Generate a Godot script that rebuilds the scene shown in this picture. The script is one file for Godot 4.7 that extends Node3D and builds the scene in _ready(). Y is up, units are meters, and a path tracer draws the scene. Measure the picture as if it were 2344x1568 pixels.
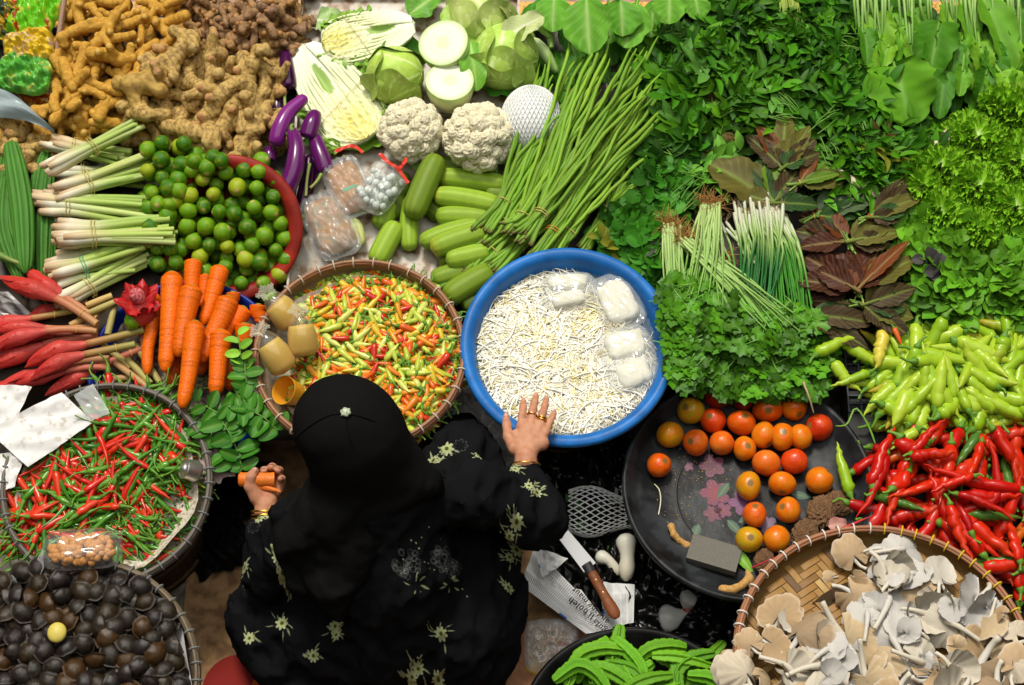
extends Node3D
# A vendor among her produce on a market platform, seen from the gallery above.

const VIEW_W := 2343.0   # picture units used for the layout numbers below
const VIEW_H := 1568.0
const TAN_H := 0.1772    # tangent of half the vertical field of view
const PITCH := 67.0
var eye: Vector3
var lens_basis: Basis
var rng := RandomNumberGenerator.new()
var fine := FastNoiseLite.new()
var used := {}
var mats := {}

# ---------------------------------------------------------------- mesh builder
class MB:
	var v := PackedVector3Array()
	var c := PackedColorArray()
	var uv := PackedVector2Array()
	var ix := PackedInt32Array()
	func tri(a: int, b: int, d: int) -> void:
		ix.push_back(a); ix.push_back(b); ix.push_back(d)
	func vert(p: Vector3, col: Color) -> int:
		v.push_back(p); c.push_back(col)
		return v.size() - 1
	# a tube along a path; lobes > 0 gives ridges; flat ends are capped with a face of their own
	func tube(path: PackedVector3Array, rad: PackedFloat32Array, sides: int, cols: PackedColorArray, squash := 1.0, lobes := 0, amp := 0.0, flat_a := false, flat_b := false, up := Vector3.UP, lobe_col := 0.0) -> void:
		var n := path.size()
		var t := (path[1] - path[0]).normalized()
		var nn := up - t * up.dot(t)
		if nn.length() < 0.01:
			nn = Vector3.RIGHT - t * t.x
		if nn.length() < 0.01:
			nn = Vector3.BACK - t * t.z
		nn = nn.normalized()
		var first := v.size()
		for i in n:
			if i > 0:
				t = (path[mini(i + 1, n - 1)] - path[i - 1]).normalized()
				nn = (nn - t * nn.dot(t)).normalized()
			var b := t.cross(nn)
			for j in sides:
				var a := TAU * j / sides
				var w := cos(a * lobes) if lobes else 0.0
				var r := rad[i] * (1.0 + amp * w)
				if amp < 0.0:   # thin wings with a ragged edge
					w = pow(absf(cos(a * lobes * 0.5)), 5.0)
					r = rad[i] * (0.42 + w * (0.78 + 0.07 * sin(i * 1.3 + j) + 0.05 * sin(i * 2.9 + j * 2.0)))
				v.push_back(path[i] + nn * (cos(a) * r * squash) + b * (sin(a) * r))
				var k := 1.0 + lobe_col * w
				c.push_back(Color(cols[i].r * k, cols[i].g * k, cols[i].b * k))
		for i in n - 1:
			for j in sides:
				var j2 := (j + 1) % sides
				var a := first + i * sides + j
				var b := first + i * sides + j2
				var d := a + sides
				var e := b + sides
				tri(a, d, e)
				tri(a, e, b)
		for q in 2:
			var row := first + (n - 1) * sides * q
			var start := row
			var flat := flat_a if q == 0 else flat_b
			var cc := cols[(n - 1) * q]
			if flat:
				start = v.size()
				for j in sides:
					vert(v[row + j], cc)
			var m := vert(path[(n - 1) * q], cc)
			for j in sides:
				if q == 0:
					tri(m, start + j, start + (j + 1) % sides)
				else:
					tri(m, start + (j + 1) % sides, start + j)
	# an ellipsoid with a displacement and a colour for each direction
	func blob(at: Vector3, r: Vector3, basis: Basis, nu: int, nv: int, shape: Callable, col: Callable) -> void:
		var first := v.size()
		for i in nv + 1:
			var th := PI * i / nv
			for j in nu:
				var ph := TAU * j / nu
				var d := Vector3(sin(th) * cos(ph), cos(th), sin(th) * sin(ph))
				var k: float = shape.call(d)
				v.push_back(at + basis * (d * r * k))
				c.push_back(col.call(d))
				if i == 0 or i == nv:
					break
		var row := func(i: int, j: int) -> int:
			if i == 0:
				return first
			if i == nv:
				return first + 1 + (nv - 1) * nu
			return first + 1 + (i - 1) * nu + j % nu
		for i in nv:
			for j in nu:
				var a: int = row.call(i, j)
				var b: int = row.call(i, j + 1)
				var d: int = row.call(i + 1, j)
				var e: int = row.call(i + 1, j + 1)
				if i > 0:
					tri(a, e, b)
				if i < nv - 1:
					tri(a, d, e)
	# a surface of revolution round y; profile of (radius, height), walked so that the outside comes out in front
	func lathe(profile: PackedVector2Array, n: int, cols: PackedColorArray, wob := 0.0) -> void:
		var first := v.size()
		var m := profile.size()
		for i in m:
			for j in n:
				var a := TAU * j / n
				var r := profile[i].x * (1.0 + wob * sin(a * 3.0 + 1.0))
				v.push_back(Vector3(cos(a) * r, profile[i].y, sin(a) * r))
				c.push_back(cols[mini(i, cols.size() - 1)])
		for i in m - 1:
			for j in n:
				var j2 := (j + 1) % n
				var a := first + i * n + j
				var b := first + i * n + j2
				tri(a, b, b + n)
				tri(a, b + n, a + n)
	# a sheet of (nu+1) x (nv+1) points
	func sheet(nu: int, nv: int, at: Callable, col: Callable, with_uv := false) -> void:
		var first := v.size()
		for i in nu + 1:
			for j in nv + 1:
				var s := float(i) / nu
				var t := float(j) / nv
				v.push_back(at.call(s, t))
				c.push_back(col.call(s, t))
				if with_uv:
					uv.push_back(Vector2(s, t))
		for i in nu:
			for j in nv:
				var a := first + i * (nv + 1) + j
				tri(a, a + nv + 2, a + 1)
				tri(a, a + nv + 1, a + nv + 2)
	# box between two corners, each face its own
	func box(lo: Vector3, hi: Vector3, col: Color, xf := Transform3D()) -> void:
		var s := (hi - lo) / 2.0
		var m := (hi + lo) / 2.0
		for ax in 3:
			for sg: float in [-1.0, 1.0]:
				var nrm := Vector3.ZERO
				nrm[ax] = sg
				var u := Vector3.ZERO
				u[(ax + 1) % 3] = 1.0
				var w := nrm.cross(u)
				var f := v.size()
				for q: Vector2 in [Vector2(-1, -1), Vector2(-1, 1), Vector2(1, 1), Vector2(1, -1)]:
					vert(xf * (m + (nrm + u * q.x + w * q.y) * s), col)
				tri(f, f + 1, f + 2)
				tri(f, f + 2, f + 3)
	# a leaf from its base along dir; kind: 0 lance, 1 spoon with stalk, 2 round, 3 broad with wavy rim
	func leaf(base: Vector3, dir: Vector3, up: Vector3, length: float, width: float, kind: int, curl: float, fold: float, wave: float, mid: Color, edge: Color, nl := 5, nw := 2, ph := 0.0, veins := 0.0) -> void:
		var t := dir.normalized()
		var side := t.cross(up).normalized()
		var n := side.cross(t).normalized()
		var p := base
		var first := v.size()
		var cols_n := nw * 2 + 1
		for i in nl + 1:
			var q := float(i) / nl
			var w := 0.0
			match kind:
				0: w = pow(sin(PI * pow(q, 0.8)), 0.9)
				1: w = 0.13 if q < 0.3 else 0.13 + pow(sin(PI * pow((q - 0.3) / 0.7, 0.95) * 0.97), 0.7)
				2: w = pow(sin(PI * pow(minf(q * 0.97 + 0.015, 1.0), 0.9)), 0.5)
				3: w = pow(sin(PI * pow(q * 0.96, 0.7)), 0.55)
			if i == nl:
				w = minf(w, 0.12)
			if i == 0 and kind != 1:
				w = 0.06
			w *= width * 0.5
			for j in cols_n:
				var s := float(j - nw) / nw
				var sw := s if nl < 9 else s * (1.0 + 0.05 * sin(q * 19.0 + ph + signf(s) * 2.0) + 0.045 * sin(q * 37.0 + ph * 2.0 + signf(s)))
				var lift := absf(s) * fold * w + sin(q * 11.0 + ph + s * 2.0) * wave * s * s * width
				v.push_back(p + side * (sw * w) + n * lift)
				var k := exp(-s * s * (14.0 if nw < 5 else 70.0))
				var cc := edge.lerp(mid, k)
				if veins > 0.0:
					var u := 0.5 + 0.5 * sin((q * 1.2 - absf(s) * 0.35) * 38.0)
					cc = cc.lerp(mid, veins * pow(u, 6.0) * (1.0 - k))
				if nl > 8:
					cc = cc * (1.0 + 0.09 * sin(i * 12.9 + j * 7.3 + ph) + 0.07 * sin(q * 9.0 + s * 4.0 + ph))
				c.push_back(cc)
			var a := curl / nl
			var nt := t * cos(a) - n * sin(a)
			n = (n * cos(a) + t * sin(a)).normalized()
			t = nt.normalized()
			p += t * (length / nl)
		for i in nl:
			for j in cols_n - 1:
				var a := first + i * cols_n + j
				tri(a, a + cols_n, a + cols_n + 1)
				tri(a, a + cols_n + 1, a + 1)
	# a flat lobed leaf (parsley, celery): a fan with a toothed outline
	func lobed(base: Vector3, dir: Vector3, up: Vector3, size: float, lobes: int, mid: Color, edge: Color, ph: float) -> void:
		var t := dir.normalized()
		var side := t.cross(up).normalized()
		var n := side.cross(t).normalized()
		var m := vert(base + t * size * 0.3 + n * size * 0.06, mid)
		var k := lobes * 4
		var first := v.size()
		for j in k:
			var a := -PI + TAU * (j + 0.5) / k
			var big := 0.62 + 0.38 * cos(a * 0.5)
			var tooth: float = [0.72, 1.0, 0.82, 0.95][j % 4]
			var r := size * big * tooth * (0.55 + 0.25 * absf(cos(a * 1.5)))
			var b := base + t * size * 0.3 + t * (cos(a) * r) + side * (sin(a) * r) + n * (sin(a * 3.0 + ph) * size * 0.09)
			vert(b, edge.lerp(mid, 0.25 if j % 4 == 0 else 0.0))
		for j in k:
			tri(m, first + j, first + (j + 1) % k)
	func done(pivot := Vector3.ZERO) -> ArrayMesh:
		var nrm := PackedVector3Array()
		nrm.resize(v.size())
		for q in range(0, ix.size(), 3):
			var a := ix[q]
			var b := ix[q + 1]
			var d := ix[q + 2]
			var f := (v[d] - v[a]).cross(v[b] - v[a])
			nrm[a] += f
			nrm[b] += f
			nrm[d] += f
		for q in v.size():
			nrm[q] = nrm[q].normalized()
		if pivot != Vector3.ZERO:
			for q in v.size():
				v[q] -= pivot
		var arr := []
		arr.resize(Mesh.ARRAY_MAX)
		arr[Mesh.ARRAY_VERTEX] = v
		arr[Mesh.ARRAY_NORMAL] = nrm
		arr[Mesh.ARRAY_COLOR] = c
		if uv.size() == v.size():
			arr[Mesh.ARRAY_TEX_UV] = uv
		arr[Mesh.ARRAY_INDEX] = ix
		var m := ArrayMesh.new()
		m.add_surface_from_arrays(Mesh.PRIMITIVE_TRIANGLES, arr)
		return m

# a smooth union of tapered capsules, meshed as surface nets; bones are [a, b, ra, rb(, rings, amp)]
func nets(mb: MB, bones: Array, cell: float, k: float, bump: Callable, col: Callable) -> void:
	var lo := Vector3(1e9, 1e9, 1e9)
	var hi := -lo
	for b in bones:
		var r: float = maxf(b[2], b[3]) + k * 0.5 + cell * 3.0
		for q in 2:
			var p: Vector3 = b[q]
			lo = lo.min(p - Vector3(r, r, r))
			hi = hi.max(p + Vector3(r, r, r))
	var nx := int((hi.x - lo.x) / cell) + 2
	var ny := int((hi.y - lo.y) / cell) + 2
	var nz := int((hi.z - lo.z) / cell) + 2
	var f := PackedFloat32Array()
	f.resize(nx * ny * nz)
	f.fill(1.0)
	for b in bones:
		var a: Vector3 = b[0]
		var ab: Vector3 = b[1] - b[0]
		var l2 := maxf(ab.length_squared(), 1e-9)
		var ra: float = b[2]
		var rb: float = b[3]
		var rings: float = b[4] if b.size() > 4 else 0.0
		var amp: float = b[5] if b.size() > 5 else 0.0
		var r := maxf(ra, rb) * (1.0 + amp) + k + cell * 2.0
		var p0: Vector3 = (Vector3(b[0]).min(b[1]) - Vector3(r, r, r) - lo) / cell
		var p1: Vector3 = (Vector3(b[0]).max(b[1]) + Vector3(r, r, r) - lo) / cell
		for x in range(maxi(0, int(p0.x)), mini(nx, int(p1.x) + 2)):
			for y in range(maxi(0, int(p0.y)), mini(ny, int(p1.y) + 2)):
				var at := (x * ny + y) * nz
				for z in range(maxi(0, int(p0.z)), mini(nz, int(p1.z) + 2)):
					var p := lo + Vector3(x, y, z) * cell - a
					var t := clampf(p.dot(ab) / l2, 0.0, 1.0)
					var rr := ra + (rb - ra) * t
					if rings > 0.0:
						rr *= 1.0 + amp * absf(sin(t * rings * PI))
					var d := (p - ab * t).length() - rr
					var e := f[at + z]
					var h := maxf(k - absf(d - e), 0.0) / k
					f[at + z] = minf(d, e) - h * h * k * 0.25
	if bump.is_valid():
		for x in nx:
			for y in ny:
				var at := (x * ny + y) * nz
				for z in nz:
					if absf(f[at + z]) < cell * 3.0:
						f[at + z] += bump.call(lo + Vector3(x, y, z) * cell)
	var id := PackedInt32Array()
	id.resize(nx * ny * nz)
	id.fill(-1)
	var off := [0, nz, ny * nz, ny * nz + nz, 1, nz + 1, ny * nz + 1, ny * nz + nz + 1]
	for x in nx - 1:
		for y in ny - 1:
			for z in nz - 1:
				var at := (x * ny + y) * nz + z
				var mask := 0
				for q in 8:
					if f[at + off[q]] < 0.0:
						mask |= 1 << q
				if mask == 0 or mask == 255:
					continue
				var s := Vector3.ZERO
				var m := 0
				for q in 8:
					for ax in 3:
						# corner q: bit 0 is y, bit 1 is x, bit 2 is z
						if q & (1 << ax):
							continue
						var q2: int = q | (1 << ax)
						var fa := f[at + off[q]]
						var fb := f[at + off[q2]]
						if (fa < 0.0) == (fb < 0.0):
							continue
						var t := fa / (fa - fb)
						var p := Vector3((q >> 1) & 1, q & 1, (q >> 2) & 1)
						p[[1, 0, 2][ax]] += t
						s += p
						m += 1
				var wp := lo + (Vector3(x, y, z) + s / m) * cell
				id[at] = mb.vert(wp, col.call(wp))
	var sx := ny * nz
	for x in range(1, nx - 1):
		for y in range(1, ny - 1):
			for z in range(1, nz - 1):
				var at := (x * ny + y) * nz + z
				var s0 := f[at] < 0.0
				if s0 != (f[at + sx] < 0.0):
					_quad(mb, id[at - nz - 1], id[at - 1], id[at], id[at - nz], s0)
				if s0 != (f[at + nz] < 0.0):
					_quad(mb, id[at - sx - 1], id[at - sx], id[at], id[at - 1], s0)
				if s0 != (f[at + 1] < 0.0):
					_quad(mb, id[at - sx - nz], id[at - nz], id[at], id[at - sx], s0)

func _quad(mb: MB, a: int, b: int, c: int, d: int, flip: bool) -> void:
	if a < 0 or b < 0 or c < 0 or d < 0:
		return
	if flip:
		mb.tri(a, c, b); mb.tri(a, d, c)
	else:
		mb.tri(a, b, c); mb.tri(a, c, d)

# ---------------------------------------------------------------- nodes, names, labels
func numbered(called: String) -> String:
	if not used.has(called):
		used[called] = 0
		return called
	used[called] += 1
	return "%s_%03d" % [called, used[called]]

func tag(o: Node, label: String, category: String, group := "") -> void:
	o.set_meta("label", label)
	o.set_meta("category", category)
	if group:
		o.set_meta("group", group)

func thing(called: String, label: String, category: String, group := "", xf := Transform3D()) -> Node3D:
	var o := Node3D.new()
	o.name = numbered(called)
	add_child(o)
	o.transform = xf
	tag(o, label, category, group)
	return o

func part(called: String, mesh: Mesh, m: Material, parent: Node3D, xf := Transform3D()) -> MeshInstance3D:
	var o := MeshInstance3D.new()
	o.name = called
	o.mesh = mesh
	o.material_override = m
	parent.add_child(o, true)
	o.transform = xf
	return o

func solo(called: String, mesh: Mesh, m: Material, label: String, category: String, group := "", xf := Transform3D()) -> MeshInstance3D:
	var o := part(numbered(called), mesh, m, self, xf)
	tag(o, label, category, group)
	return o

func setting(called: String, mesh: Mesh, m: Material, xf := Transform3D(), parent: Node3D = self) -> MeshInstance3D:
	var o := part(called, mesh, m, parent, xf)
	if parent == self:
		o.set_meta("kind", "structure")
	return o

func many(called: String, mesh: Mesh, m: Material, xfs: Array, cols: Array, parent: Node3D) -> MultiMeshInstance3D:
	var mm := MultiMesh.new()
	mm.transform_format = MultiMesh.TRANSFORM_3D
	mm.use_colors = cols.size() > 0
	mm.mesh = mesh
	mm.instance_count = xfs.size()
	for i in xfs.size():
		mm.set_instance_transform(i, xfs[i])
		if cols:
			mm.set_instance_color(i, cols[i])
	var o := MultiMeshInstance3D.new()
	o.name = called
	o.multimesh = mm
	o.material_override = m
	parent.add_child(o, true)
	o.set_meta("kind", "stuff")
	return o

# ---------------------------------------------------------------- materials (colour comes from the mesh)
func mat(rough: float, spec := 0.5, coat := 0.0, back := 0.0) -> StandardMaterial3D:
	var key := "%.2f %.2f %.2f %.2f" % [rough, spec, coat, back]
	if not mats.has(key):
		var m := StandardMaterial3D.new()
		m.vertex_color_use_as_albedo = true
		m.roughness = rough
		m.metallic_specular = spec * 0.8
		if coat > 0.0:
			m.clearcoat_enabled = true
			m.clearcoat = coat
			m.clearcoat_roughness = 0.15
		if back > 0.0:
			m.backlight_enabled = true
			m.backlight = Color(back, back, back)
		mats[key] = m
	return mats[key]

# with fine relief from a computed noise, on every side
func rough_mat(key: String, rough: float, freq: float, depth: float, scale: float, spec := 0.4) -> StandardMaterial3D:
	if not mats.has(key):
		var m := mat(rough, spec).duplicate()
		m.heightmap_enabled = true
		m.heightmap_scale = depth
		m.heightmap_texture = noise_tex(freq)
		m.uv1_triplanar = true
		m.uv1_scale = Vector3(scale, scale, scale)
		mats[key] = m
	return mats[key]

func noise_tex(freq: float) -> ImageTexture:
	var key := "noise %.3f" % freq
	if not mats.has(key):
		var n := FastNoiseLite.new()
		n.seed = 7
		n.frequency = freq
		n.fractal_octaves = 4
		mats[key] = ImageTexture.create_from_image(n.get_seamless_image(256, 256))
	return mats[key]

# noise-coloured ground: ramp of colours over a seamless noise
func noise_mat(freq: float, stops: Array, scale: float, rough: float, bump := 0.0) -> StandardMaterial3D:
	var n := FastNoiseLite.new()
	n.seed = 11
	n.frequency = freq
	n.fractal_octaves = 5
	var im := n.get_seamless_image(512, 512)
	var g := Gradient.new()
	var offs := PackedFloat32Array()
	var cols := PackedColorArray()
	for s in stops:
		offs.push_back(s[0])
		cols.push_back(Color(s[1]).linear_to_srgb())
	g.offsets = offs
	g.colors = cols
	var out := Image.create(512, 512, false, Image.FORMAT_RGB8)
	for y in 512:
		for x in 512:
			out.set_pixel(x, y, g.sample(im.get_pixel(x, y).r))
	var m := StandardMaterial3D.new()
	m.albedo_texture = ImageTexture.create_from_image(out)
	m.uv1_triplanar = true
	m.uv1_world_triplanar = true
	m.uv1_scale = Vector3(scale, scale, scale)
	m.roughness = rough
	if bump > 0.0:
		m.heightmap_enabled = true
		m.heightmap_scale = bump
		m.heightmap_texture = ImageTexture.create_from_image(im)
	return m

func plastic(alpha: float, tint := Color(0.9, 0.92, 0.92)) -> StandardMaterial3D:
	var key := "film %.2f %s" % [alpha, tint]
	if not mats.has(key):
		var m := StandardMaterial3D.new()
		m.transparency = BaseMaterial3D.TRANSPARENCY_ALPHA
		m.albedo_color = Color(tint.r, tint.g, tint.b, alpha)
		m.roughness = 0.12
		mats[key] = m
	return mats[key]

func metal(col: Color, rough: float) -> StandardMaterial3D:
	var m := StandardMaterial3D.new()
	m.albedo_color = col.linear_to_srgb()
	m.metallic = 1.0
	m.roughness = rough
	return m

# ---------------------------------------------------------------- places: a picture point and a height give a place
func ray(x: float, y: float) -> Vector3:
	return (lens_basis * Vector3((x / VIEW_W * 2.0 - 1.0) * TAN_H * VIEW_W / VIEW_H, (1.0 - y / VIEW_H * 2.0) * TAN_H, -1.0)).normalized()

func at(x: float, y: float, h: float) -> Vector3:
	var d := ray(x, y)
	return eye + d * ((h - eye.y) / d.y)

func on_plane(x: float, y: float, tray: Transform3D, h: float) -> Vector3:
	var d := ray(x, y)
	var n := tray.basis.y.normalized()
	return eye + d * ((tray.origin + n * h - eye).dot(n) / d.dot(n))

func rnd(a: float, b: float) -> float:
	return rng.randf_range(a, b)

func pick(a: Array) -> Variant:
	return a[rng.randi() % a.size()]

func vary(c: Color, s: float) -> Color:
	var k := 1.0 + rnd(-s, s)
	return Color(c.r * k * (1.0 + rnd(-s, s) * 0.4), c.g * k, c.b * k * (1.0 + rnd(-s, s) * 0.4))

func poly(a: Array) -> PackedVector2Array:
	var o := PackedVector2Array()
	for i in range(0, a.size(), 2):
		o.push_back(Vector2(a[i], a[i + 1]))
	return o

func edge_dist(p: Vector2, pl: PackedVector2Array) -> float:
	var best := 1e9
	for i in pl.size():
		best = minf(best, p.distance_to(Geometry2D.get_closest_point_to_segment(p, pl[i], pl[(i + 1) % pl.size()])))
	return best

func scatter(pl: PackedVector2Array, n: int, apart: float) -> Array:
	var lo := pl[0]
	var hi := pl[0]
	for p in pl:
		lo = lo.min(p)
		hi = hi.max(p)
	var out := []
	var tries := 0
	while out.size() < n and tries < n * 40:
		tries += 1
		var p := Vector2(rnd(lo.x, hi.x), rnd(lo.y, hi.y))
		if not Geometry2D.is_point_in_polygon(p, pl):
			continue
		var ok := true
		for q: Vector2 in out:
			if absf(q.x - p.x) < apart and p.distance_to(q) < apart:
				ok = false
				break
		if ok:
			out.append(p)
	return out

# a smooth run of points through the given ones
func curve(pts: Array, n: int) -> PackedVector3Array:
	var c := Curve3D.new()
	for i in pts.size():
		var a: Vector3 = pts[maxi(i - 1, 0)]
		var b: Vector3 = pts[mini(i + 1, pts.size() - 1)]
		var t := (b - a) / 6.0
		c.add_point(pts[i], -t, t)
	var out := PackedVector3Array()
	var l := c.get_baked_length()
	for i in n:
		out.push_back(c.sample_baked(l * i / (n - 1), true))
	return out

func fade(a: Color, b: Color, n: int, power := 1.0) -> PackedColorArray:
	var o := PackedColorArray()
	for i in n:
		o.push_back(a.lerp(b, pow(float(i) / (n - 1), power)))
	return o

func spin() -> Basis:
	return Basis.from_euler(Vector3(rnd(-PI, PI), rnd(-PI, PI), rnd(-PI, PI)))

func lying(tilt := 0.25) -> Basis:
	return Basis.from_euler(Vector3(0, rnd(-PI, PI), 0)) * Basis.from_euler(Vector3(rnd(-PI, PI), 0, rnd(-tilt, tilt)), EULER_ORDER_YXZ)

# ================================================================ the scene
var tr := {}     # container name -> frame of its rim
var rad := {}    # container name -> radius of its rim

func _ready() -> void:
	rng.seed = 5
	fine.seed = 3
	fine.frequency = 1.0
	lens_basis = Basis(Vector3.RIGHT, deg_to_rad(-PITCH))
	eye = Vector3(0, 0.25, 0) + lens_basis.z * 4.6
	var cam := Camera3D.new()
	cam.name = "camera"
	cam.fov = rad_to_deg(2.0 * atan(TAN_H))
	cam.near = 0.1
	cam.far = 200.0
	add_child(cam)
	cam.transform = Transform3D(lens_basis, eye)
	cam.current = true
	var env := Environment.new()
	env.background_mode = Environment.BG_SKY
	var sky := Sky.new()
	var sm := ProceduralSkyMaterial.new()
	sm.sky_top_color = Color(0.98, 0.975, 0.95)
	sm.sky_horizon_color = Color(0.93, 0.92, 0.9)
	sm.sky_curve = 0.25
	sm.ground_bottom_color = Color(0.2, 0.2, 0.2)
	sm.ground_horizon_color = Color(0.45, 0.45, 0.45)
	sm.sun_angle_max = 0.0
	sky.sky_material = sm
	env.sky = sky
	env.background_energy_multiplier = 1.0
	env.tonemap_mode = Environment.TONE_MAPPER_LINEAR
	env.tonemap_exposure = 2.0
	env.sdfgi_enabled = true
	env.ssao_enabled = true
	env.ssil_enabled = true
	var we := WorldEnvironment.new()
	we.name = "surroundings"
	we.environment = env
	add_child(we)
	var sun := DirectionalLight3D.new()
	sun.name = "daylight"
	sun.light_energy = 0.5
	sun.light_angular_distance = 14.0
	sun.light_color = Color(1.0, 0.97, 0.92)
	sun.shadow_enabled = true
	add_child(sun)
	sun.rotation_degrees = Vector3(-58, 196, 0)
	var t0 := Time.get_ticks_msec()
	for step: Callable in [build_setting, build_containers, build_roots, build_left, build_limes, build_middle, build_greens, build_celery, build_dark_leaves, build_beans, build_peppers, build_tomatoes, build_mushrooms, build_winged, build_basin, build_chillies, build_carrots, build_red_chillies, build_jering, build_person, build_litter]:
		step.call()
		print(step.get_method(), " ", Time.get_ticks_msec() - t0)

func flat_box(lo: Vector3, hi: Vector3, col := Color.WHITE) -> ArrayMesh:
	var mb := MB.new()
	mb.box(lo, hi, col)
	return mb.done()

func build_setting() -> void:
	# unseen hall, out of view: walls and roof opening placed to shape the daylight
	var plaster := noise_mat(0.02, [[0.3, Color(0.16, 0.15, 0.13)], [0.7, Color(0.23, 0.21, 0.18)]], 0.4, 0.9)
	var W := 11.0
	var gap := 6.0
	var top := 9.0
	setting("hall_wall_front", flat_box(Vector3(-W, -0.45, -W - 0.3), Vector3(W, top, -W)), plaster)
	setting("hall_wall_back", flat_box(Vector3(-W, -0.45, W), Vector3(W, top, W + 0.3)), plaster)
	setting("hall_wall_left", flat_box(Vector3(-W - 0.3, -0.45, -W), Vector3(-W, top, W)), plaster)
	setting("hall_wall_right", flat_box(Vector3(W, -0.45, -W), Vector3(W + 0.3, top, W)), plaster)
	setting("roof_front", flat_box(Vector3(-W, top, -W), Vector3(W, top + 0.3, -10.4)), plaster)
	setting("roof_back", flat_box(Vector3(-W, top, 3.4), Vector3(W, top + 0.3, W)), plaster)
	setting("roof_left", flat_box(Vector3(-W, top, -10.399), Vector3(-gap, top + 0.3, 3.399)), plaster)
	setting("roof_right", flat_box(Vector3(gap, top, -10.399), Vector3(W, top + 0.3, 3.399)), plaster)
	var back := at(720, 38, 0.0).z
	setting("market_floor", flat_box(Vector3(-11.3, -0.6, -11.3), Vector3(11.3, -0.451, 11.3)), noise_mat(0.02, [[0.3, Color(0.20, 0.07, 0.04)], [0.5, Color(0.30, 0.13, 0.08)], [0.7, Color(0.33, 0.22, 0.17)]], 1.6, 0.5))
	setting("platform", flat_box(Vector3(-9, -0.449, back), Vector3(9, 0.0, 1.6)), noise_mat(0.02, [[0.25, Color(0.07, 0.055, 0.042)], [0.5, Color(0.14, 0.11, 0.085)], [0.75, Color(0.22, 0.185, 0.15)]], 1.3, 0.7, 0.2))
	setting("platform_edge", flat_box(Vector3(-9, -0.2, back - 0.045), Vector3(9, 0.004, back - 0.001)), noise_mat(0.03, [[0.25, Color(0.38, 0.2, 0.03)], [0.5, Color(0.72, 0.36, 0.04)], [0.8, Color(0.66, 0.38, 0.1)]], 3.0, 0.6))
	# the low table that carries most of the produce, with boards of its own
	var z0 := at(1172, 62, 0.2).z
	var z1 := at(1172, 655, 0.2).z
	var table := thing("display_table", "low dark plank table under the heaps of roots and greens", "table", "", Transform3D(Basis(), Vector3(0, 0, (z0 + z1) / 2)))
	var wood := noise_mat(0.012, [[0.25, Color(0.018, 0.014, 0.010)], [0.5, Color(0.04, 0.03, 0.022)], [0.75, Color(0.07, 0.055, 0.04)]], 2.2, 0.6, 0.15)  # dark tone chosen so the gaps between heaps look shaded
	var depth := (z1 - z0) / 2
	for i in 7:
		var w := 3.4 / 7
		part("plank", flat_box(Vector3(-1.7 + i * w + 0.002, 0.175, -depth), Vector3(-1.7 + (i + 1) * w - 0.002, 0.2, depth)), wood, table)
	for x: float in [-1.55, -0.5, 0.5, 1.55]:
		for z: float in [-depth + 0.06, depth - 0.06]:
			part("leg", flat_box(Vector3(x - 0.035, 0.0, z - 0.035), Vector3(x + 0.035, 0.175, z + 0.035)), wood, table)
	# cardboard the vendor sits on
	var mb := MB.new()
	mb.box(Vector3(-0.78, 0.002, 0.16), Vector3(0.40, 0.008, 1.15), Color.WHITE)
	var card := noise_mat(0.015, [[0.25, Color(0.15, 0.08, 0.033)], [0.5, Color(0.26, 0.145, 0.06)], [0.8, Color(0.34, 0.2, 0.09)]], 2.5, 0.85, 0.05)
	var cb := thing("cardboard_sheet", "flattened brown cardboard box spread under the seated vendor", "cardboard")
	part("sheet", mb.done(), card, cb)
	# its red and yellow print
	var disc := MB.new()
	var m := disc.vert(at(545, 1580, 0.0105), Color(0.22, 0.012, 0.01))
	for j in 40:
		disc.vert(disc.v[m] + Vector3(cos(TAU * j / 40.0), 0, sin(TAU * j / 40.0)) * 0.085, Color(0.22, 0.012, 0.01))
	for j in 40:
		disc.tri(m, m + 1 + j, m + 1 + (j + 1) % 40)
	part("printed_disc", disc.done(), mat(0.85), cb)
	for q in [[490, 1240, 0.022], [505, 1268, 0.016], [548, 1150, 0.02], [575, 1275, 0.018]]:
		var p := at(q[0], q[1], 0.0105)
		part("printed_mark", flat_box(p - Vector3(q[2], 0.001, 0.0025), p + Vector3(q[2], 0.001, 0.0025)), flat_red(), cb)
		part("printed_mark", flat_box(p + Vector3(-0.0025, -0.0005, -q[2]), p + Vector3(0.0025, 0.0015, q[2])), flat_red(), cb)
	# second sheet on the other side of her
	var mb2 := MB.new()
	mb2.box(Vector3(-0.06, 0.009, 0.62), Vector3(0.30, 0.014, 1.3), Color.WHITE)
	var cb2 := thing("cardboard_sheet", "pinkish brown cardboard with a yellow printed oval beside her hip", "cardboard")
	part("sheet", mb2.done(), noise_mat(0.02, [[0.3, Color(0.30, 0.13, 0.06)], [0.7, Color(0.42, 0.2, 0.1)]], 2.0, 0.85), cb2)
	var oval := MB.new()
	var oc := at(1250, 1530, 0.016)
	var om := oval.vert(oc, Color(0.5, 0.3, 0.03))
	for j in 24:
		oval.vert(oc + Vector3(cos(TAU * j / 24.0) * 0.05, 0, sin(TAU * j / 24.0) * 0.016), Color(0.5, 0.3, 0.03))
	for j in 24:
		oval.tri(om, om + 1 + j, om + 1 + (j + 1) % 24)
	part("printed_oval", oval.done(), mat(0.85), cb2)

func flat_red() -> StandardMaterial3D:
	if not mats.has("flat red"):
		var m := StandardMaterial3D.new()
		m.albedo_color = Color(0.3, 0.02, 0.015).linear_to_srgb()
		m.roughness = 0.85
		mats["flat red"] = m
	return mats["flat red"]

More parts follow.
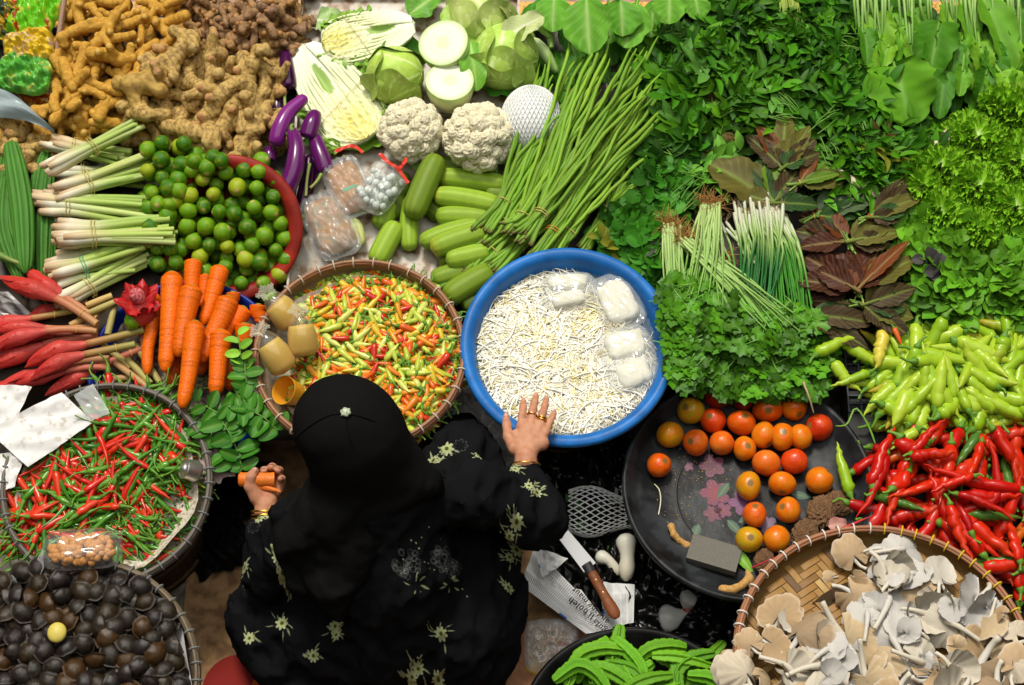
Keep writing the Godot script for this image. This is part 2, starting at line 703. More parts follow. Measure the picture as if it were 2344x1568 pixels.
func frame(key: String, cx: float, cy: float, rx: float, ry: float, h: float) -> void:
	var p := at(cx, cy, h)
	var lean := asin(minf(ry / rx, 0.9999)) - asin(-ray(cx, cy).y)
	tr[key] = Transform3D(Basis(Vector3.RIGHT, lean), p)
	rad[key] = (at(cx + rx, cy, h) - at(cx - rx, cy, h)).length() / 2

func ring(mb: MB, R: float, y: float, rr: float, n: int, sides: int, col: Color, jitter := 0.0) -> void:
	var first := mb.v.size()
	for i in n:
		var a := TAU * i / n
		var k := vary(col, jitter)
		var wob := 1.0 + 0.002 * sin(a * 5.0 + y * 900.0)
		for j in sides:
			var b := TAU * j / sides
			mb.vert(Vector3(cos(a) * (R * wob + rr * cos(b)), y + rr * sin(b), sin(a) * (R * wob + rr * cos(b))), k)
	for i in n:
		for j in sides:
			var p := first + i * sides + j
			var q := first + i * sides + (j + 1) % sides
			var i2 := (i + 1) % n
			var p2 := first + i2 * sides + j
			var q2 := first + i2 * sides + (j + 1) % sides
			mb.tri(p, q2, q)
			mb.tri(p, p2, q2)

func stand(key: String, drop: float, label: String, share := 0.62) -> void:
	var t: Transform3D = tr[key]
	var R: float = rad[key] * share
	var top: float = t.origin.y - drop
	var o := thing("upturned_basket", label, "basket", "", Transform3D(Basis(), Vector3(t.origin.x, 0, t.origin.z)))
	var mb := MB.new()
	var cols := PackedColorArray([Color(0.05, 0.028, 0.014)])
	mb.lathe(PackedVector2Array([Vector2(R * 1.12, 0.003), Vector2(R * 1.08, top * 0.4), Vector2(R, top - 0.004), Vector2(0.001, top)]), 40, cols)
	part("wall", mb.done(), rough_mat("basket", 0.8, 0.05, 0.3, 9.0), o)
	for q: float in [0.15, 0.5, 0.85]:
		var hoop := MB.new()
		ring(hoop, R * (1.12 - 0.12 * q) + 0.004, top * q, 0.005, 40, 5, Color(0.08, 0.045, 0.02), 0.15)
		part("hoop", hoop.done(), mat(0.7), o)

# a bamboo tray: floor, wall, hoops round the rim and the ties that bind them
func bamboo(key: String, called: String, label: String, depth: float, rim: Color, tie: Callable, ties: int, floor_col: Color) -> Node3D:
	var o := thing(called, label, "tray", "", tr[key])
	var R: float = rad[key]
	var mb := MB.new()
	mb.lathe(PackedVector2Array([Vector2(0.001, -depth - 0.004), Vector2(R * 0.945, -depth - 0.004), Vector2(R * 0.98, -depth * 0.5), Vector2(R * 0.985, -0.006), Vector2(R * 0.965, -0.006), Vector2(R * 0.962, -depth * 0.5), Vector2(R * 0.955, -depth), Vector2(0.001, -depth)]), 64, PackedColorArray([floor_col]))
	part("shell", mb.done(), rough_mat("bamboo", 0.65, 0.06, 0.15, 10.0), o)
	var hoops := [[0.988, 0.0, 0.0055], [0.969, 0.001, 0.005], [0.978, 0.006, 0.0045], [0.993, -0.009, 0.005]]
	for h in hoops:
		var hb := MB.new()
		ring(hb, R * h[0], h[1], h[2], 96, 6, vary(rim, 0.15), 0.12)
		part("hoop", hb.done(), mat(0.5), o)
	var loop := MB.new()   # one tie: a band wrapped across the rim
	var pts := PackedVector3Array()
	for i in 10:
		var a := TAU * i / 9.0
		pts.push_back(Vector3(cos(a) * 0.0125, sin(a) * 0.0125, 0))
	var w := PackedFloat32Array()
	w.resize(10)
	w.fill(0.0019)
	loop.tube(pts, w, 5, fade(Color.WHITE, Color.WHITE, 10), 0.5)
	var meshes := {}
	for i in ties:
		var a := TAU * (i + rnd(-0.1, 0.1)) / ties
		var c: Color = tie.call(a)
		var id := "%s" % c
		if not meshes.has(id):
			var copy := MB.new()
			copy.v = loop.v.duplicate()
			copy.ix = loop.ix.duplicate()
			copy.c = loop.c.duplicate()
			for q in copy.c.size():
				copy.c[q] = c
			meshes[id] = copy.done()
		part("rim_tie", meshes[id], mat(0.6), o, Transform3D(Basis(Vector3.UP, -a), Vector3(cos(a), 0, sin(a)) * R * 0.981))
	return o

func build_containers() -> void:
	frame("lime", 524, 522, 168, 170, 0.30)
	frame("chilli", 823, 808, 243, 217, 0.33)
	frame("basin", 1299, 788, 246, 228, 0.345)
	frame("tomato", 1713, 1112, 290, 255, 0.25)
	frame("mushroom", 2025, 1501, 343, 297, 0.41)
	frame("winged", 1457, 1678, 272, 248, 0.21)
	frame("redchilli", 243, 1106, 241, 228, 0.31)
	frame("jering", 168, 1560, 288, 278, 0.33)
	frame("carrot", 425, 850, 226, 212, 0.255)
	# plastic basins turned on a lathe: outside walked upwards, inside downwards
	var prof := func(R: float, depth: float, rim: float, foot: float, lip: float) -> PackedVector2Array:
		return PackedVector2Array([Vector2(0.001, -depth), Vector2(foot, -depth), Vector2(foot + 0.006, -depth + 0.004), Vector2(R - rim - 0.004, -0.02), Vector2(R - 0.004, -0.018), Vector2(R, -0.014), Vector2(R, -0.006), Vector2(R - lip, 0.0), Vector2(R - rim * 0.6, 0.0005), Vector2(R - rim, -0.004), Vector2(R - rim - 0.007, -0.018), Vector2(foot, -depth + 0.010), Vector2(foot - 0.008, -depth + 0.006), Vector2(0.001, -depth + 0.006)])
	var mb := MB.new()
	var R: float = rad.lime
	mb.lathe(prof.call(R, 0.11, 0.03, R * 0.62, 0.005), 72, PackedColorArray([Color(0.36, 0.028, 0.018)]))
	var o := thing("plastic_basin", "round red plastic basin with a wide rim holding the limes", "basin", "", tr.lime)
	part("bowl", mb.done(), worn(rough_mat("red plastic", 0.42, 0.03, 0.06, 14.0), 0.78), o)
	mb = MB.new()
	R = rad.basin
	mb.lathe(prof.call(R, 0.19, 0.026, R * 0.7, 0.005), 96, PackedColorArray([Color(0.016, 0.165, 0.52)]))
	o = thing("plastic_basin", "deep bright blue plastic basin full of bean sprouts in water", "basin", "", tr.basin)
	part("bowl", mb.done(), worn(rough_mat("blue plastic", 0.4, 0.05, 0.03, 20.0), 0.84), o)
	mb = MB.new()
	R = rad.carrot
	mb.lathe(prof.call(R, 0.05, 0.012, R * 0.86, 0.003), 72, PackedColorArray([Color(0.008, 0.03, 0.25)]))
	o = thing("plastic_tray", "shallow dark blue plastic tray under the carrots", "tray", "", tr.carrot)
	part("dish", mb.done(), mat(0.35, 0.5), o)
	# black enamel tray with rings stamped into the floor
	mb = MB.new()
	R = rad.tomato
	mb.lathe(PackedVector2Array([Vector2(0.001, -0.056), Vector2(R * 0.74, -0.056), Vector2(R * 0.9, -0.03), Vector2(R - 0.008, -0.012), Vector2(R, -0.006), Vector2(R, 0.002), Vector2(R - 0.006, 0.006), Vector2(R - 0.014, 0.002), Vector2(R * 0.89, -0.026), Vector2(R * 0.86, -0.03), Vector2(R * 0.73, -0.052), Vector2(R * 0.575, -0.052), Vector2(R * 0.57, -0.0495), Vector2(R * 0.55, -0.0495), Vector2(R * 0.545, -0.052), Vector2(0.001, -0.052)]), 96, PackedColorArray([Color(0.034, 0.037, 0.042)]))
	o = thing("enamel_tray", "wide scratched black tray with painted flowers holding the tomatoes", "tray", "", tr.tomato)
	part("dish", mb.done(), tray_paint(), o)
	paint_tray(o, R)
	mb = MB.new()
	R = rad.winged
	mb.lathe(prof.call(R, 0.12, 0.016, R * 0.7, 0.006), 80, PackedColorArray([Color(0.012, 0.013, 0.014)]))
	o = thing("plastic_basin", "round black plastic basin holding the winged beans", "basin", "", tr.winged)
	part("bowl", mb.done(), worn(rough_mat("black plastic", 0.5, 0.04, 0.05, 16.0), 0.6), o)
	var white := func(_a: float) -> Color: return Color(0.5, 0.43, 0.34)
	bamboo("chilli", "bamboo_tray", "round bamboo tray with pinkish rim heaped with small chillies", 0.06, Color(0.36, 0.17, 0.09), white, 34, Color(0.32, 0.22, 0.13))
	var two := func(a: float) -> Color: return Color(0.62, 0.45, 0.02) if sin(a) * 0.2 + cos(a) > -0.12 else Color(0.68, 0.66, 0.6)
	var mt := bamboo("mushroom", "bamboo_tray", "woven bamboo tray bound with white and yellow ties holding oyster mushrooms", 0.045, Color(0.35, 0.16, 0.08), two, 56, Color(0.16, 0.085, 0.02))
	weave(mt)
	var grey := func(_a: float) -> Color: return Color(0.16, 0.17, 0.17)
	bamboo("redchilli", "bamboo_tray", "weathered grey bamboo tray lined with newspaper under red and green chillies", 0.05, Color(0.15, 0.13, 0.105), grey, 40, Color(0.25, 0.22, 0.15))
	bamboo("jering", "bamboo_tray", "weathered bamboo tray lined with silver paper under dark seeds", 0.06, Color(0.15, 0.115, 0.075), grey, 44, Color(0.12, 0.09, 0.06))
	stand("chilli", 0.075, "dark basket upside down beneath the chilli tray")
	stand("basin", 0.195, "dark low basket upside down beneath the blue basin")
	stand("tomato", 0.07, "dark basket upside down beneath the black tray", 0.5)
	stand("mushroom", 0.07, "dark basket upside down beneath the mushroom tray", 0.6)
	stand("winged", 0.125, "dark low basket upside down beneath the winged bean basin")
	stand("redchilli", 0.06, "dark brown basket upside down beneath the grey chilli tray", 0.75)
	stand("jering", 0.07, "dark brown basket upside down beneath the dark seed tray", 0.75)
	stand("carrot", 0.058, "dark basket upside down beneath the carrot tray")
	# lining of the trays
	lining("redchilli", "newspaper_lining", "dirty white newspaper lining the grey bamboo tray of chillies", 0.86, -0.047, noise_mat(0.03, [[0.25, Color(0.20, 0.15, 0.08)], [0.45, Color(0.52, 0.47, 0.36)], [0.8, Color(0.62, 0.6, 0.52)]], 4.0, 0.9))
	lining("jering", "silver_paper_lining", "crumpled silver paper lining the tray of dark seeds", 0.93, -0.052, mat(0.3, 0.6))
	lining("carrot", "brown_paper_lining", "dirty brown paper lining the blue tray under the carrots", 0.84, -0.042, noise_mat(0.03, [[0.3, Color(0.05, 0.04, 0.035)], [0.55, Color(0.13, 0.1, 0.075)], [0.8, Color(0.3, 0.25, 0.19)]], 4.0, 0.9))  # dark sheet put in to darken the tray floor between the carrots
	lining("chilli", "plastic_lining", "dirty translucent plastic lining the tray of small chillies", 0.87, -0.056, noise_mat(0.03, [[0.3, Color(0.3, 0.25, 0.18)], [0.7, Color(0.5, 0.46, 0.4)]], 4.0, 0.5))

func lining(key: String, called: String, label: String, share: float, y: float, m: Material) -> void:
	var mb := MB.new()
	var R: float = rad[key] * share
	mb.sheet(10, 40, func(s: float, t: float) -> Vector3:
		var a := t * TAU
		var q := R * maxf(s, 0.01) * (1.0 + 0.03 * sin(a * 7.0) * s)
		var up := 0.0 if s < 0.85 else (s - 0.85) * 0.22
		return Vector3(cos(a) * q, y + up + fine.get_noise_3d(cos(a) * q * 30.0, 0, sin(a) * q * 30.0) * 0.006 * s, sin(a) * q), func(_s: float, _t: float) -> Color: return Color(0.55, 0.53, 0.52))
	solo(called, mb.done(), m, label, "lining", "", tr[key])

func tray_paint() -> StandardMaterial3D:
	return worn(rough_mat("enamel", 0.45, 0.05, 0.06, 9.0), 0.45)

# scuffed: patches of duller colour over the surface
func worn(base: StandardMaterial3D, low: float) -> StandardMaterial3D:
	var m := base.duplicate()
	var im := noise_tex(0.012).get_image()
	var out := Image.create(256, 256, false, Image.FORMAT_RGB8)
	for y in 256:
		for x in 256:
			var q := im.get_pixel(x, y).r
			var k := clampf((q - 0.42) * 4.0, 0.0, 1.0)
			out.set_pixel(x, y, Color(low, low, low * 1.02).lerp(Color(1, 1, 1), k))
	m.albedo_texture = ImageTexture.create_from_image(out)
	m.albedo_color = Color(1, 1, 1)
	m.uv1_scale = Vector3(3, 3, 3)
	return m

# flowers and leaves painted on the black tray, each a thin film of enamel
func paint_tray(o: Node3D, R: float) -> void:
	var inv: Transform3D = o.transform.affine_inverse()
	var place := func(x: float, y: float) -> Vector3:
		var p: Vector3 = inv * on_plane(x, y, tr.tomato, -0.0505)
		return Vector3(p.x, -0.0512, p.z)
	var petals := func(x: float, y: float, size: float, n: int, inner: Color, outer: Color) -> void:
		var mb := MB.new()
		var c: Vector3 = place.call(x, y)
		var m := mb.vert(c, inner * 0.6)
		var k := n * 8
		for j in k:
			var a := TAU * j / k
			var q := size * (0.62 + 0.38 * absf(sin(a * n / 2.0)))
			mb.vert(c + Vector3(cos(a) * q, 0, sin(a) * q), outer * (0.45 if j % 2 else 0.85))
		for j in k:
			mb.tri(m, m + 1 + j, m + 1 + (j + 1) % k)
		part("painted_flower", mb.done(), mat(0.45), o)
	petals.call(1637, 1128, 0.037, 5, Color(0.35, 0.05, 0.06), Color(0.2, 0.04, 0.10))
	petals.call(1575, 1067, 0.014, 5, Color(0.4, 0.25, 0.3), Color(0.25, 0.07, 0.16))
	petals.call(1630, 1066, 0.032, 5, Color(0.12, 0.02, 0.05), Color(0.2, 0.06, 0.11))
	petals.call(1700, 1150, 0.034, 5, Color(0.3, 0.15, 0.3), Color(0.22, 0.06, 0.18))
	petals.call(1655, 1168, 0.022, 5, Color(0.3, 0.06, 0.1), Color(0.2, 0.05, 0.12))
	petals.call(1755, 1200, 0.025, 5, Color(0.3, 0.2, 0.3), Color(0.18, 0.1, 0.2))
	petals.call(1632, 1175, 0.024, 5, Color(0.25, 0.06, 0.08), Color(0.16, 0.04, 0.09))
	for q in [[1668, 1105, 0.05, 2.2], [1690, 1110, 0.045, 0.4], [1665, 1190, 0.05, 0.9], [1600, 1200, 0.04, 2.0], [1810, 1130, 0.05, 0.2], [1780, 1170, 0.04, 1.2], [1690, 1195, 0.04, -0.3]]:
		var mb := MB.new()
		mb.leaf(place.call(q[0], q[1]) + Vector3(0, 0.0003, 0), Vector3(cos(q[3]), 0, sin(q[3])), Vector3.UP, q[2], 0.022, 0, 0, 0, 0, Color(0.1, 0.15, 0.06), Color(0.035, 0.085, 0.06))
		part("painted_leaf", mb.done(), mat(0.45), o)

# twill of flat bamboo strips: the ones that show are pieces of their own
func weave(o: Node3D) -> void:
	var R: float = rad.mushroom * 0.965
	var w := 0.0165
	var mb := MB.new()
	mb.sheet(4, 1, func(s: float, t: float) -> Vector3: return Vector3((s - 0.5) * w * 2.9, 0.0008 + 0.0016 * sin(PI * s), (t - 0.5) * w * 0.88), func(_s: float, _t: float) -> Color: return Color.WHITE)
	var tones := []
	for c: Color in [Color(0.26, 0.13, 0.025), Color(0.32, 0.175, 0.04), Color(0.20, 0.095, 0.02), Color(0.40, 0.25, 0.08), Color(0.12, 0.06, 0.018), Color(0.29, 0.15, 0.03)]:
		var copy := MB.new()
		copy.v = mb.v.duplicate()
		copy.ix = mb.ix.duplicate()
		copy.c = mb.c.duplicate()
		for q in copy.c.size():
			copy.c[q] = vary(c, 0.12)
		tones.append(copy.done())
	var n := int(R / w) + 1
	var rest := []
	var spots := []
	for i in range(-n, n + 1):
		for j in range(-n, n + 1):
			var over := posmod(i + j, 6)   # rows shift by one: herringbone steps
			if over != 0 and over != 3:
				continue
			var p := Vector3(i * w, -0.0445, j * w)
			if Vector2(p.x, p.z).length() > R - w:
				continue
			var b := Basis(Vector3.UP, PI / 2 if over == 0 else 0.0)
			spots.append(Transform3D(Basis(Vector3.UP, 0.6) * b, Basis(Vector3.UP, 0.6) * p + Vector3(0, rnd(0, 0.0006), 0)))
	spots.sort_custom(func(a: Transform3D, b: Transform3D) -> bool: return a.origin.z < b.origin.z)
	for k in spots.size():
		var tone := rng.randi() % tones.size()
		if rng.randf() < 0.5:
			tone = 0
		if k < 300:
			part("bamboo_strip", tones[tone], mat(0.5, 0.5), o, spots[k])
		else:
			rest.append(spots[k])
	many("bamboo_strips", tones[0], mat(0.5, 0.5), rest, [], o)

# ---------------------------------------------------------------- heaps
func heap(pl: PackedVector2Array, n: int, apart: float, base: float, dome: float, run: float) -> Array:
	var out := []
	for p: Vector2 in scatter(pl, n, apart):
		out.append(at(p.x, p.y, base + dome * (1.0 - exp(-edge_dist(p, pl) / run))))
	return out

# knobbly root: a few swollen fingers that grow into one another
func rhizome(seed: int, size: float, thick: float, rings: float, amp: float, base: Color, dark: Color, tip: Color, fingers: int, cell: float) -> ArrayMesh:
	rng.seed = seed
	var bones := []
	var p := Vector3(-size / 2, 0, 0)
	var dir := Vector3(1, 0, 0)
	var joints := [p]
	var count := 2 + fingers / 2
	for i in count:
		dir = (dir + Vector3(rnd(-0.1, 0.3), rnd(-0.35, 0.35), rnd(-0.7, 0.7))).normalized()
		var q := p + dir * size / count
		bones.append([p, q, thick * rnd(0.8, 1.05), thick * rnd(0.7, 1.0), rings / count, amp])
		p = q
		joints.append(p)
	var tips := [joints[0], p]
	for i in fingers:
		var j: Vector3 = joints[rng.randi() % joints.size()]
		var d := Vector3(rnd(-0.5, 0.5), rnd(-0.5, 0.5), pick([-1.0, 1.0]) * rnd(0.5, 1.0)).normalized()
		var l := size * rnd(0.22, 0.42)
		bones.append([j, j + d * l, thick * rnd(0.6, 0.85), thick * rnd(0.45, 0.75), rings * 0.3, amp])
		tips.append(j + d * (l + thick * 0.5))
	var mb := MB.new()
	var f := 1.0 / size
	nets(mb, bones, cell, thick * 0.4, func(q: Vector3) -> float: return fine.get_noise_3dv(q * 70.0 + Vector3(seed, 0, 0)) * thick * 0.16, func(q: Vector3) -> Color:
		var n := fine.get_noise_3dv(q * 160.0) * 0.5 + fine.get_noise_3dv(q * 45.0 + Vector3(9, seed, 2)) * 0.6
		var c := base.lerp(dark, clampf(n * 1.7 + 0.12, 0.0, 1.0))
		if rings > 0.0:
			c = c.lerp(dark, 0.65 * pow(absf(cos(q.x * f * rings * PI * 1.3 + n * 2.0)), 14.0))
		for t: Vector3 in tips:
			c = c.lerp(tip, clampf(1.0 - q.distance_to(t) / (thick * 0.8), 0.0, 1.0) * 0.8)
		return c)
	return mb.done()

func build_roots() -> void:
	var skin := rough_mat("root skin", 0.62, 0.05, 0.12, 22.0, 0.45)
	var turmeric := []
	for i in 8:
		turmeric.append(rhizome(100 + i, [0.085, 0.1, 0.075, 0.11][i % 4], [0.0155, 0.018, 0.014, 0.017][i % 4], 5, 0.05, Color(0.58, 0.33, 0.05), Color(0.38, 0.17, 0.016), Color(0.64, 0.45, 0.13), 1 + i % 3, 0.0045))
	var grey := []
	for i in 5:
		grey.append(rhizome(200 + i, 0.065, 0.0115, 7, 0.10, [Color(0.36, 0.21, 0.1), Color(0.42, 0.24, 0.09), Color(0.3, 0.18, 0.1)][i % 3], Color(0.12, 0.06, 0.03), Color(0.5, 0.22, 0.05), 2 + i % 3, 0.004))
	var ginger := []
	for i in 8:
		ginger.append(rhizome(300 + i, [0.12, 0.14, 0.1, 0.13][i % 4], [0.02, 0.023, 0.0175, 0.021][i % 4], 8, 0.09, Color(0.56, 0.38, 0.12), Color(0.10, 0.045, 0.015), pick([Color(0.5, 0.2, 0.12), Color(0.55, 0.4, 0.16), Color(0.3, 0.14, 0.06)]), 3 + i % 3, 0.0048))
	rng.seed = 21
	# lay [outline, how many, apart, base, dome, run, meshes, name, label, group]
	var heaps := [
		[poly([160, -25, 430, -25, 445, 120, 340, 215, 310, 300, 180, 310, 95, 255, 100, 170]), 46, 27, 0.21, 0.07, 45, turmeric, "turmeric_root", "smooth orange turmeric root deep in the heap beside the wooden slat", "turmeric roots in the heap"],
		[poly([170, -20, 430, -20, 445, 120, 340, 215, 310, 300, 180, 305, 95, 250, 105, 170]), 92, 26, 0.24, 0.12, 60, turmeric, "turmeric_root", "smooth orange turmeric root on the heap beside the wooden slat", "turmeric roots in the heap"],
		[poly([0, 268, 60, 268, 120, 312, 115, 370, 70, 385, 0, 330]), 14, 22, 0.22, 0.02, 30, ginger.slice(0, 3) + turmeric.slice(0, 2), "galangal_root", "brownish galangal root lying above the ridged gourds", "galangal roots above the gourds"],
		[poly([430, -20, 690, -20, 690, 110, 560, 140, 450, 150]), 70, 17, 0.22, 0.08, 50, grey, "turmeric_root", "small grey brown turmeric root in the darker heap", "grey brown turmeric roots"],
		[poly([430, -20, 690, -20, 690, 100, 560, 130, 450, 140]), 85, 18, 0.25, 0.1, 60, grey, "turmeric_root", "small grey brown turmeric root on top of the darker heap", "grey brown turmeric roots"],
		[poly([310, 150, 430, 85, 500, 120, 660, 110, 655, 215, 625, 330, 560, 345, 500, 350, 350, 320, 300, 270]), 34, 36, 0.21, 0.06, 50, ginger, "ginger_root", "ringed yellowish ginger root low in the heap above the limes", "ginger roots in the heap"],
		[poly([310, 150, 430, 85, 500, 120, 665, 105, 650, 215, 620, 330, 560, 340, 500, 345, 350, 318, 300, 270]), 62, 31, 0.235, 0.11, 60, ginger, "ginger_root", "ringed yellowish ginger root on the heap above the limes", "ginger roots in the heap"],
	]
	for h in heaps:
		for p: Vector3 in heap(h[0], h[1], h[2], h[3], h[4], h[5]):
			var s := rnd(0.7, 1.02)
			solo(h[7], pick(h[6]), skin, h[8], "root", h[9], Transform3D(lying(0.6).scaled(Vector3(s * rnd(0.85, 1.15), s, s)), p + Vector3(0, rnd(-0.012, 0.015), 0)))
	# ginger hands that hang over the limes
	for q in [[485, 345, 0.31, 1.35, 1], [570, 310, 0.31, 2.0, 2], [440, 300, 0.33, 0.2, 3], [345, 335, 0.24, 0.3, 0], [355, 225, 0.33, 1.0, 5], [600, 160, 0.32, 0.6, 4], [395, 130, 0.35, -0.6, 1]]:
		solo("ginger_root", ginger[q[4]], skin, "thick ringed ginger root hanging over the edge of the heap", "root", "ginger roots hanging over the limes" , Transform3D(Basis(Vector3.UP, -q[3]), at(q[0], q[1], q[2])))
	# cut slab of ginger root
	solo("ginger_root", rhizome(777, 0.16, 0.028, 6, 0.06, Color(0.5, 0.33, 0.08), Color(0.2, 0.1, 0.03), Color(0.3, 0.16, 0.05), 4, 0.006), skin, "largest pale yellow ginger root between the turmeric and the ginger", "root", "", Transform3D(Basis(Vector3.UP, 0.75), at(360, 150, 0.37)))

# a pouch of crinkled film: two sheets that meet at the seams
func pouch(w: float, l: float, fat: float, crinkle: float, col: Callable, n := 18) -> ArrayMesh:
	var mb := MB.new()
	var off := rnd(0, 50)
	for side: float in [1.0, -1.0]:
		mb.sheet(n, n, func(s: float, t: float) -> Vector3:
			var a := s * 2.0 - 1.0
			var b := t * 2.0 - 1.0
			var k := sqrt(maxf((1.0 - pow(absf(a), 3.0)) * (1.0 - pow(absf(b), 4.0)), 0.0))
			var q := fine.get_noise_3d(a * 2.2 + off, b * 2.2, side * 3.0) + 0.5 * fine.get_noise_3d(a * 6.0 + off, b * 6.0, side)
			var up := (fat * side * (0.35 if side < 0.0 else 1.0) + crinkle * q) * k
			var ca := 1.0 - 0.16 * pow(absf(b), 5.0) + 0.05 * fine.get_noise_2d(b * 2.0 + off, 7.0)
			var cb := 1.0 - 0.14 * pow(absf(a), 5.0) + 0.05 * fine.get_noise_2d(a * 2.0 + off, 3.0)
			return Vector3(a * w * 0.5 * side * ca, up, b * l * 0.5 * cb) , func(s: float, t: float) -> Color: return col.call(s, t))
	return mb.done()

func build_left() -> void:
	var glossy := mat(0.22, 0.5)
	# snack packets
	var spots := [
		[15, 45, 110, 120, 0.3, 0.26, [Color(0.02, 0.05, 0.02), Color(0.62, 0.42, 0.01), Color(0.05, 0.16, 0.03), Color(0.5, 0.1, 0.02)], "yellow and dark green snack packet at the corner of the platform"],
		[82, 38, 120, 130, -0.5, 0.29, [Color(0.12, 0.42, 0.01), Color(0.16, 0.5, 0.02), Color(0.5, 0.42, 0.03), Color(0.3, 0.05, 0.01)], "bright green snack packet leaning on the wooden slat"],
		[65, 110, 120, 90, 0.2, 0.31, [Color(0.62, 0.42, 0.02), Color(0.7, 0.5, 0.1), Color(0.45, 0.3, 0.3), Color(0.55, 0.36, 0.02)], "shiny yellow snack packet between two green ones"],
		[55, 172, 130, 95, -0.12, 0.32, [Color(0.08, 0.34, 0.04), Color(0.14, 0.42, 0.04), Color(0.12, 0.4, 0.1), Color(0.42, 0.4, 0.05)], "mid green snack packet lying over the yellow one"],
		[85, 212, 100, 60, -0.2, 0.27, [Color(0.3, 0.05, 0.01), Color(0.5, 0.3, 0.02), Color(0.08, 0.05, 0.02), Color(0.4, 0.36, 0.32)], "red and orange printed snack packet beside the turmeric"],
		[10, 190, 90, 80, 0.5, 0.25, [Color(0.4, 0.2, 0.02), Color(0.08, 0.3, 0.03), Color(0.1, 0.04, 0.01), Color(0.5, 0.4, 0.1)], "brown and green printed snack packet under the others"]]
	for q in spots:
		var pal: Array = q[6]
		var seed := rnd(0, 40)
		var col := func(s: float, t: float) -> Color:
			var n := fine.get_noise_2d(s * 2.2 + seed, t * 2.2) + 0.25 * fine.get_noise_2d(s * 9.0 + seed, t * 9.0)
			return pal[0] if n < 0.06 else pal[1] if n < 0.22 else pal[2] if n < 0.33 else pal[3]
		solo("snack_packet", pouch(q[2] * 0.00104, q[3] * 0.00112, 0.028, 0.03, col, 30), glossy, q[7], "packet", "", Transform3D(Basis(Vector3.UP, q[4]) * Basis(Vector3.BACK, rnd(-0.15, 0.15)), at(q[0], q[1], q[5] - 0.02)))
	# slat of wood that fences the turmeric
	var mb := MB.new()
	var a := at(150, -30, 0.33)
	var b := at(124, 165, 0.25)
	mb.tube(curve([a, b], 4), PackedFloat32Array([0.008, 0.008, 0.008, 0.008]), 4, fade(Color(0.42, 0.27, 0.2), Color(0.36, 0.22, 0.15), 4), 1.6, 0, 0.0, true, true)
	solo("wooden_batten", mb.done(a), rough_mat("slat", 0.75, 0.03, 0.1, 12.0), "thin pinkish wooden slat between the packets and the turmeric", "slat", "", Transform3D(Basis(), a))
	# twisted pale plastic bag
	mb = MB.new()
	var c0 := curve([at(-20, 232, 0.3), at(40, 245, 0.32), at(85, 272, 0.31), at(125, 303, 0.27)], 14)
	mb.sheet(13, 8, func(s: float, t: float) -> Vector3:
		var p := c0[int(round(s * 13))]
		var wide := lerpf(0.05, 0.008, s)
		return p + Vector3(0.35, 0, 0.94) * (t - 0.5) * wide * 2.0 + Vector3(0, sin(t * 9.0 + s * 5.0) * 0.01 + 0.012 * sin(PI * t), 0), func(s: float, t: float) -> Color: return Color(0.34, 0.42, 0.44) * (0.9 + 0.15 * fine.get_noise_2d(s * 9.0, t * 14.0)))
	solo("plastic_bag", mb.done(), mat(0.3, 0.5, 0.0, 0.3), "twisted pale blue plastic bag lying across the turmeric edge", "bag")
	# ridged gourds
	var gourds := [
		[[6, 362, 0.235, -8, 470, 0.25, 8, 600, 0.24], 0.017, 0.85], [[30, 375, 0.24, 10, 430, 0.245, -30, 520, 0.235], 0.018, 0.8],
		[[107, 350, 0.24, 93, 395, 0.25, 80, 470, 0.25], 0.017, 0.9], [[112, 385, 0.25, 100, 500, 0.255, 97, 668, 0.235], 0.019, 0.85],
		[[120, 420, 0.235, 112, 520, 0.24, 112, 650, 0.23], 0.017, 0.8], [[26, 405, 0.26, 28, 528, 0.27, 72, 628, 0.255], 0.019, 0.95], [[14, 410, 0.27, 10, 528, 0.275, 48, 645, 0.265], 0.020, 0.9],
		[[25, 331, 0.295, 50, 471, 0.305, 58, 625, 0.29], 0.0235, 1.0]]
	for i in gourds.size():
		var g: Array = gourds[i]
		var q: Array = g[0]
		var path := curve([at(q[0], q[1], q[2]), at(q[3], q[4], q[5]), at(q[6], q[7], q[8])], 16)
		var rr := PackedFloat32Array()
		var cols := PackedColorArray()
		for k in 16:
			var t := k / 15.0
			rr.push_back(g[1] * (0.25 + 0.85 * pow(sin(PI * (0.1 + 0.86 * t)), 0.6)) if k < 15 else 0.004)
			cols.push_back(Color(0.07, 0.21, 0.03) * g[2] * (1.0 + 0.15 * fine.get_noise_2d(k * 0.9, i * 3.0)))
		var gb := MB.new()
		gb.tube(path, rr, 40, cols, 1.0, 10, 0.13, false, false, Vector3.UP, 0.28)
		var o := thing("ridged_gourd", ["long green ridged gourd lying on top of the others", "long green ridged gourd under the topmost one"][0 if i == 7 else 1], "gourd", "" if i == 7 else "ridged gourds beside the lemongrass", Transform3D(Basis(), path[8]))
		part("flesh", gb.done(path[8]), rough_mat("gourd", 0.5, 0.06, 0.12, 20.0), o)
		if i in [6, 3, 5]:
			var e := path[15]
			var sb := MB.new()
			var sp := curve([e - Vector3(0, 0.002, 0.004), e + Vector3(0.004, 0.002, 0.018), e + Vector3(0.018, -0.004, 0.04)], 7)
			sb.tube(sp, PackedFloat32Array([0.008, 0.006, 0.005, 0.0045, 0.0042, 0.004, 0.004]), 7, fade(Color(0.08, 0.22, 0.03), Color(0.3, 0.36, 0.12), 7), 1.0, 0, 0, true, true)
			part("stalk", sb.done(path[8]), mat(0.6), o)
	# stalk of a gourd that reaches in from outside
	mb = MB.new()
	var g1 := curve([at(-40, 575, 0.29), at(-5, 583, 0.3), at(28, 597, 0.3), at(54, 605, 0.295)], 10)
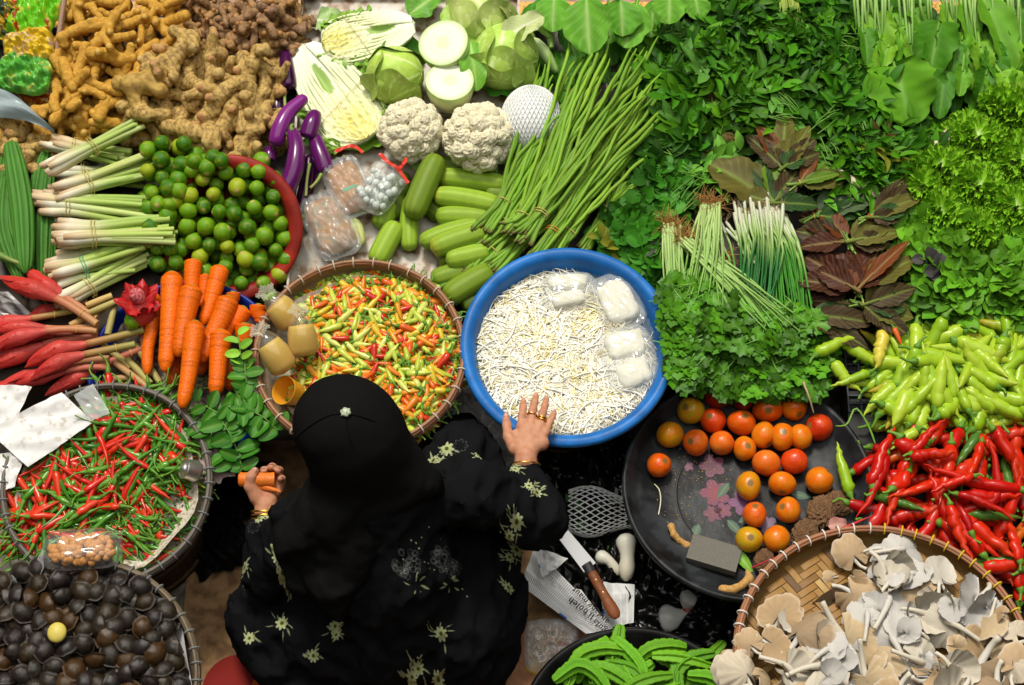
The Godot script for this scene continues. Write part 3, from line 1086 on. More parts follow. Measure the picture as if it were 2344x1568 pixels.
	mb.tube(g1, PackedFloat32Array([0.018, 0.018, 0.016, 0.012, 0.009, 0.007, 0.006, 0.005, 0.0045, 0.004]), 10, fade(Color(0.07, 0.21, 0.03), Color(0.36, 0.38, 0.12), 10, 2.0), 1.0, 5, 0.1, true, true)
	solo("ridged_gourd", mb.done(g1[5]), mat(0.55), "ridged gourd of which only the pale stalk end reaches in", "gourd", "", Transform3D(Basis(), g1[5]))
	lemongrass()
	torch_ginger()

func lemongrass() -> void:
	# [bulb end x, y, tip x, y, height, stalks, half width, tie share, label]
	var bundles := [
		[112, 326, 300, 372, 0.27, 9, 0.022, 0.3, "lemongrass bundle lying flat under the crossed one"],
		[135, 395, 320, 395, 0.24, 9, 0.022, 0.3, "short lemongrass bundle under the crossed one"],
		[100, 515, 350, 565, 0.235, 12, 0.03, 0.3, "lemongrass bundle low in the stack with whitish bulbs"],
		[122, 610, 340, 545, 0.245, 12, 0.03, 0.3, "lemongrass bundle near the bottom with whitish bulbs"],
		[140, 690, 350, 580, 0.27, 9, 0.022, 0.3, "slim lemongrass bundle laid aslant beside the torch ginger"],
		[118, 632, 322, 580, 0.285, 11, 0.026, 0.36, "lemongrass bundle tied with green string"],
		[82, 462, 352, 485, 0.285, 13, 0.028, 0.27, "lemongrass bundle with the widest spread white bulbs"],
		[126, 440, 356, 372, 0.305, 14, 0.027, 0.33, "lemongrass bundle tied with thin yellow bands, tips upward"],
		[132, 540, 386, 528, 0.315, 15, 0.031, 0.32, "thick lemongrass bundle with cut pale tips over the limes"],
		[108, 385, 312, 288, 0.33, 6, 0.017, 0.5, "small lemongrass bundle lying crosswise on top of the stack"]]
	var m := mat(0.5, 0.45)
	for q in bundles:
		var a := at(q[0], q[1], q[4])
		var b := at(q[2], q[3], q[4] + 0.005)
		var t := (b - a).normalized()
		var side := t.cross(Vector3.UP).normalized()
		var o := thing("lemongrass_bundle", q[8], "lemongrass", "", Transform3D(Basis(), a))
		var n: int = q[5] + 3
		q[6] *= 1.28
		for i in n:
			var ang := rnd(0, TAU)
			var k := sqrt((i + 0.5) / n)
			var ox := cos(ang) * k
			var oy := sin(ang) * k
			var w: float = q[6]
			var s0 := rnd(-0.018, 0.02)
			var s1 := rnd(-0.03, 0.02)
			var jx := rnd(-0.3, 0.3)
			var pts := []
			for e: float in [0.0, 0.18, q[7], 0.7, 1.0]:
				var wide := lerpf(0.62, 1.15, clampf(absf(e - q[7]) * 1.6, 0, 1))
				pts.append(a.lerp(b, e) + t * lerpf(s0, s1, e) + side * (ox + jx * (e - 0.3)) * w * wide + Vector3(0, oy * w * 0.62 * wide, 0))
			var path := curve(pts, 9)
			var f := rnd(0.85, 1.2)
			var rr := PackedFloat32Array([0.0085, 0.0108, 0.0112, 0.0094, 0.0082, 0.0075, 0.007, 0.0066, 0.0064])
			for z in 9:
				rr[z] *= f
			var cols := PackedColorArray()
			var g := vary(pick([Color(0.34, 0.46, 0.10), Color(0.42, 0.5, 0.16), Color(0.30, 0.42, 0.08)]), 0.15)
			var w0 := vary(pick([Color(0.68, 0.6, 0.44), Color(0.72, 0.68, 0.55), Color(0.58, 0.45, 0.28)]), 0.1)
			for z in 9:
				cols.push_back(Color(0.45, 0.3, 0.16) if z == 0 else w0.lerp(g, clampf((z - 1.2) / 3.0, 0, 1)))
			var sb := MB.new()
			sb.tube(path, rr, 8, cols, 1.0, 0, 0.0, true, true)
			part("stalk", sb.done(a), m, o)
		# the tie
		for turn in 2:
			var p := a.lerp(b, q[7] + turn * 0.03)
			var ringp := PackedVector3Array()
			for z in 13:
				var an := TAU * z / 12.0
				ringp.push_back(p + side * cos(an) * (q[6] * 0.66 + 0.0105) + Vector3(0, sin(an) * (q[6] * 0.42 + 0.0105), 0) + t * 0.004 * sin(an * 2.0))
			var wr := PackedFloat32Array()
			wr.resize(13)
			wr.fill(0.0011)
			var tb := MB.new()
			var tc := Color(0.05, 0.35, 0.2) if String(q[8]).contains("green string") else Color(0.55, 0.45, 0.14)
			tb.tube(ringp, wr, 5, fade(tc, tc, 13))
			part("tie", tb.done(a), mat(0.5), o)

func torch_ginger() -> void:
	# crate they lie on
	var lo := at(-70, 640, 0.22)
	var hi := at(285, 885, 0.22)
	solo("wooden_crate", flat_box(Vector3(lo.x, 0.002, lo.z), Vector3(hi.x, 0.22, hi.z), Color(0.04, 0.03, 0.02)), mat(0.8), "dark low crate under the torch ginger buds", "crate")
	var buds := [
		[67, 735, 95, 714, 124, 704, 200, 690, 0.235, 0.018, 1], [0, 800, 60, 770, 140, 765, 235, 770, 0.24, 0.02, 0],
		[-30, 840, 40, 812, 118, 785, 225, 768, 0.25, 0.022, 0], [112, 897, 169, 867, 247, 830, 343, 791, 0.245, 0.02, 0], [-20, 905, 60, 868, 180, 828, 250, 822, 0.25, 0.024, 1],
		[-40, 744, 50, 732, 110, 722, 165, 712, 0.26, 0.018, 2], [-30, 756, 60, 748, 135, 752, 226, 746, 0.27, 0.017, 1], [-25, 796, 40, 772, 135, 754, 222, 757, 0.285, 0.02, 1],
		[62, 832, 127, 800, 183, 791, 329, 755, 0.275, 0.021, 2], [76, 862, 127, 833, 180, 815, 309, 788, 0.29, 0.021, 2], [73, 628, 112, 656, 160, 688, 222, 728, 0.28, 0.02, 1], [11, 645, 70, 659, 150, 695, 222, 742, 0.295, 0.023, 1], [30, 880, 90, 862, 190, 842, 250, 842, 0.27, 0.019, 0]]
	var stem_tones := [Color(0.42, 0.13, 0.07), Color(0.44, 0.24, 0.10), Color(0.26, 0.27, 0.06)]
	for i in buds.size():
		var q: Array = buds[i]
		var path := curve([at(q[0], q[1], q[8]), at(q[2], q[3], q[8] + 0.006), at(q[4], q[5], q[8]), at(q[6], q[7], q[8] + 0.004)], 20)
		var o := thing("torch_ginger_bud", ["red torch ginger bud on a pinkish stem in the pile beside the carrots", "red torch ginger bud on a tan stem in the pile beside the carrots", "red torch ginger bud on a green stem in the pile beside the carrots"][q[10]], "flower bud", "torch ginger buds", Transform3D(Basis(), path[8]))
		var R: float = q[9]
		var red := vary(Color(0.50, 0.02, 0.018), 0.15)
		var pink := vary(Color(0.52, 0.085, 0.07), 0.12)
		var bud := path.slice(0, 11)
		var rr := PackedFloat32Array()
		var cols := PackedColorArray()
		for k in 11:
			var t := k / 10.0
			rr.push_back(R * (0.08 + pow(sin(PI * minf(t * 0.9 + 0.02, 0.62) / 1.05), 0.85) * 0.95) if t < 0.62 else R * lerpf(0.97, 0.42, (t - 0.62) / 0.38))
			cols.push_back(red.lerp(pink, t) * (1.0 + 0.15 * fine.get_noise_2d(k, i * 7.0)))
		var bb := MB.new()
		bb.tube(bud, rr, 14, cols, 0.85, 3, 0.06, false, true)
		part("bud", bb.done(path[8]), rough_mat("petal", 0.38, 0.02, 0.15, 12.0), o)
		# scale petals wrapped round it
		for k in 4:
			var e := 7 - k
			var d := (bud[e - 4 if e > 4 else 0] - bud[e]).normalized()
			var an := -0.2 + k * 0.9 + i
			var sd := d.cross(Vector3.UP).normalized()
			var upv := (Vector3.UP * absf(cos(an)) + sd * sin(an)).normalized()
			var lb := MB.new()
			lb.leaf(bud[e] + upv * rr[e] * 0.96, d, upv, R * 3.4, R * 1.5, 0, 0.25, -0.55, 0.0, pink.lerp(red, 0.4), red.lerp(pink, 0.25), 7, 3)
			part("petal", lb.done(path[8]), rough_mat("petal", 0.38, 0.02, 0.15, 12.0), o)
		var st := path.slice(10, 20)
		var sr := PackedFloat32Array()
		for k in 10:
			sr.push_back(R * lerpf(0.46, 0.4, k / 9.0))
		var sb := MB.new()
		var tone: Color = stem_tones[q[10]]
		sb.tube(st, sr, 9, fade(pink.lerp(tone, 0.5), tone, 10), 1.0, 0, 0, false, true)
		part("stem", sb.done(path[8]), mat(0.5), o)
		if i % 2 == 1:
			var p := st[5]
			var d := (st[6] - st[4]).normalized()
			var sd := d.cross(Vector3.UP).normalized()
			var ringp := PackedVector3Array()
			var wr := PackedFloat32Array()
			for z in 11:
				var an := TAU * z / 10.0
				ringp.push_back(p + (sd * cos(an) + sd.cross(d) * sin(an)) * (sr[5] + 0.001) + d * 0.003 * sin(an))
				wr.push_back(0.0012)
			var tb := MB.new()
			tb.tube(ringp, wr, 5, fade(Color(0.6, 0.42, 0.1), Color(0.6, 0.42, 0.1), 11))
			part("rubber_band", tb.done(path[8]), mat(0.5), o)
	# cut stems among them
	var stems := [[197, 700, 256, 676, 0.29], [205, 716, 270, 688, 0.295], [246, 766, 262, 700, 0.28], [160, 745, 240, 705, 0.27], [262, 830, 335, 884, 0.255], [290, 822, 345, 878, 0.255], [310, 790, 365, 875, 0.245], [235, 790, 300, 840, 0.25], [250, 868, 318, 862, 0.24], [325, 760, 340, 860, 0.25]]
	for q in stems:
		var path := curve([at(q[0], q[1], q[4]), at(q[2], q[3], q[4])], 5)
		var sb := MB.new()
		var c0 := vary(pick([Color(0.42, 0.2, 0.09), Color(0.3, 0.26, 0.07), Color(0.5, 0.3, 0.1)]), 0.1)
		var cc := fade(c0, c0.lerp(Color(0.5, 0.4, 0.14), 0.5), 5)
		sb.tube(path, PackedFloat32Array([0.008, 0.0085, 0.0085, 0.008, 0.0075]), 9, cc, 1.0, 0, 0, true, true)
		solo("flower_cutting", sb.done(path[2]), mat(0.5), "bare cut torch ginger stem lying under the buds", "stem", "cut torch ginger stems", Transform3D(Basis(), path[2]))
	# the open flower standing in the blue tray
	var c := at(316, 690, 0.33)
	var o := thing("torch_ginger_flower", "open red torch ginger flower standing beside the carrots", "flower", "", Transform3D(Basis(), c))
	var base := at(328, 745, 0.26)
	var neck := curve([at(334, 800, 0.24), base, at(322, 712, 0.3), c], 10)
	var bb := MB.new()
	bb.tube(neck, PackedFloat32Array([0.011, 0.012, 0.013, 0.015, 0.02, 0.028, 0.034, 0.034, 0.028, 0.015]), 14, fade(Color(0.48, 0.13, 0.09), Color(0.5, 0.03, 0.03), 10), 1.0, 5, 0.08)
	part("base", bb.done(c), mat(0.4), o)
	var hub := MB.new()
	hub.blob(Vector3(0, 0.012, -0.008), Vector3(0.02, 0.022, 0.02), Basis(), 20, 14, func(d: Vector3) -> float: return 1.0 + 0.08 * sin(d.x * 30.0) * sin(d.z * 30.0), func(d: Vector3) -> Color: return Color(0.6, 0.2, 0.2) if sin(d.x * 30.0) * sin(d.z * 30.0) > 0.1 else Color(0.4, 0.05, 0.06))
	part("heart", hub.done(), mat(0.5), o)
	for k in 18:
		var an := TAU * k / 18.0 + rnd(-0.25, 0.25)
		var d := Vector3(cos(an), rnd(0.3, 1.5), sin(an) - 0.5).normalized()
		var lb := MB.new()
		lb.leaf(Vector3(cos(an) * 0.016, -0.012, sin(an) * 0.016), d, (Vector3.UP - d * d.y).normalized() * -1.0 + Vector3(0, 0.4, 0), rnd(0.03, 0.048), rnd(0.018, 0.032), 3, rnd(-0.7, 0.3), 0.4, 0.1, Color(0.44, 0.05, 0.045), Color(0.48, 0.015, 0.016), 6, 2, k)
		part("petal", lb.done(), mat(0.4), o)

func lime_mesh(seed: int, base: Color) -> ArrayMesh:
	var mb := MB.new()
	mb.blob(Vector3.ZERO, Vector3.ONE, Basis(), 22, 16, func(d: Vector3) -> float: return 1.0 + 0.03 * fine.get_noise_3dv(d * 2.0 + Vector3(seed, 0, 0)) + 0.07 * pow(absf(d.y), 14.0), func(d: Vector3) -> Color:
		var n := fine.get_noise_3dv(d * 1.6 + Vector3(0, seed, 0))
		var c := base.lerp(Color(0.34, 0.36, 0.012), clampf(n * 1.2, 0.0, 0.7))
		c = c * (1.0 + 0.2 * fine.get_noise_3dv(d * 9.0))
		c = c.lerp(Color(0.3, 0.25, 0.06), clampf((fine.get_noise_3dv(d * 4.0 + Vector3(seed, 7, 3)) - 0.38) * 4.0, 0.0, 0.6))
		if d.y > 0.975:
			c = Color(0.45, 0.36, 0.1)
		return c)
	return mb.done()

func build_limes() -> void:
	rng.seed = 33
	var skin := rough_mat("lime skin", 0.28, 0.09, 0.05, 1.2, 0.5)
	var kinds := []
	for c in [[Color(0.04, 0.16, 0.005), "dark green"], [Color(0.07, 0.23, 0.007), "green"], [Color(0.13, 0.32, 0.01), "light green"], [Color(0.3, 0.4, 0.014), "yellowish"]]:
		for k in 2:
			kinds.append([lime_mesh(kinds.size() * 9, c[0]), c[1]])
	var pl := poly([335, 335, 400, 318, 480, 350, 540, 385, 600, 362, 640, 420, 655, 490, 655, 600, 620, 680, 540, 690, 470, 650, 400, 620, 340, 600, 330, 480])
	var lay := func(n: int, apart: float, base: float, dome: float, label: String) -> void:
		for p: Vector2 in scatter(pl, n, apart):
			var k: Array = kinds[[0, 1, 2, 3, 4, 5, 2, 3, 4, 5, 6, 7][rng.randi() % 12]]
			var s := rnd(0.0175, 0.0225)
			var q := on_plane(p.x, p.y, tr.lime, base + dome * (1.0 - exp(-edge_dist(p, pl) / 50.0)))
			solo("lime", k[0], skin, "%s lime %s" % [k[1], label], "lime", "limes in the red basin", Transform3D(spin().scaled(Vector3(s, s * rnd(0.9, 1.12), s * rnd(0.95, 1.05))), q))
	lay.call(60, 36, -0.085, 0.03, "deep in the red basin")
	lay.call(70, 34, -0.055, 0.035, "half hidden in the red basin")
	lay.call(78, 33, -0.02, 0.03, "on top in the red basin")
	for k in 26:
		var a := deg_to_rad(lerpf(95, 262, k / 25.0) + rnd(-3, 3))
		var w: float = rad.lime * rnd(0.82, 1.08)
		var s := rnd(0.0185, 0.022)
		var q: Array = pick(kinds)
		solo("lime", q[0], skin, "%s lime spilling over the rim of the red basin" % q[1], "lime", "limes in the red basin", Transform3D(spin().scaled(Vector3(s, s, s)), tr.lime * Vector3(cos(a) * w, rnd(0.004, 0.022), -sin(a) * w)))
	var p := at(304, 734, 0.295)
	solo("lime", kinds[4][0], skin, "single light green lime lying between torch ginger and carrots", "lime", "", Transform3D(spin().scaled(Vector3(0.021, 0.02, 0.021)), p))

# a fruit along a path of picture points [x, y, h, ...] with a swelling profile
func along(pts: Array, n: int) -> PackedVector3Array:
	var p := []
	for i in range(0, pts.size(), 3):
		p.append(at(pts[i], pts[i + 1], pts[i + 2]))
	return curve(p, n)

func build_middle() -> void:
	rng.seed = 44
	# stained metal sheet tray under cabbages and cucumbers
	var lo := at(692, -8, 0.204)
	var hi := at(1190, 668, 0.204)
	var tin := noise_mat(0.016, [[0.2, Color(0.15, 0.075, 0.03)], [0.36, Color(0.3, 0.21, 0.13)], [0.5, Color(0.42, 0.36, 0.28)], [0.8, Color(0.5, 0.47, 0.42)]], 2.3, 0.45, 0.05)
	var o := thing("metal_tray", "rust stained pale metal tray under the cabbages and cucumbers", "tray", "", Transform3D(Basis(), (lo + hi) / 2))
	var s := (hi - lo) / 2
	part("sheet", flat_box(Vector3(-s.x, -0.003, -s.z), Vector3(s.x, 0.003, s.z)), tin, o)
	for q in [[Vector3(-s.x, 0.0031, -s.z), Vector3(-s.x + 0.006, 0.03, s.z)], [Vector3(s.x - 0.006, 0.0031, -s.z), Vector3(s.x, 0.03, s.z)], [Vector3(-s.x + 0.0061, 0.0031, -s.z), Vector3(s.x - 0.0061, 0.03, -s.z + 0.006)]]:
		part("rim", flat_box(q[0], q[1]), tin, o)
	eggplants()
	napa()
	cabbages()
	cauliflowers()
	packs()
	cucumbers()

func eggplants() -> void:
	var list := [
		[[653, 118, 0.27, 656, 160, 0.275, 662, 205, 0.27], 0.02, 0, 0.5, "dark purple eggplant end showing beside the napa cabbage"],
		[[640, 205, 0.255, 636, 235, 0.26, 633, 275, 0.255], 0.021, 0, 0.4, "dark blackish eggplant partly hidden by the ginger"],
		[[620, 340, 0.27, 617, 352, 0.275, 616, 370, 0.272], 0.017, 0, 0.9, "small purple eggplant tip peeping beside the lime basin"],
		[[709, 355, 0.25, 703, 400, 0.25, 690, 470, 0.245, 684, 502, 0.24], 0.017, 2, 0.35, "thin blackish eggplant running down beside the clear packs"],
		[[735, 345, 0.235, 715, 400, 0.235, 700, 450, 0.235], 0.014, 0, 0.3, "slender black eggplant under the others"],
		[[722, 258, 0.285, 714, 282, 0.29, 703, 318, 0.28], 0.023, 0, 1.0, "short purple eggplant beside the napa cabbage"],
		[[716, 300, 0.27, 730, 345, 0.275, 750, 398, 0.27], 0.022, 0, 0.95, "glossy purple eggplant pointing at the clear packs"],
		[[700, 222, 0.31, 662, 255, 0.315, 640, 295, 0.315, 629, 336, 0.30], 0.0205, 0, 1.9, "long mauve eggplant lying on top of the others"],
		[[667, 297, 0.315, 678, 335, 0.325, 672, 390, 0.32, 647, 448, 0.30], 0.023, 1, 1.1, "large curved purple eggplant with a green cap"]]
	for q in list:
		var path := along(q[0], 18)
		var rr := PackedFloat32Array()
		for k in 18:
			var t := k / 17.0
			rr.push_back(q[1] * (0.62 + 0.4 * sin(t * 2.2)) * (1.0 if t < 0.85 else sqrt(maxf(0.0, 1.0 - pow((t - 0.85) / 0.15, 2.0))) + 0.02) * (0.55 if k == 0 else 1.0))
		var c: Color = Color(0.115, 0.012, 0.115) * q[3]
		var mb := MB.new()
		mb.tube(path, rr, 20, fade(c, c * 0.8, 18), 1.0)
		var o := thing("eggplant", q[4], "eggplant", "", Transform3D(Basis(), path[9]))
		part("body", mb.done(path[9]), mat(0.22, 0.5, 0.25), o)
		if q[2] > 0:
			var e := path[0] if q[2] == 1 else path[17]
			var d := (path[0] - path[2]).normalized() if q[2] == 1 else (path[17] - path[15]).normalized()
			var cap := MB.new()
			var green := Color(0.12, 0.22, 0.03)
			cap.tube(curve([e - d * 0.018, e - d * 0.002, e + d * 0.01, e + d * 0.02 + Vector3(0.005, 0.004, 0.006), e + d * 0.034 + Vector3(0.012, 0, 0.014)], 9), PackedFloat32Array([0.016, 0.017, 0.0155, 0.011, 0.007, 0.005, 0.0045, 0.004, 0.005]), 10, fade(green, Color(0.25, 0.36, 0.07), 9), 1.0, 5, 0.12)
			part("cap", cap.done(path[9]), mat(0.5), o)
	# thin stalks among them
	for q in [[[708, 375, 0.29, 702, 410, 0.29, 700, 448, 0.28], "upright"], [[735, 398, 0.28, 725, 415, 0.28, 710, 430, 0.275], "slanting"], [[650, 210, 0.28, 652, 240, 0.285, 656, 280, 0.28], "straight"]]:
		var path := along(q[0], 7)
		var mb := MB.new()
		mb.tube(path, PackedFloat32Array([0.005, 0.0045, 0.004, 0.004, 0.0035, 0.0035, 0.004]), 7, fade(Color(0.2, 0.3, 0.06), Color(0.32, 0.36, 0.1), 7))
		solo("eggplant_stalk", mb.done(path[3]), mat(0.5), "%s green stalk lying among the eggplants" % q[1], "stalk", "", Transform3D(Basis(), path[3]))

# halved Chinese cabbage, cut face up: ribbed outer leaves round a crinkled heart
func napa() -> void:
	for q in [[[690, 100, 840, 318], 0.27, "halved napa cabbage leaning over the eggplants, cut face up", 95.0, 0], [[950, 52, 735, 100], 0.28, "halved napa cabbage at the platform edge, cut face up", 74.0, 1]]:
		var e: Array = q[0]
		var a := at(e[0], e[1], q[1])
		var b := at(e[2], e[3], q[1])
		var t := (b - a).normalized()
		var side := Vector3.UP.cross(t).normalized()
		var up := t.cross(side).normalized()
		var l := a.distance_to(b)
		var w: float = q[3] * 0.00104
		var o := thing("napa_cabbage", q[2], "cabbage", "", Transform3D(Basis(), a))
		var width := func(s: float) -> float: return w * (0.62 + 0.38 * sin(minf(s * 1.25, 1.0) * PI * 0.5 + 0.1)) * sqrt(clampf(1.0 - pow(absf(s * 2.0 - 1.0), 4.5), 0.0, 1.0)) * (0.86 + 0.14 * s)
		# cut face with layers of leaf edges running lengthwise
		var face := MB.new()
		face.sheet(60, 44, func(s: float, u: float) -> Vector3:
			var v := u * 2.0 - 1.0
			var ww: float = width.call(s)
			var frill := clampf((s - 0.42) * 3.0, 0.0, 1.0) * (1.0 - pow(absf(v), 4.0))
			var layer := sin(absf(v) * 26.0 + s * 2.0) * 0.0022 * (1.0 - frill * 0.5)
			var h := layer + frill * (0.012 * fine.get_noise_3d(s * 26.0, v * 11.0, 3.0) + 0.008 * fine.get_noise_3d(s * 60.0, v * 30.0, 9.0)) - 0.01 * pow(absf(v), 3.0)
			if s > 0.2 and s < 0.5 and absf(v + 0.08) < 0.2:
				h -= 0.014 * sin((s - 0.2) / 0.3 * PI) * (1.0 - absf(v + 0.08) / 0.2)
			return t * (s * l) + side * (v * ww) + up * h, func(s: float, u: float) -> Color:
			var v := u * 2.0 - 1.0
			var white := Color(0.82, 0.85, 0.68)
			var core := Color(0.76, 0.68, 0.17)
			var frill := clampf((s - 0.4) * 2.6, 0.0, 1.0) * clampf(1.35 - absf(v) * 1.25, 0.0, 1.0)
			var c := white.lerp(core, frill * (0.8 + 0.4 * fine.get_noise_3d(s * 24.0, v * 12.0, 1.0)))
			c = c.lerp(Color(0.34, 0.46, 0.08), 0.6 * pow(0.5 + 0.5 * sin(absf(v) * 26.0 + s * 2.0 + 2.0), 10.0))
			if pow((s - 0.36) / 0.15, 2.0) + pow((v + 0.08) / 0.2, 2.0) + 0.5 * fine.get_noise_3d(s * 20.0, v * 9.0, 5.0) < 1.0:
				c = c.lerp(Color(0.22, 0.4, 0.02), 0.8)
			if absf(v) > 0.9:
				c = c.lerp(Color(0.5, 0.62, 0.3), 0.6)
			return c)
		part("cut_face", face.done(), mat(0.45, 0.4, 0.0, 0.15), o)
		var back := MB.new()
		back.sheet(24, 22, func(s: float, u: float) -> Vector3:
			var an := PI * u
			var ww: float = width.call(s)
			return t * (s * l) + side * (cos(an) * ww * 1.01) - up * (sin(an) * ww * 0.75 * (1.0 + 0.04 * sin(an * 9.0)) + 0.008), func(s: float, u: float) -> Color: return Color(0.62, 0.68, 0.42).lerp(Color(0.3, 0.45, 0.1), clampf(s * 1.2 - 0.3, 0, 1) * 0.8))
		part("outer_leaf", back.done(), mat(0.45, 0.4), o)
		# frilly rim leaves that stick out past the cut
		for k in 22:
			var sgn := -1.0 if k % 2 else 1.0
			var s := rnd(0.45, 1.0)
			var ww: float = width.call(minf(s, 0.97))
			var p := t * (s * l * 0.99) + side * (sgn * ww * 0.97) - up * 0.008
			var d := (side * sgn + t * rnd(0.1, 1.3) - up * 0.25).normalized()
			var lb := MB.new()
			lb.leaf(p - d * 0.012, d, up, rnd(0.022, 0.042), rnd(0.03, 0.05), 3, 0.8, 0.25, 0.16, Color(0.42, 0.55, 0.14), Color(0.22, 0.42, 0.05), 7, 3, k * 1.3)
			part("frill", lb.done(), mat(0.5, 0.4, 0.0, 0.25), o)
		for sgn: float in [-1.0, 1.0]:
			for k in 6:
				var pts := []
				for z in 7:
					var sz := z / 6.0 * (0.45 + 0.07 * k) + 0.03
					var wz: float = width.call(sz)
					pts.append(t * (sz * l) + side * (sgn * wz * (0.28 + 0.13 * k)) + up * (0.002 - 0.0012 * k))
				var rib := MB.new()
				rib.tube(curve(pts, 9), PackedFloat32Array([0.005, 0.0065, 0.0065, 0.006, 0.0055, 0.005, 0.004, 0.003, 0.001]), 8, fade(Color(0.82, 0.85, 0.72), Color(0.66, 0.72, 0.36), 9), 0.6)
				part("rib", rib.done(), mat(0.42, 0.4), o)
		# a string tied across
		var sb := MB.new()
		var pts := []
		for z in 9:
			var u := z / 4.0 - 1.0
			var ww2: float = width.call(0.6)
			pts.append(t * l * (0.62 - 0.1 * u) + side * u * ww2 + up * (0.006 - 0.008 * u * u * u * u))
		sb.tube(curve(pts, 14), PackedFloat32Array([0.0007, 0.0007, 0.0007, 0.0007, 0.0007, 0.0007, 0.0007, 0.0007, 0.0007, 0.0007, 0.0007, 0.0007, 0.0007, 0.0007]), 4, fade(Color(0.5, 0.36, 0.12), Color(0.5, 0.36, 0.12), 14))
		part("string", sb.done(), mat(0.6), o)

func veined_ball(o: Node3D, c: Vector3, R: float, apex: Vector3, base: Color, vein: Color, called := "wrapper_leaf", reach := 0.62, flare := 0.06) -> void:
	# one big leaf clasping the head; veins fan from its stalk
	var ax := apex.normalized()
	var u0 := ax.cross(Vector3.UP).normalized()
	var u1 := u0.cross(ax).normalized()
	var mb := MB.new()
	mb.sheet(26, 60, func(s: float, t: float) -> Vector3:
		var an := t * TAU
		var th := s * PI * reach * (1.0 + 0.06 * sin(an * 5.0) * s)
		var d := ax * cos(th) + (u0 * cos(an) + u1 * sin(an)) * sin(th)
		var k := 1.0 + 0.012 * fine.get_noise_3dv(d * 5.0) + flare * pow(s, 6.0) * (1.0 + 0.5 * sin(an * 4.0)) + 0.012 * pow(absf(cos(an * 4.5 + sin(s * 4.0) * 0.4)), 24.0)
		return d * R * k, func(s: float, t: float) -> Color:
		var an := t * TAU
		var v := pow(absf(cos(an * 3.5 + sin(s * 4.0) * 0.5)), 24.0 + 90.0 * s)
		v = maxf(v, 0.5 * pow(absf(cos(an * 10.5 + s * 5.0 + sin(s * 9.0 + an))), 70.0) * clampf(s * 3.0 - 0.6, 0.0, 1.0))
		return base.lerp(vein, v * 0.95) * (1.0 + 0.1 * fine.get_noise_2d(s * 6.0, an * 3.0)))
	part(called, mb.done(), mat(0.42, 0.45, 0.0, 0.12), o, Transform3D(Basis(), c))

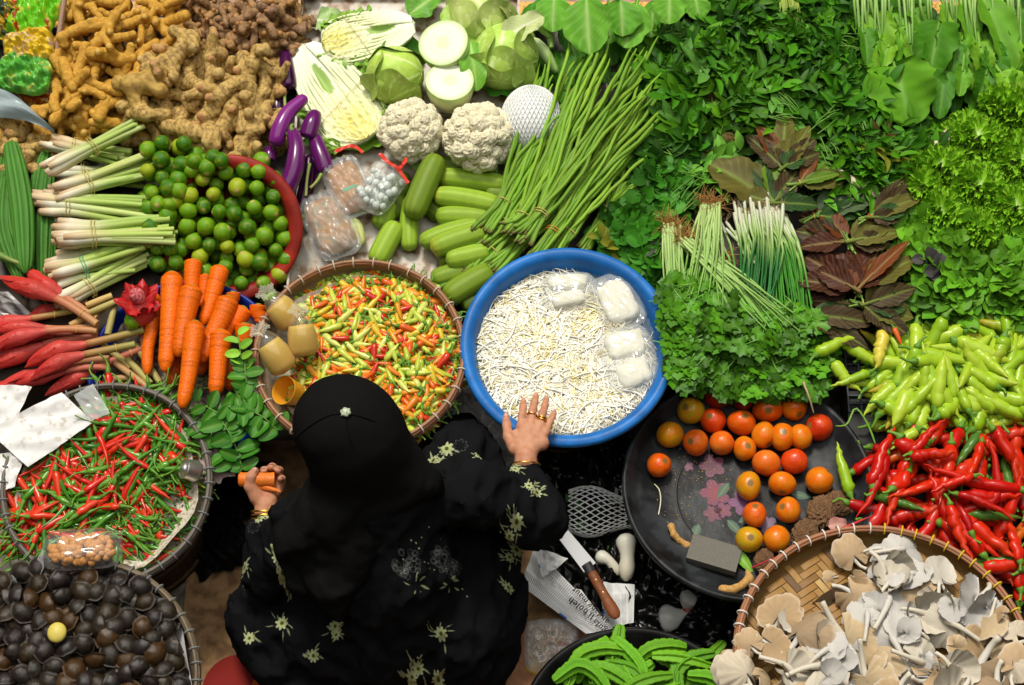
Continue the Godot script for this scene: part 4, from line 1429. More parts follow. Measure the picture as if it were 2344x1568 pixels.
func cabbages() -> void:
	var list := [
		[905, 172, 0.285, 0.071, Vector3(1.0, 0.35, 0.1), Color(0.42, 0.62, 0.09), Color(0.7, 0.78, 0.36), "light green round cabbage with pale veins behind the cauliflower"],
		[1155, 128, 0.29, 0.08, Vector3(0.1, 0.55, -0.9), Color(0.42, 0.63, 0.1), Color(0.72, 0.8, 0.42), "round cabbage with a big outer leaf folded over it"],
		[1098, 38, 0.285, 0.078, Vector3(-0.5, 0.6, -0.6), Color(0.5, 0.62, 0.17), Color(0.7, 0.75, 0.42), "pale loose cabbage at the edge of the metal tray"]]
	for q in list:
		var c := at(q[0], q[1], q[2])
		var o := thing("cabbage", q[7], "cabbage", "", Transform3D(Basis(), c))
		var mb := MB.new()
		mb.blob(Vector3.ZERO, Vector3(q[3], q[3] * 0.92, q[3]) * 0.96, Basis(), 40, 26, func(d: Vector3) -> float: return 1.0 + 0.02 * fine.get_noise_3dv(d * 3.0), func(d: Vector3) -> Color: return Color(0.46, 0.56, 0.22).lerp(Color(0.3, 0.48, 0.1), 0.5 + 0.5 * fine.get_noise_3dv(d * 3.0)).lerp(Color(0.6, 0.66, 0.4), pow(absf(sin(atan2(d.z, d.x) * 8.0 + d.y * 2.0)), 20.0) * 0.6))
		part("head", mb.done(), mat(0.42, 0.45), o)
		veined_ball(o, Vector3(0, 0.001, 0), q[3], q[4], q[5], q[6])
		for k in 3:
			var turn: Vector3 = Vector3(q[4]).rotated(Vector3.UP, 1.6 + k * 1.5) * Vector3(1, 0.3, 1)
			veined_ball(o, Vector3(0, -0.004, 0), q[3] * (1.03 + 0.02 * k), turn, q[5] * (0.95 - 0.12 * k), Color(q[5]).lerp(q[6], 0.4), "wrapper_leaf", 0.34, 0.16)
	# dark outer leaves lying loose
	var leaves := [
		[1108, 190, 0.24, 1226, 195, 0.1, Color(0.05, 0.2, 0.02), Color(0.2, 0.36, 0.08), "dark green cabbage leaf between daikon and netted head", 0.4],
		[1075, 95, 0.33, 1090, 190, 0.075, Color(0.13, 0.34, 0.03), Color(0.3, 0.5, 0.1), "folded green cabbage leaf beside the cut daikon", 0.7],
		[1010, 70, 0.3, 1160, 20, 0.14, Color(0.27, 0.45, 0.06), Color(0.55, 0.62, 0.25), "pale green crinkled cabbage leaf above the daikon", 0.5],
		[850, 95, 0.22, 960, 130, 0.09, Color(0.06, 0.22, 0.02), Color(0.2, 0.36, 0.08), "dark green leaf under the napa cabbage", 0.3],
		[935, 35, 0.24, 1000, -10, 0.08, Color(0.10, 0.30, 0.03), Color(0.28, 0.45, 0.1), "mid green leaf behind the napa cabbage", 0.4],
		[725, 45, 0.24, 780, 60, 0.08, Color(0.30, 0.46, 0.16), Color(0.6, 0.68, 0.45), "pale leaf base at the corner of the metal tray", 0.5],
		[1150, 90, 0.36, 1235, 40, 0.07, Color(0.42, 0.5, 0.2), Color(0.6, 0.62, 0.4), "whitish torn cabbage leaf above the big outer leaf", 0.4],
		[735, 330, 0.225, 700, 318, 0.05, Color(0.12, 0.34, 0.03), Color(0.3, 0.48, 0.1), "small frilly leaf end beside the eggplants", 0.8],
		[880, 310, 0.225, 790, 325, 0.08, Color(0.18, 0.4, 0.03), Color(0.36, 0.52, 0.12), "frilly light leaf under the napa cabbage tip", 0.6]]
	for q in leaves:
		var a := at(q[0], q[1], q[2])
		var b := at(q[3], q[4], q[2])
		var mb := MB.new()
		mb.leaf(Vector3.ZERO, b - a + Vector3(0, 0.02, 0), Vector3.UP, a.distance_to(b) * 1.1, q[5], 3, q[9], 0.25, 0.1, q[7], q[6], 16, 6, q[0], 0.5)
		solo("cabbage_leaf", mb.done(), mat(0.45, 0.4, 0.0, 0.2), q[8], "leaf", "", Transform3D(Basis(), a))
	# cut daikon / winter melon pieces: a pale face on a drum
	for q in [[1014, 97, 0.345, 0.064, Vector3(-0.2, 0.95, 0.05), 0.1, "thick cut white radish piece leaning against the cabbages"], [1029, 184, 0.335, 0.061, Vector3(0.0, 0.93, -0.12), 0.085, "shorter cut white radish piece above the cauliflower"]]:
		var c := at(q[0], q[1], q[2])
		var n: Vector3 = q[4].normalized()
		var x := n.cross(Vector3.FORWARD).normalized()
		var bs := Basis(x, n, x.cross(n))
		var o := thing("cut_radish", q[6], "radish", "", Transform3D(bs, c))
		var R: float = q[3]
		var mb := MB.new()
		mb.lathe(PackedVector2Array([Vector2(R * 0.5, -q[5]), Vector2(R * 0.84, -q[5] * 0.8), Vector2(R * 0.97, -q[5] * 0.4), Vector2(R, -0.006), Vector2(R * 0.985, -0.001)]), 40, PackedColorArray([Color(0.5, 0.56, 0.3), Color(0.6, 0.64, 0.38), Color(0.62, 0.66, 0.36), Color(0.48, 0.62, 0.24), Color(0.5, 0.62, 0.26)]), 0.012)
		part("skin", mb.done(), mat(0.45, 0.4), o)
		mb = MB.new()
		mb.sheet(12, 44, func(s: float, t: float) -> Vector3:
			var an := t * TAU
			var w := R * s * 0.985 * (1.0 + 0.012 * sin(an * 3.0 + 1.0))
			return Vector3(cos(an) * w, 0.0012 * fine.get_noise_2d(cos(an) * s * 8.0, sin(an) * s * 8.0) + 0.001 - 0.002 * s, sin(an) * w), func(s: float, t: float) -> Color:
			var c2 := Color(0.78, 0.80, 0.62)
			if s < 0.28:
				c2 = Color(0.76, 0.76, 0.46)
			elif s > 0.78:
				c2 = c2.lerp(Color(0.46, 0.62, 0.24), (s - 0.78) / 0.22)
			return c2 * (0.97 + 0.05 * fine.get_noise_2d(s * 30.0, t * 60.0)))
		part("cut_face", mb.done(), mat(0.4, 0.45), o)
	# head wrapped in white foam netting
	var c := at(1216, 277, 0.285)
	var o := thing("netted_cabbage", "round head wrapped in white foam netting beside the long beans", "cabbage", "", Transform3D(Basis(), c))
	var mb := MB.new()
	mb.blob(Vector3.ZERO, Vector3(0.074, 0.08, 0.086), Basis(), 30, 20, func(_d: Vector3) -> float: return 1.0, func(d: Vector3) -> Color: return Color(0.78, 0.8, 0.78))
	part("head", mb.done(), mat(0.6), o)
	var net := MB.new()
	for k in 44:
		for sg: float in [-1.0, 1.0]:
			var pts := PackedVector3Array()
			var wr := PackedFloat32Array()
			for i in 24:
				var th := lerpf(0.12, PI - 0.25, i / 23.0)
				var ph := TAU * k / 44.0 + sg * th * 0.55
				var d := Vector3(sin(th) * cos(ph), sin(th) * sin(ph) , -cos(th))
				pts.push_back(Vector3(d.x * 0.077, d.y * 0.083, d.z * 0.089))
				wr.push_back(0.001)
			net.tube(pts, wr, 4, fade(Color(0.8, 0.82, 0.82), Color(0.8, 0.82, 0.82), 24))
	part("netting", net.done(), mat(0.6, 0.4, 0.0, 0.2), o, Transform3D(Basis(Vector3.RIGHT, 0.35)))

func cauliflowers() -> void:
	var list := [[941, 298, 0.29, 0.080, "smaller cream cauliflower head above the clear packs", 1], [1096, 316, 0.295, 0.088, "larger cream cauliflower head leaning on the netted cabbage", 2]]
	for q in list:
		rng.seed = 500 + q[5]
		var c := at(q[0], q[1], q[2])
		var o := thing("cauliflower", q[4], "cauliflower", "", Transform3D(Basis(), c))
		var R: float = q[3]
		var core := MB.new()
		core.blob(Vector3(0, -0.01, 0), Vector3(R, R * 0.8, R) * 0.86, Basis(), 24, 16, func(_d: Vector3) -> float: return 1.0, func(_d: Vector3) -> Color: return Color(0.8, 0.7, 0.42))
		part("core", core.done(), mat(0.7), o)
		# florets: knobs of knobs
		var dirs := []
		var tries := 0
		while dirs.size() < 60 and tries < 9000:
			tries += 1
			var d := Vector3(rnd(-1, 1), rnd(-0.25, 1), rnd(-1, 1))
			if d.length() > 1.0 or d.length() < 0.2:
				continue
			d = d.normalized()
			var ok := true
			for e: Vector3 in dirs:
				if e.distance_to(d) < 0.33:
					ok = false
			if ok:
				dirs.append(d)
		for d: Vector3 in dirs:
			var fb := MB.new()
			var fr := R * rnd(0.2, 0.29)
			var p := Vector3(d.x * R, d.y * R * 0.82, d.z * R) * rnd(0.76, 0.84)
			fb.blob(p, Vector3(fr, fr, fr), Basis(), 26, 20, func(e: Vector3) -> float:
				return 1.0 + 0.22 * (0.6 - absf(fine.get_noise_3dv(e * 2.4 + d * 20.0)) * 2.6) + 0.11 * (0.6 - absf(fine.get_noise_3dv(e * 5.5 + d * 9.0)) * 2.6), func(e: Vector3) -> Color:
				return Color(0.9, 0.82, 0.54).lerp(Color(0.92, 0.88, 0.68), 0.5 + fine.get_noise_3dv(e * 5.0)))
			part("floret", fb.done(), rough_mat("curd", 0.75, 0.09, 0.25, 24.0, 0.3), o)
		var stub := MB.new()
		stub.leaf(Vector3(0.02, -0.03, R * 0.5), Vector3(0.1, -0.2, 1), Vector3.UP, 0.06, 0.05, 3, 0.5, 0.3, 0.05, Color(0.4, 0.5, 0.16), Color(0.18, 0.36, 0.06), 6, 2)
		part("leaf", stub.done(), mat(0.5), o)

func packs() -> void:
	var film := plastic(0.16)
	var soak := func(base: Color, spot: Color) -> Callable:
		var off := rnd(0, 30)
		return func(s: float, t: float) -> Color:
			var n := fine.get_noise_2d(s * 5.0 + off, t * 5.0)
			return base.lerp(spot, clampf(n * 2.0, 0, 1))
	# brown wrapped blocks inside clear bags
	for q in [[755, 515, 0.255, 0.098, 0.155, 0.42, Color(0.33, 0.18, 0.075), Color(0.2, 0.2, 0.12), "brown wrapped block in a clear bag beside the red basin"], [797, 428, 0.265, 0.085, 0.14, 0.40, Color(0.36, 0.17, 0.055), Color(0.44, 0.27, 0.12), "brown wrapped block in a clear bag tied with red ribbon"]]:
		var xf := Transform3D(Basis(Vector3.UP, q[5]), at(q[0], q[1], q[2]))
		var o := thing("wrapped_block", q[8], "packet", "", xf)
		part("block", pouch(q[3], q[4], 0.022, 0.006, soak.call(q[6], q[7]), 16), mat(0.55), o)
		part("bag", pouch(q[3] * 1.22, q[4] * 1.22, 0.03, 0.022, func(_s: float, _t: float) -> Color: return Color.WHITE, 26), film, o)
	var o := thing("onion_bag", "clear bag of small white and green bulbs tied with red ribbon", "bag", "", Transform3D(Basis(Vector3.UP, -0.55), at(868, 432, 0.275)))
	for k in 34:
		var bb := MB.new()
		var s := rnd(0.008, 0.012)
		bb.blob(Vector3(rnd(-0.038, 0.038), rnd(-0.004, 0.02), rnd(-0.05, 0.05)), Vector3(s, s, s), Basis(), 10, 8, func(_d: Vector3) -> float: return 1.0, func(d: Vector3) -> Color: return Color(0.6, 0.66, 0.6) if d.x + d.y > -0.1 else Color(0.12, 0.26, 0.2))
		part("bulb", bb.done(), mat(0.4), o)
	part("bag", pouch(0.1, 0.135, 0.036, 0.02, func(_s: float, _t: float) -> Color: return Color.WHITE, 24), film, o)
	# red ribbon ties
	for q in [[[868, 352, 0.31, 890, 372, 0.315, 912, 388, 0.31, 934, 420, 0.30], "with the bulbs"], [[912, 386, 0.31, 922, 376, 0.315, 930, 362, 0.31], "with a short end"], [[766, 348, 0.3, 785, 338, 0.305, 812, 335, 0.305, 830, 350, 0.3], "round the brown block"]]:
		var path := along(q[0], 14)
		var mb := MB.new()
		mb.sheet(13, 2, func(s: float, t: float) -> Vector3:
			var i := int(round(s * 13))
			var d := (path[mini(i + 1, 13)] - path[maxi(i - 1, 0)]).normalized()
			return path[i] - path[7] + d.cross(Vector3.UP) * (t - 0.5) * 0.009 + Vector3(0, 0.003 * sin(s * 14.0 + t * 2.0), 0), func(_s: float, _t: float) -> Color: return Color(0.6, 0.035, 0.012))
		solo("ribbon_tie", mb.done(), mat(0.4), "red plastic ribbon tie on the clear bag %s" % q[1], "ribbon", "", Transform3D(Basis(), path[7]))
	var gp := at(800, 430, 0.315)
	solo("tape_strip", flat_box(Vector3(-0.018, 0, -0.004), Vector3(0.018, 0.001, 0.004), Color(0.01, 0.22, 0.1)), mat(0.4), "short strip of green tape on the bulb bag", "tape", "", Transform3D(Basis(Vector3.UP, 0.5), gp))
	# pale corn husk peeping out
	var hb := MB.new()
	var hp := along([800, 500, 0.235, 815, 525, 0.24, 828, 560, 0.235], 8)
	hb.tube(hp, PackedFloat32Array([0.008, 0.014, 0.018, 0.019, 0.018, 0.016, 0.013, 0.008]), 10, fade(Color(0.42, 0.52, 0.2), Color(0.62, 0.6, 0.22), 8))
	solo("corn_cob", hb.done(hp[4]), mat(0.5), "pale green husk of a cob beneath the wrapped block", "corn", "", Transform3D(Basis(), hp[4]))

func cucumbers() -> void:
	var list := [
		[[1008, 378, 0.225, 1090, 386, 0.225], 0.024, 0.7, 0], [[977, 465, 0.225, 1012, 496, 0.225], 0.024, 0.45, 0], [[925, 395, 0.225, 912, 440, 0.225, 900, 500, 0.225], 0.022, 0.4, 0],
		[[899, 465, 0.228, 880, 495, 0.228, 868, 522, 0.228], 0.025, 0.95, 1], [[942, 448, 0.235, 936, 510, 0.235, 937, 575, 0.23], 0.0215, 1.05, 0],
		[[1000, 405, 0.25, 1080, 412, 0.25, 1165, 425, 0.25], 0.0255, 0.95, 1], [[1110, 442, 0.24, 1170, 450, 0.24], 0.024, 0.6, 0],
		[[991, 447, 0.262, 1060, 455, 0.262, 1145, 472, 0.26], 0.0255, 1.1, 1], [[996, 496, 0.25, 1050, 495, 0.25, 1125, 500, 0.25], 0.0245, 0.95, 0],
		[[985, 642, 0.235, 1064, 618, 0.235, 1120, 600, 0.235], 0.025, 0.75, 0], [[1003, 595, 0.228, 1050, 590, 0.228], 0.021, 0.7, 0],
		[[960, 557, 0.245, 1030, 532, 0.25, 1110, 512, 0.25], 0.0235, 1.0, 0], [[985, 571, 0.27, 1040, 550, 0.272, 1115, 527, 0.27], 0.027, 1.0, 1],
		[[1019, 596, 0.26, 1060, 588, 0.26, 1120, 575, 0.26], 0.025, 1.1, 0], [[1018, 684, 0.262, 1064, 655, 0.265, 1125, 620, 0.26], 0.030, 0.7, 0], [[1056, 702, 0.24, 1095, 685, 0.24], 0.024, 0.4, 0],
		[[909, 511, 0.242, 890, 545, 0.242, 858, 605, 0.235], 0.0265, 1.1, 0], [[1002, 356, 0.285, 975, 415, 0.285, 940, 500, 0.275], 0.0295, 0.62, 0]]
	for i in list.size():
		var q: Array = list[i]
		var path := along(q[0], 16)
		var rr := PackedFloat32Array()
		var cols := PackedColorArray()
		var c: Color = Color(0.25, 0.39, 0.035) * q[2]
		for k in 16:
			var t := k / 15.0
			rr.push_back(q[1] * pow(clampf(1.0 - pow(absf(t * 2.0 - 1.0), 5.0), 0.0, 1.0), 0.55) * (0.94 + 0.06 * sin(t * 3.0)) + 0.002)
			cols.push_back((Color(0.42, 0.42, 0.05).lerp(c, clampf(t * 5.0, 0.25, 1.0)) if q[3] == 1 else c) * (1.0 + 0.08 * fine.get_noise_2d(k * 2.0, i * 9.0)))
		var mb := MB.new()
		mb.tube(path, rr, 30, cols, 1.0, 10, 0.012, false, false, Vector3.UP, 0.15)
		var words: String = "dark green cucumber" if q[2] < 0.66 else "yellow ended green cucumber" if q[3] == 1 else "pale green cucumber"
		var where: String = "leaning against the larger cauliflower" if i == 17 else "lying on its own over the stained metal" if i in [16, 4, 3] else "in the pile under the long beans"
		solo("cucumber", mb.done(path[8]), rough_mat("cucumber", 0.38, 0.06, 0.06, 22.0), "%s %s" % [words, where], "cucumber", "cucumbers " + where, Transform3D(Basis(), path[8]))

# a shoot: thin stem with leaves, lying along +x
func shoot(seed: int, leaves: int, length: float, ll: float, lw: float, kind: int, mid: Color, edge: Color, curl := 0.6, wave := 0.03) -> ArrayMesh:
	rng.seed = seed
	var mb := MB.new()
	var bend := rnd(-0.3, 0.3)
	var pts := curve([Vector3.ZERO, Vector3(length * 0.5, length * 0.12, bend * length * 0.3), Vector3(length, 0.0, bend * length)], 5)
	mb.tube(pts, PackedFloat32Array([0.0014, 0.0013, 0.0012, 0.001, 0.0008]), 4, fade(mid, mid, 5))
	for i in leaves:
		var t := (i + 1.0) / leaves
		var p := pts[int(t * 4.0)]
		var a := rnd(-1.5, 1.5)
		var d := Vector3(cos(a), rnd(-0.1, 0.75), sin(a)).normalized()
		var up := Vector3(rnd(-0.4, 0.4), 1, rnd(-0.4, 0.4)).normalized()
		var k := rnd(0.75, 1.2)
		mb.leaf(p, d, up, ll * k, lw * k, kind, curl * rnd(0.2, 1.3), rnd(0.1, 0.5), wave, mid, edge * rnd(0.7, 1.25), 5, 2, i)
	return mb.done()

# what a bunch lies next to, for its label
func near(p: Vector2) -> String:
	var marks := [[1470, 120, "next to the mustard greens"], [1500, 300, "at the long bean tips"], [1590, 130, "under a root tuft"], [1650, 390, "behind the celery roots"], [1700, 250, "behind the olive leaves"], [1800, 30, "at the thin herb stalks"], [1960, 100, "at the choy sum stalks"], [2060, 290, "under the largest choy sum leaf"], [1900, 330, "behind the pale stick"], [2090, 430, "at the frilly lettuce edge"], [1440, 560, "at the blue basin"], [1500, 420, "at the herb heap"], [2120, 540, "at the maroon leaves"], [2250, 540, "below the lettuce"], [2160, 700, "at the green peppers"], [2330, 700, "at the peppers, farther along"], [1860, 200, "in mid heap"]]
	var best: Array = marks[0]
	for m in marks:
		if p.distance_to(Vector2(m[0], m[1])) < p.distance_to(Vector2(best[0], best[1])):
			best = m
	return ", " + best[2]

# bunches of shoots filling an outline; each bunch a thing, its leaves too many to count
func bunches(pl: PackedVector2Array, n: int, heads: int, base: float, dome: float, run: float, shoots: Array, m: Material, called: String, label: String, group: String, tones: Array, tilt := 0.5, apart := 9.0) -> void:
	var seeds := scatter(pl, heads, 60.0)
	var sets := []
	var tints := []
	var yaws := []
	for q in seeds.size():
		yaws.append(rnd(-PI, PI))
		sets.append([])
		tints.append([])
	for p: Vector2 in scatter(pl, n, apart):
		var best := 0
		for q in seeds.size():
			if p.distance_to(seeds[q]) < p.distance_to(seeds[best]):
				best = q
		var d := edge_dist(p, pl)
		var h := base + dome * (1.0 - exp(-d / run)) * rnd(0.55, 1.0)
		var s := rnd(0.6, 1.3)
		sets[best].append(Transform3D((Basis.from_euler(Vector3(rnd(-tilt, tilt), yaws[best] + rng.randfn(0, 0.75), rnd(-tilt, tilt)))).scaled(Vector3(s, s, s)), at(p.x, p.y, h)))
		var c: Color = pick(tones)
		var odd := rng.randf()
		if odd < 0.012:   # wilted, yellowed or purplish shoots
			tints[best].append([Color(0.3, 0.32, 0.03), Color(0.13, 0.12, 0.12), Color(0.2, 0.13, 0.04)][int(odd * 250.0)] * 0.6)
			continue
		tints[best].append(c.lerp(tones[best % tones.size()], 0.4) * rnd(0.55, 1.45))
	for q in seeds.size():
		if sets[q].is_empty():
			continue
		var o := thing(called, label + near(seeds[q]), "herb", group)
		for z in 6:
			var p: Vector2 = seeds[q] + Vector2(rnd(-22, 22), rnd(-22, 22))
			var d := Vector3(cos(yaws[q]), 0, -sin(yaws[q]))
			var a := at(p.x, p.y, base + dome * 1.08 - 0.004) - d * 0.03
			strand(o, "stalk", curve([a, a + d * 0.04 + Vector3(rnd(-0.01, 0.01), 0.006, rnd(-0.01, 0.01)), a + d * rnd(0.06, 0.1) + Vector3(rnd(-0.02, 0.02), -0.012, rnd(-0.02, 0.02))], 6), 0.0018, 0.0012, Color(0.13, 0.28, 0.035), Color(0.06, 0.2, 0.02), 5)
		var v := shoots.size()
		for z in v:
			var xs := []
			var cs := []
			for i in range(z, sets[q].size(), v):
				xs.append(sets[q][i])
				cs.append(tints[q][i])
			if xs:
				many("leafy_shoots", shoots[z], m, xs, cs, o)

func big_leaf(o: Node3D, called: String, x0: float, y0: float, h0: float, x1: float, y1: float, h1: float, width: float, kind: int, mid: Color, edge: Color, curl := 0.25, wave := 0.04, stalk := 0.0, fold := 0.22) -> void:
	var a := at(x0, y0, h0)
	var b := at(x1, y1, h1)
	var mb := MB.new()
	var l := a.distance_to(b)
	var inv := o.global_transform.affine_inverse()
	var d := (b - a).normalized() + Vector3(0, curl * 0.45, 0)
	mb.leaf(inv * a, d, Vector3.UP + Vector3(rnd(-0.25, 0.25), 0, rnd(-0.25, 0.25)), l * (1.0 + curl * curl * 0.05), width * 0.00104, kind, curl, fold, wave, mid, edge, 30, 8, x0 + y1, 0.4)
	if stalk > 0.0:
		mb.tube(PackedVector3Array([inv * (a - d.normalized() * stalk), inv * (a + d.normalized() * l * 0.2)]), PackedFloat32Array([0.005, 0.0035]), 6, fade(mid, mid, 2))
	part(called, mb.done(), mat(0.5, 0.33, 0.0, 0.12), o)

func build_greens() -> void:
	rng.seed = 55
	# mustard greens behind the beans
	var o := thing("mustard_greens", "bunch of mustard greens with broad spoon leaves above the long beans", "greens", "", Transform3D(Basis(), at(1380, 0, 0.205)))
	var pale := Color(0.42, 0.56, 0.2)
	var mids := [Color(0.08, 0.27, 0.018), Color(0.11, 0.33, 0.025), Color(0.045, 0.18, 0.012)]
	for q in [[1190, 85, 1250, -10, 52, 2, 0.28], [1292, 55, 1320, 145, 55, 2, 0.25], [1284, 120, 1294, 205, 68, 2, 0.24], [1388, -25, 1402, 98, 62, 0, 0.30], [1500, -30, 1485, 85, 46, 0, 0.3], [1270, -40, 1262, 72, 80, 1, 0.33], [1467, -30, 1432, 108, 84, 1, 0.33], [1416, -30, 1428, 82, 84, 0, 0.35], [1585, -30, 1600, 45, 55, 1, 0.33], [1535, -40, 1528, 54, 74, 1, 0.36], [1340, -50, 1343, 122, 104, 1, 0.38], [1560, -30, 1565, 30, 60, 0, 0.32], [1230, 10, 1205, 100, 45, 2, 0.24], [1330, 60, 1360, 160, 45, 2, 0.24], [1300, 130, 1350, 215, 50, 2, 0.225], [1380, 60, 1400, 150, 70, 2, 0.235], [1430, 70, 1450, 150, 70, 2, 0.23], [1480, 60, 1490, 140, 60, 2, 0.24], [1340, 110, 1390, 190, 60, 2, 0.22], [1250, 110, 1260, 200, 60, 2, 0.215], [1530, 40, 1540, 110, 60, 2, 0.25], [1290, 190, 1320, 270, 55, 2, 0.215], [1220, 130, 1250, 190, 50, 2, 0.22]]:
		var e: Color = mids[q[5]]
		big_leaf(o, "leaf", q[0], q[1], q[6], q[2], q[3], q[6] - 0.02, q[4], 1 if q[5] < 2 else 3, pale.lerp(e, 0.45 if q[5] < 2 else 0.7), vary(e, 0.12), 0.45, 0.05, 0.0, 0.4)
	for q in [[[1222, 38, 0.29, 1240, 55, 0.29, 1262, 85, 0.28], 0.018], [[1220, 92, 0.28, 1245, 118, 0.28, 1275, 165, 0.26], 0.016], [[1250, 20, 0.27, 1256, 60, 0.27, 1262, 110, 0.27], 0.014]]:
		var path := along(q[0], 8)
		var mb := MB.new()
		var w: float = q[1]
		mb.tube(path, PackedFloat32Array([w * 0.6, w * 0.95, w, w, w * 0.9, w * 0.75, w * 0.6, w * 0.45]), 12, fade(Color(0.56, 0.66, 0.34), Color(0.3, 0.5, 0.12), 8), 1.0, 3, 0.12)
		part("stalk", mb.done(at(1380, 0, 0.205)), mat(0.4), o)
	# herbs
	var herb := mat(0.5, 0.35, 0.0, 0.1)
	var lance := []
	var round_ := []
	for i in 6:
		lance.append(shoot(600 + i, 8, 0.085, 0.048, 0.0165, 0, Color(0.9, 1.0, 0.8), Color(0.85, 0.9, 0.8), 0.7))
		round_.append(shoot(640 + i, 8, 0.065, 0.033, 0.027, 2, Color(1.0, 1.05, 0.9), Color(0.85, 0.9, 0.85), 0.5))
	var wide := []
	for i in 4:
		wide.append(shoot(680 + i, 7, 0.08, 0.054, 0.025, 0, Color(0.95, 1.0, 0.85), Color(0.85, 0.9, 0.8), 0.8, 0.05))
	rng.seed = 56
	var dark := [Color(0.038, 0.15, 0.006), Color(0.06, 0.21, 0.008), Color(0.1, 0.28, 0.01), Color(0.022, 0.09, 0.005), Color(0.09, 0.2, 0.045)]
	bunches(poly([1495, 110, 1520, 40, 1600, -20, 1800, -20, 1820, 120, 1800, 280, 1730, 270, 1640, 390, 1560, 470, 1490, 370, 1500, 240]), 620, 9, 0.225, 0.07, 40, wide + lance.slice(0, 2), herb, "herb_bunch", "bunch of dark herb with broad pointed leaves", "broad leaved herb bunches", dark, 0.6, 5.0)
	bunches(poly([1780, -20, 1990, -20, 2005, 120, 1985, 240, 2070, 300, 2120, 340, 2090, 470, 1900, 430, 1860, 290, 1760, 270]), 620, 8, 0.225, 0.07, 40, lance, herb, "herb_bunch", "bunch of dark herb with narrow leaves", "narrow leaved herb bunches", dark.slice(0, 4), 0.6, 5.0)
	bunches(poly([1405, 440, 1440, 345, 1560, 350, 1620, 400, 1560, 480, 1515, 500, 1530, 640, 1470, 650, 1400, 590, 1395, 520, 1440, 480]), 420, 4, 0.23, 0.05, 30, round_, herb, "herb_bunch", "bunch of glossy round leaved herb", "round leaved herb bunches", [Color(0.035, 0.16, 0.01), Color(0.05, 0.21, 0.012), Color(0.025, 0.11, 0.008)], 0.5, 5.0)
	bunches(poly([2095, 500, 2200, 540, 2380, 560, 2380, 730, 2260, 715, 2160, 715, 2105, 640]), 480, 5, 0.25, 0.05, 30, round_, herb, "mint_bunch", "bunch of fresh mint", "mint bunches", [Color(0.09, 0.26, 0.012), Color(0.13, 0.33, 0.016), Color(0.06, 0.19, 0.01)], 0.45, 5.0)
	# tufts of brown root on the herbs
	var hair := MB.new()
	for k in 60:
		var a := rnd(0, TAU)
		var l := rnd(0.015, 0.04)
		var p0 := Vector3(rnd(-0.012, 0.012), rnd(-0.004, 0.004), rnd(-0.008, 0.008))
		hair.tube(curve([p0, p0 + Vector3(cos(a) * l * 0.5, rnd(0.0, 0.014), sin(a) * l * 0.35), p0 + Vector3(cos(a + 0.5) * l, rnd(-0.006, 0.008), sin(a + 0.5) * l * 0.6)], 5), PackedFloat32Array([0.0008, 0.0007, 0.0006, 0.0005, 0.0004]), 3, fade(vary(Color(0.32, 0.17, 0.06), 0.25), Color(0.45, 0.28, 0.1), 5))
	var hm := hair.done()
	for q in [[1595, 133, 0.3, 1.1, "on the dark herbs beside the long beans"], [1620, 212, 0.295, 1.0, "lying lower on the dark herbs"], [1668, 315, 0.285, 0.6, "small and pale on the dark herbs"], [2325, 215, 0.3, 1.1, "beside the frilly lettuce"], [2318, 250, 0.31, 0.9, "hanging on the frilly lettuce"]]:
		solo("root_tuft", hm, mat(0.8), "tuft of thin brown roots %s" % q[4], "roots", "", Transform3D(Basis(Vector3.UP, q[0]).scaled(Vector3.ONE * q[3]), at(q[0], q[1], q[2])))
	choy_sum()
	lettuce()

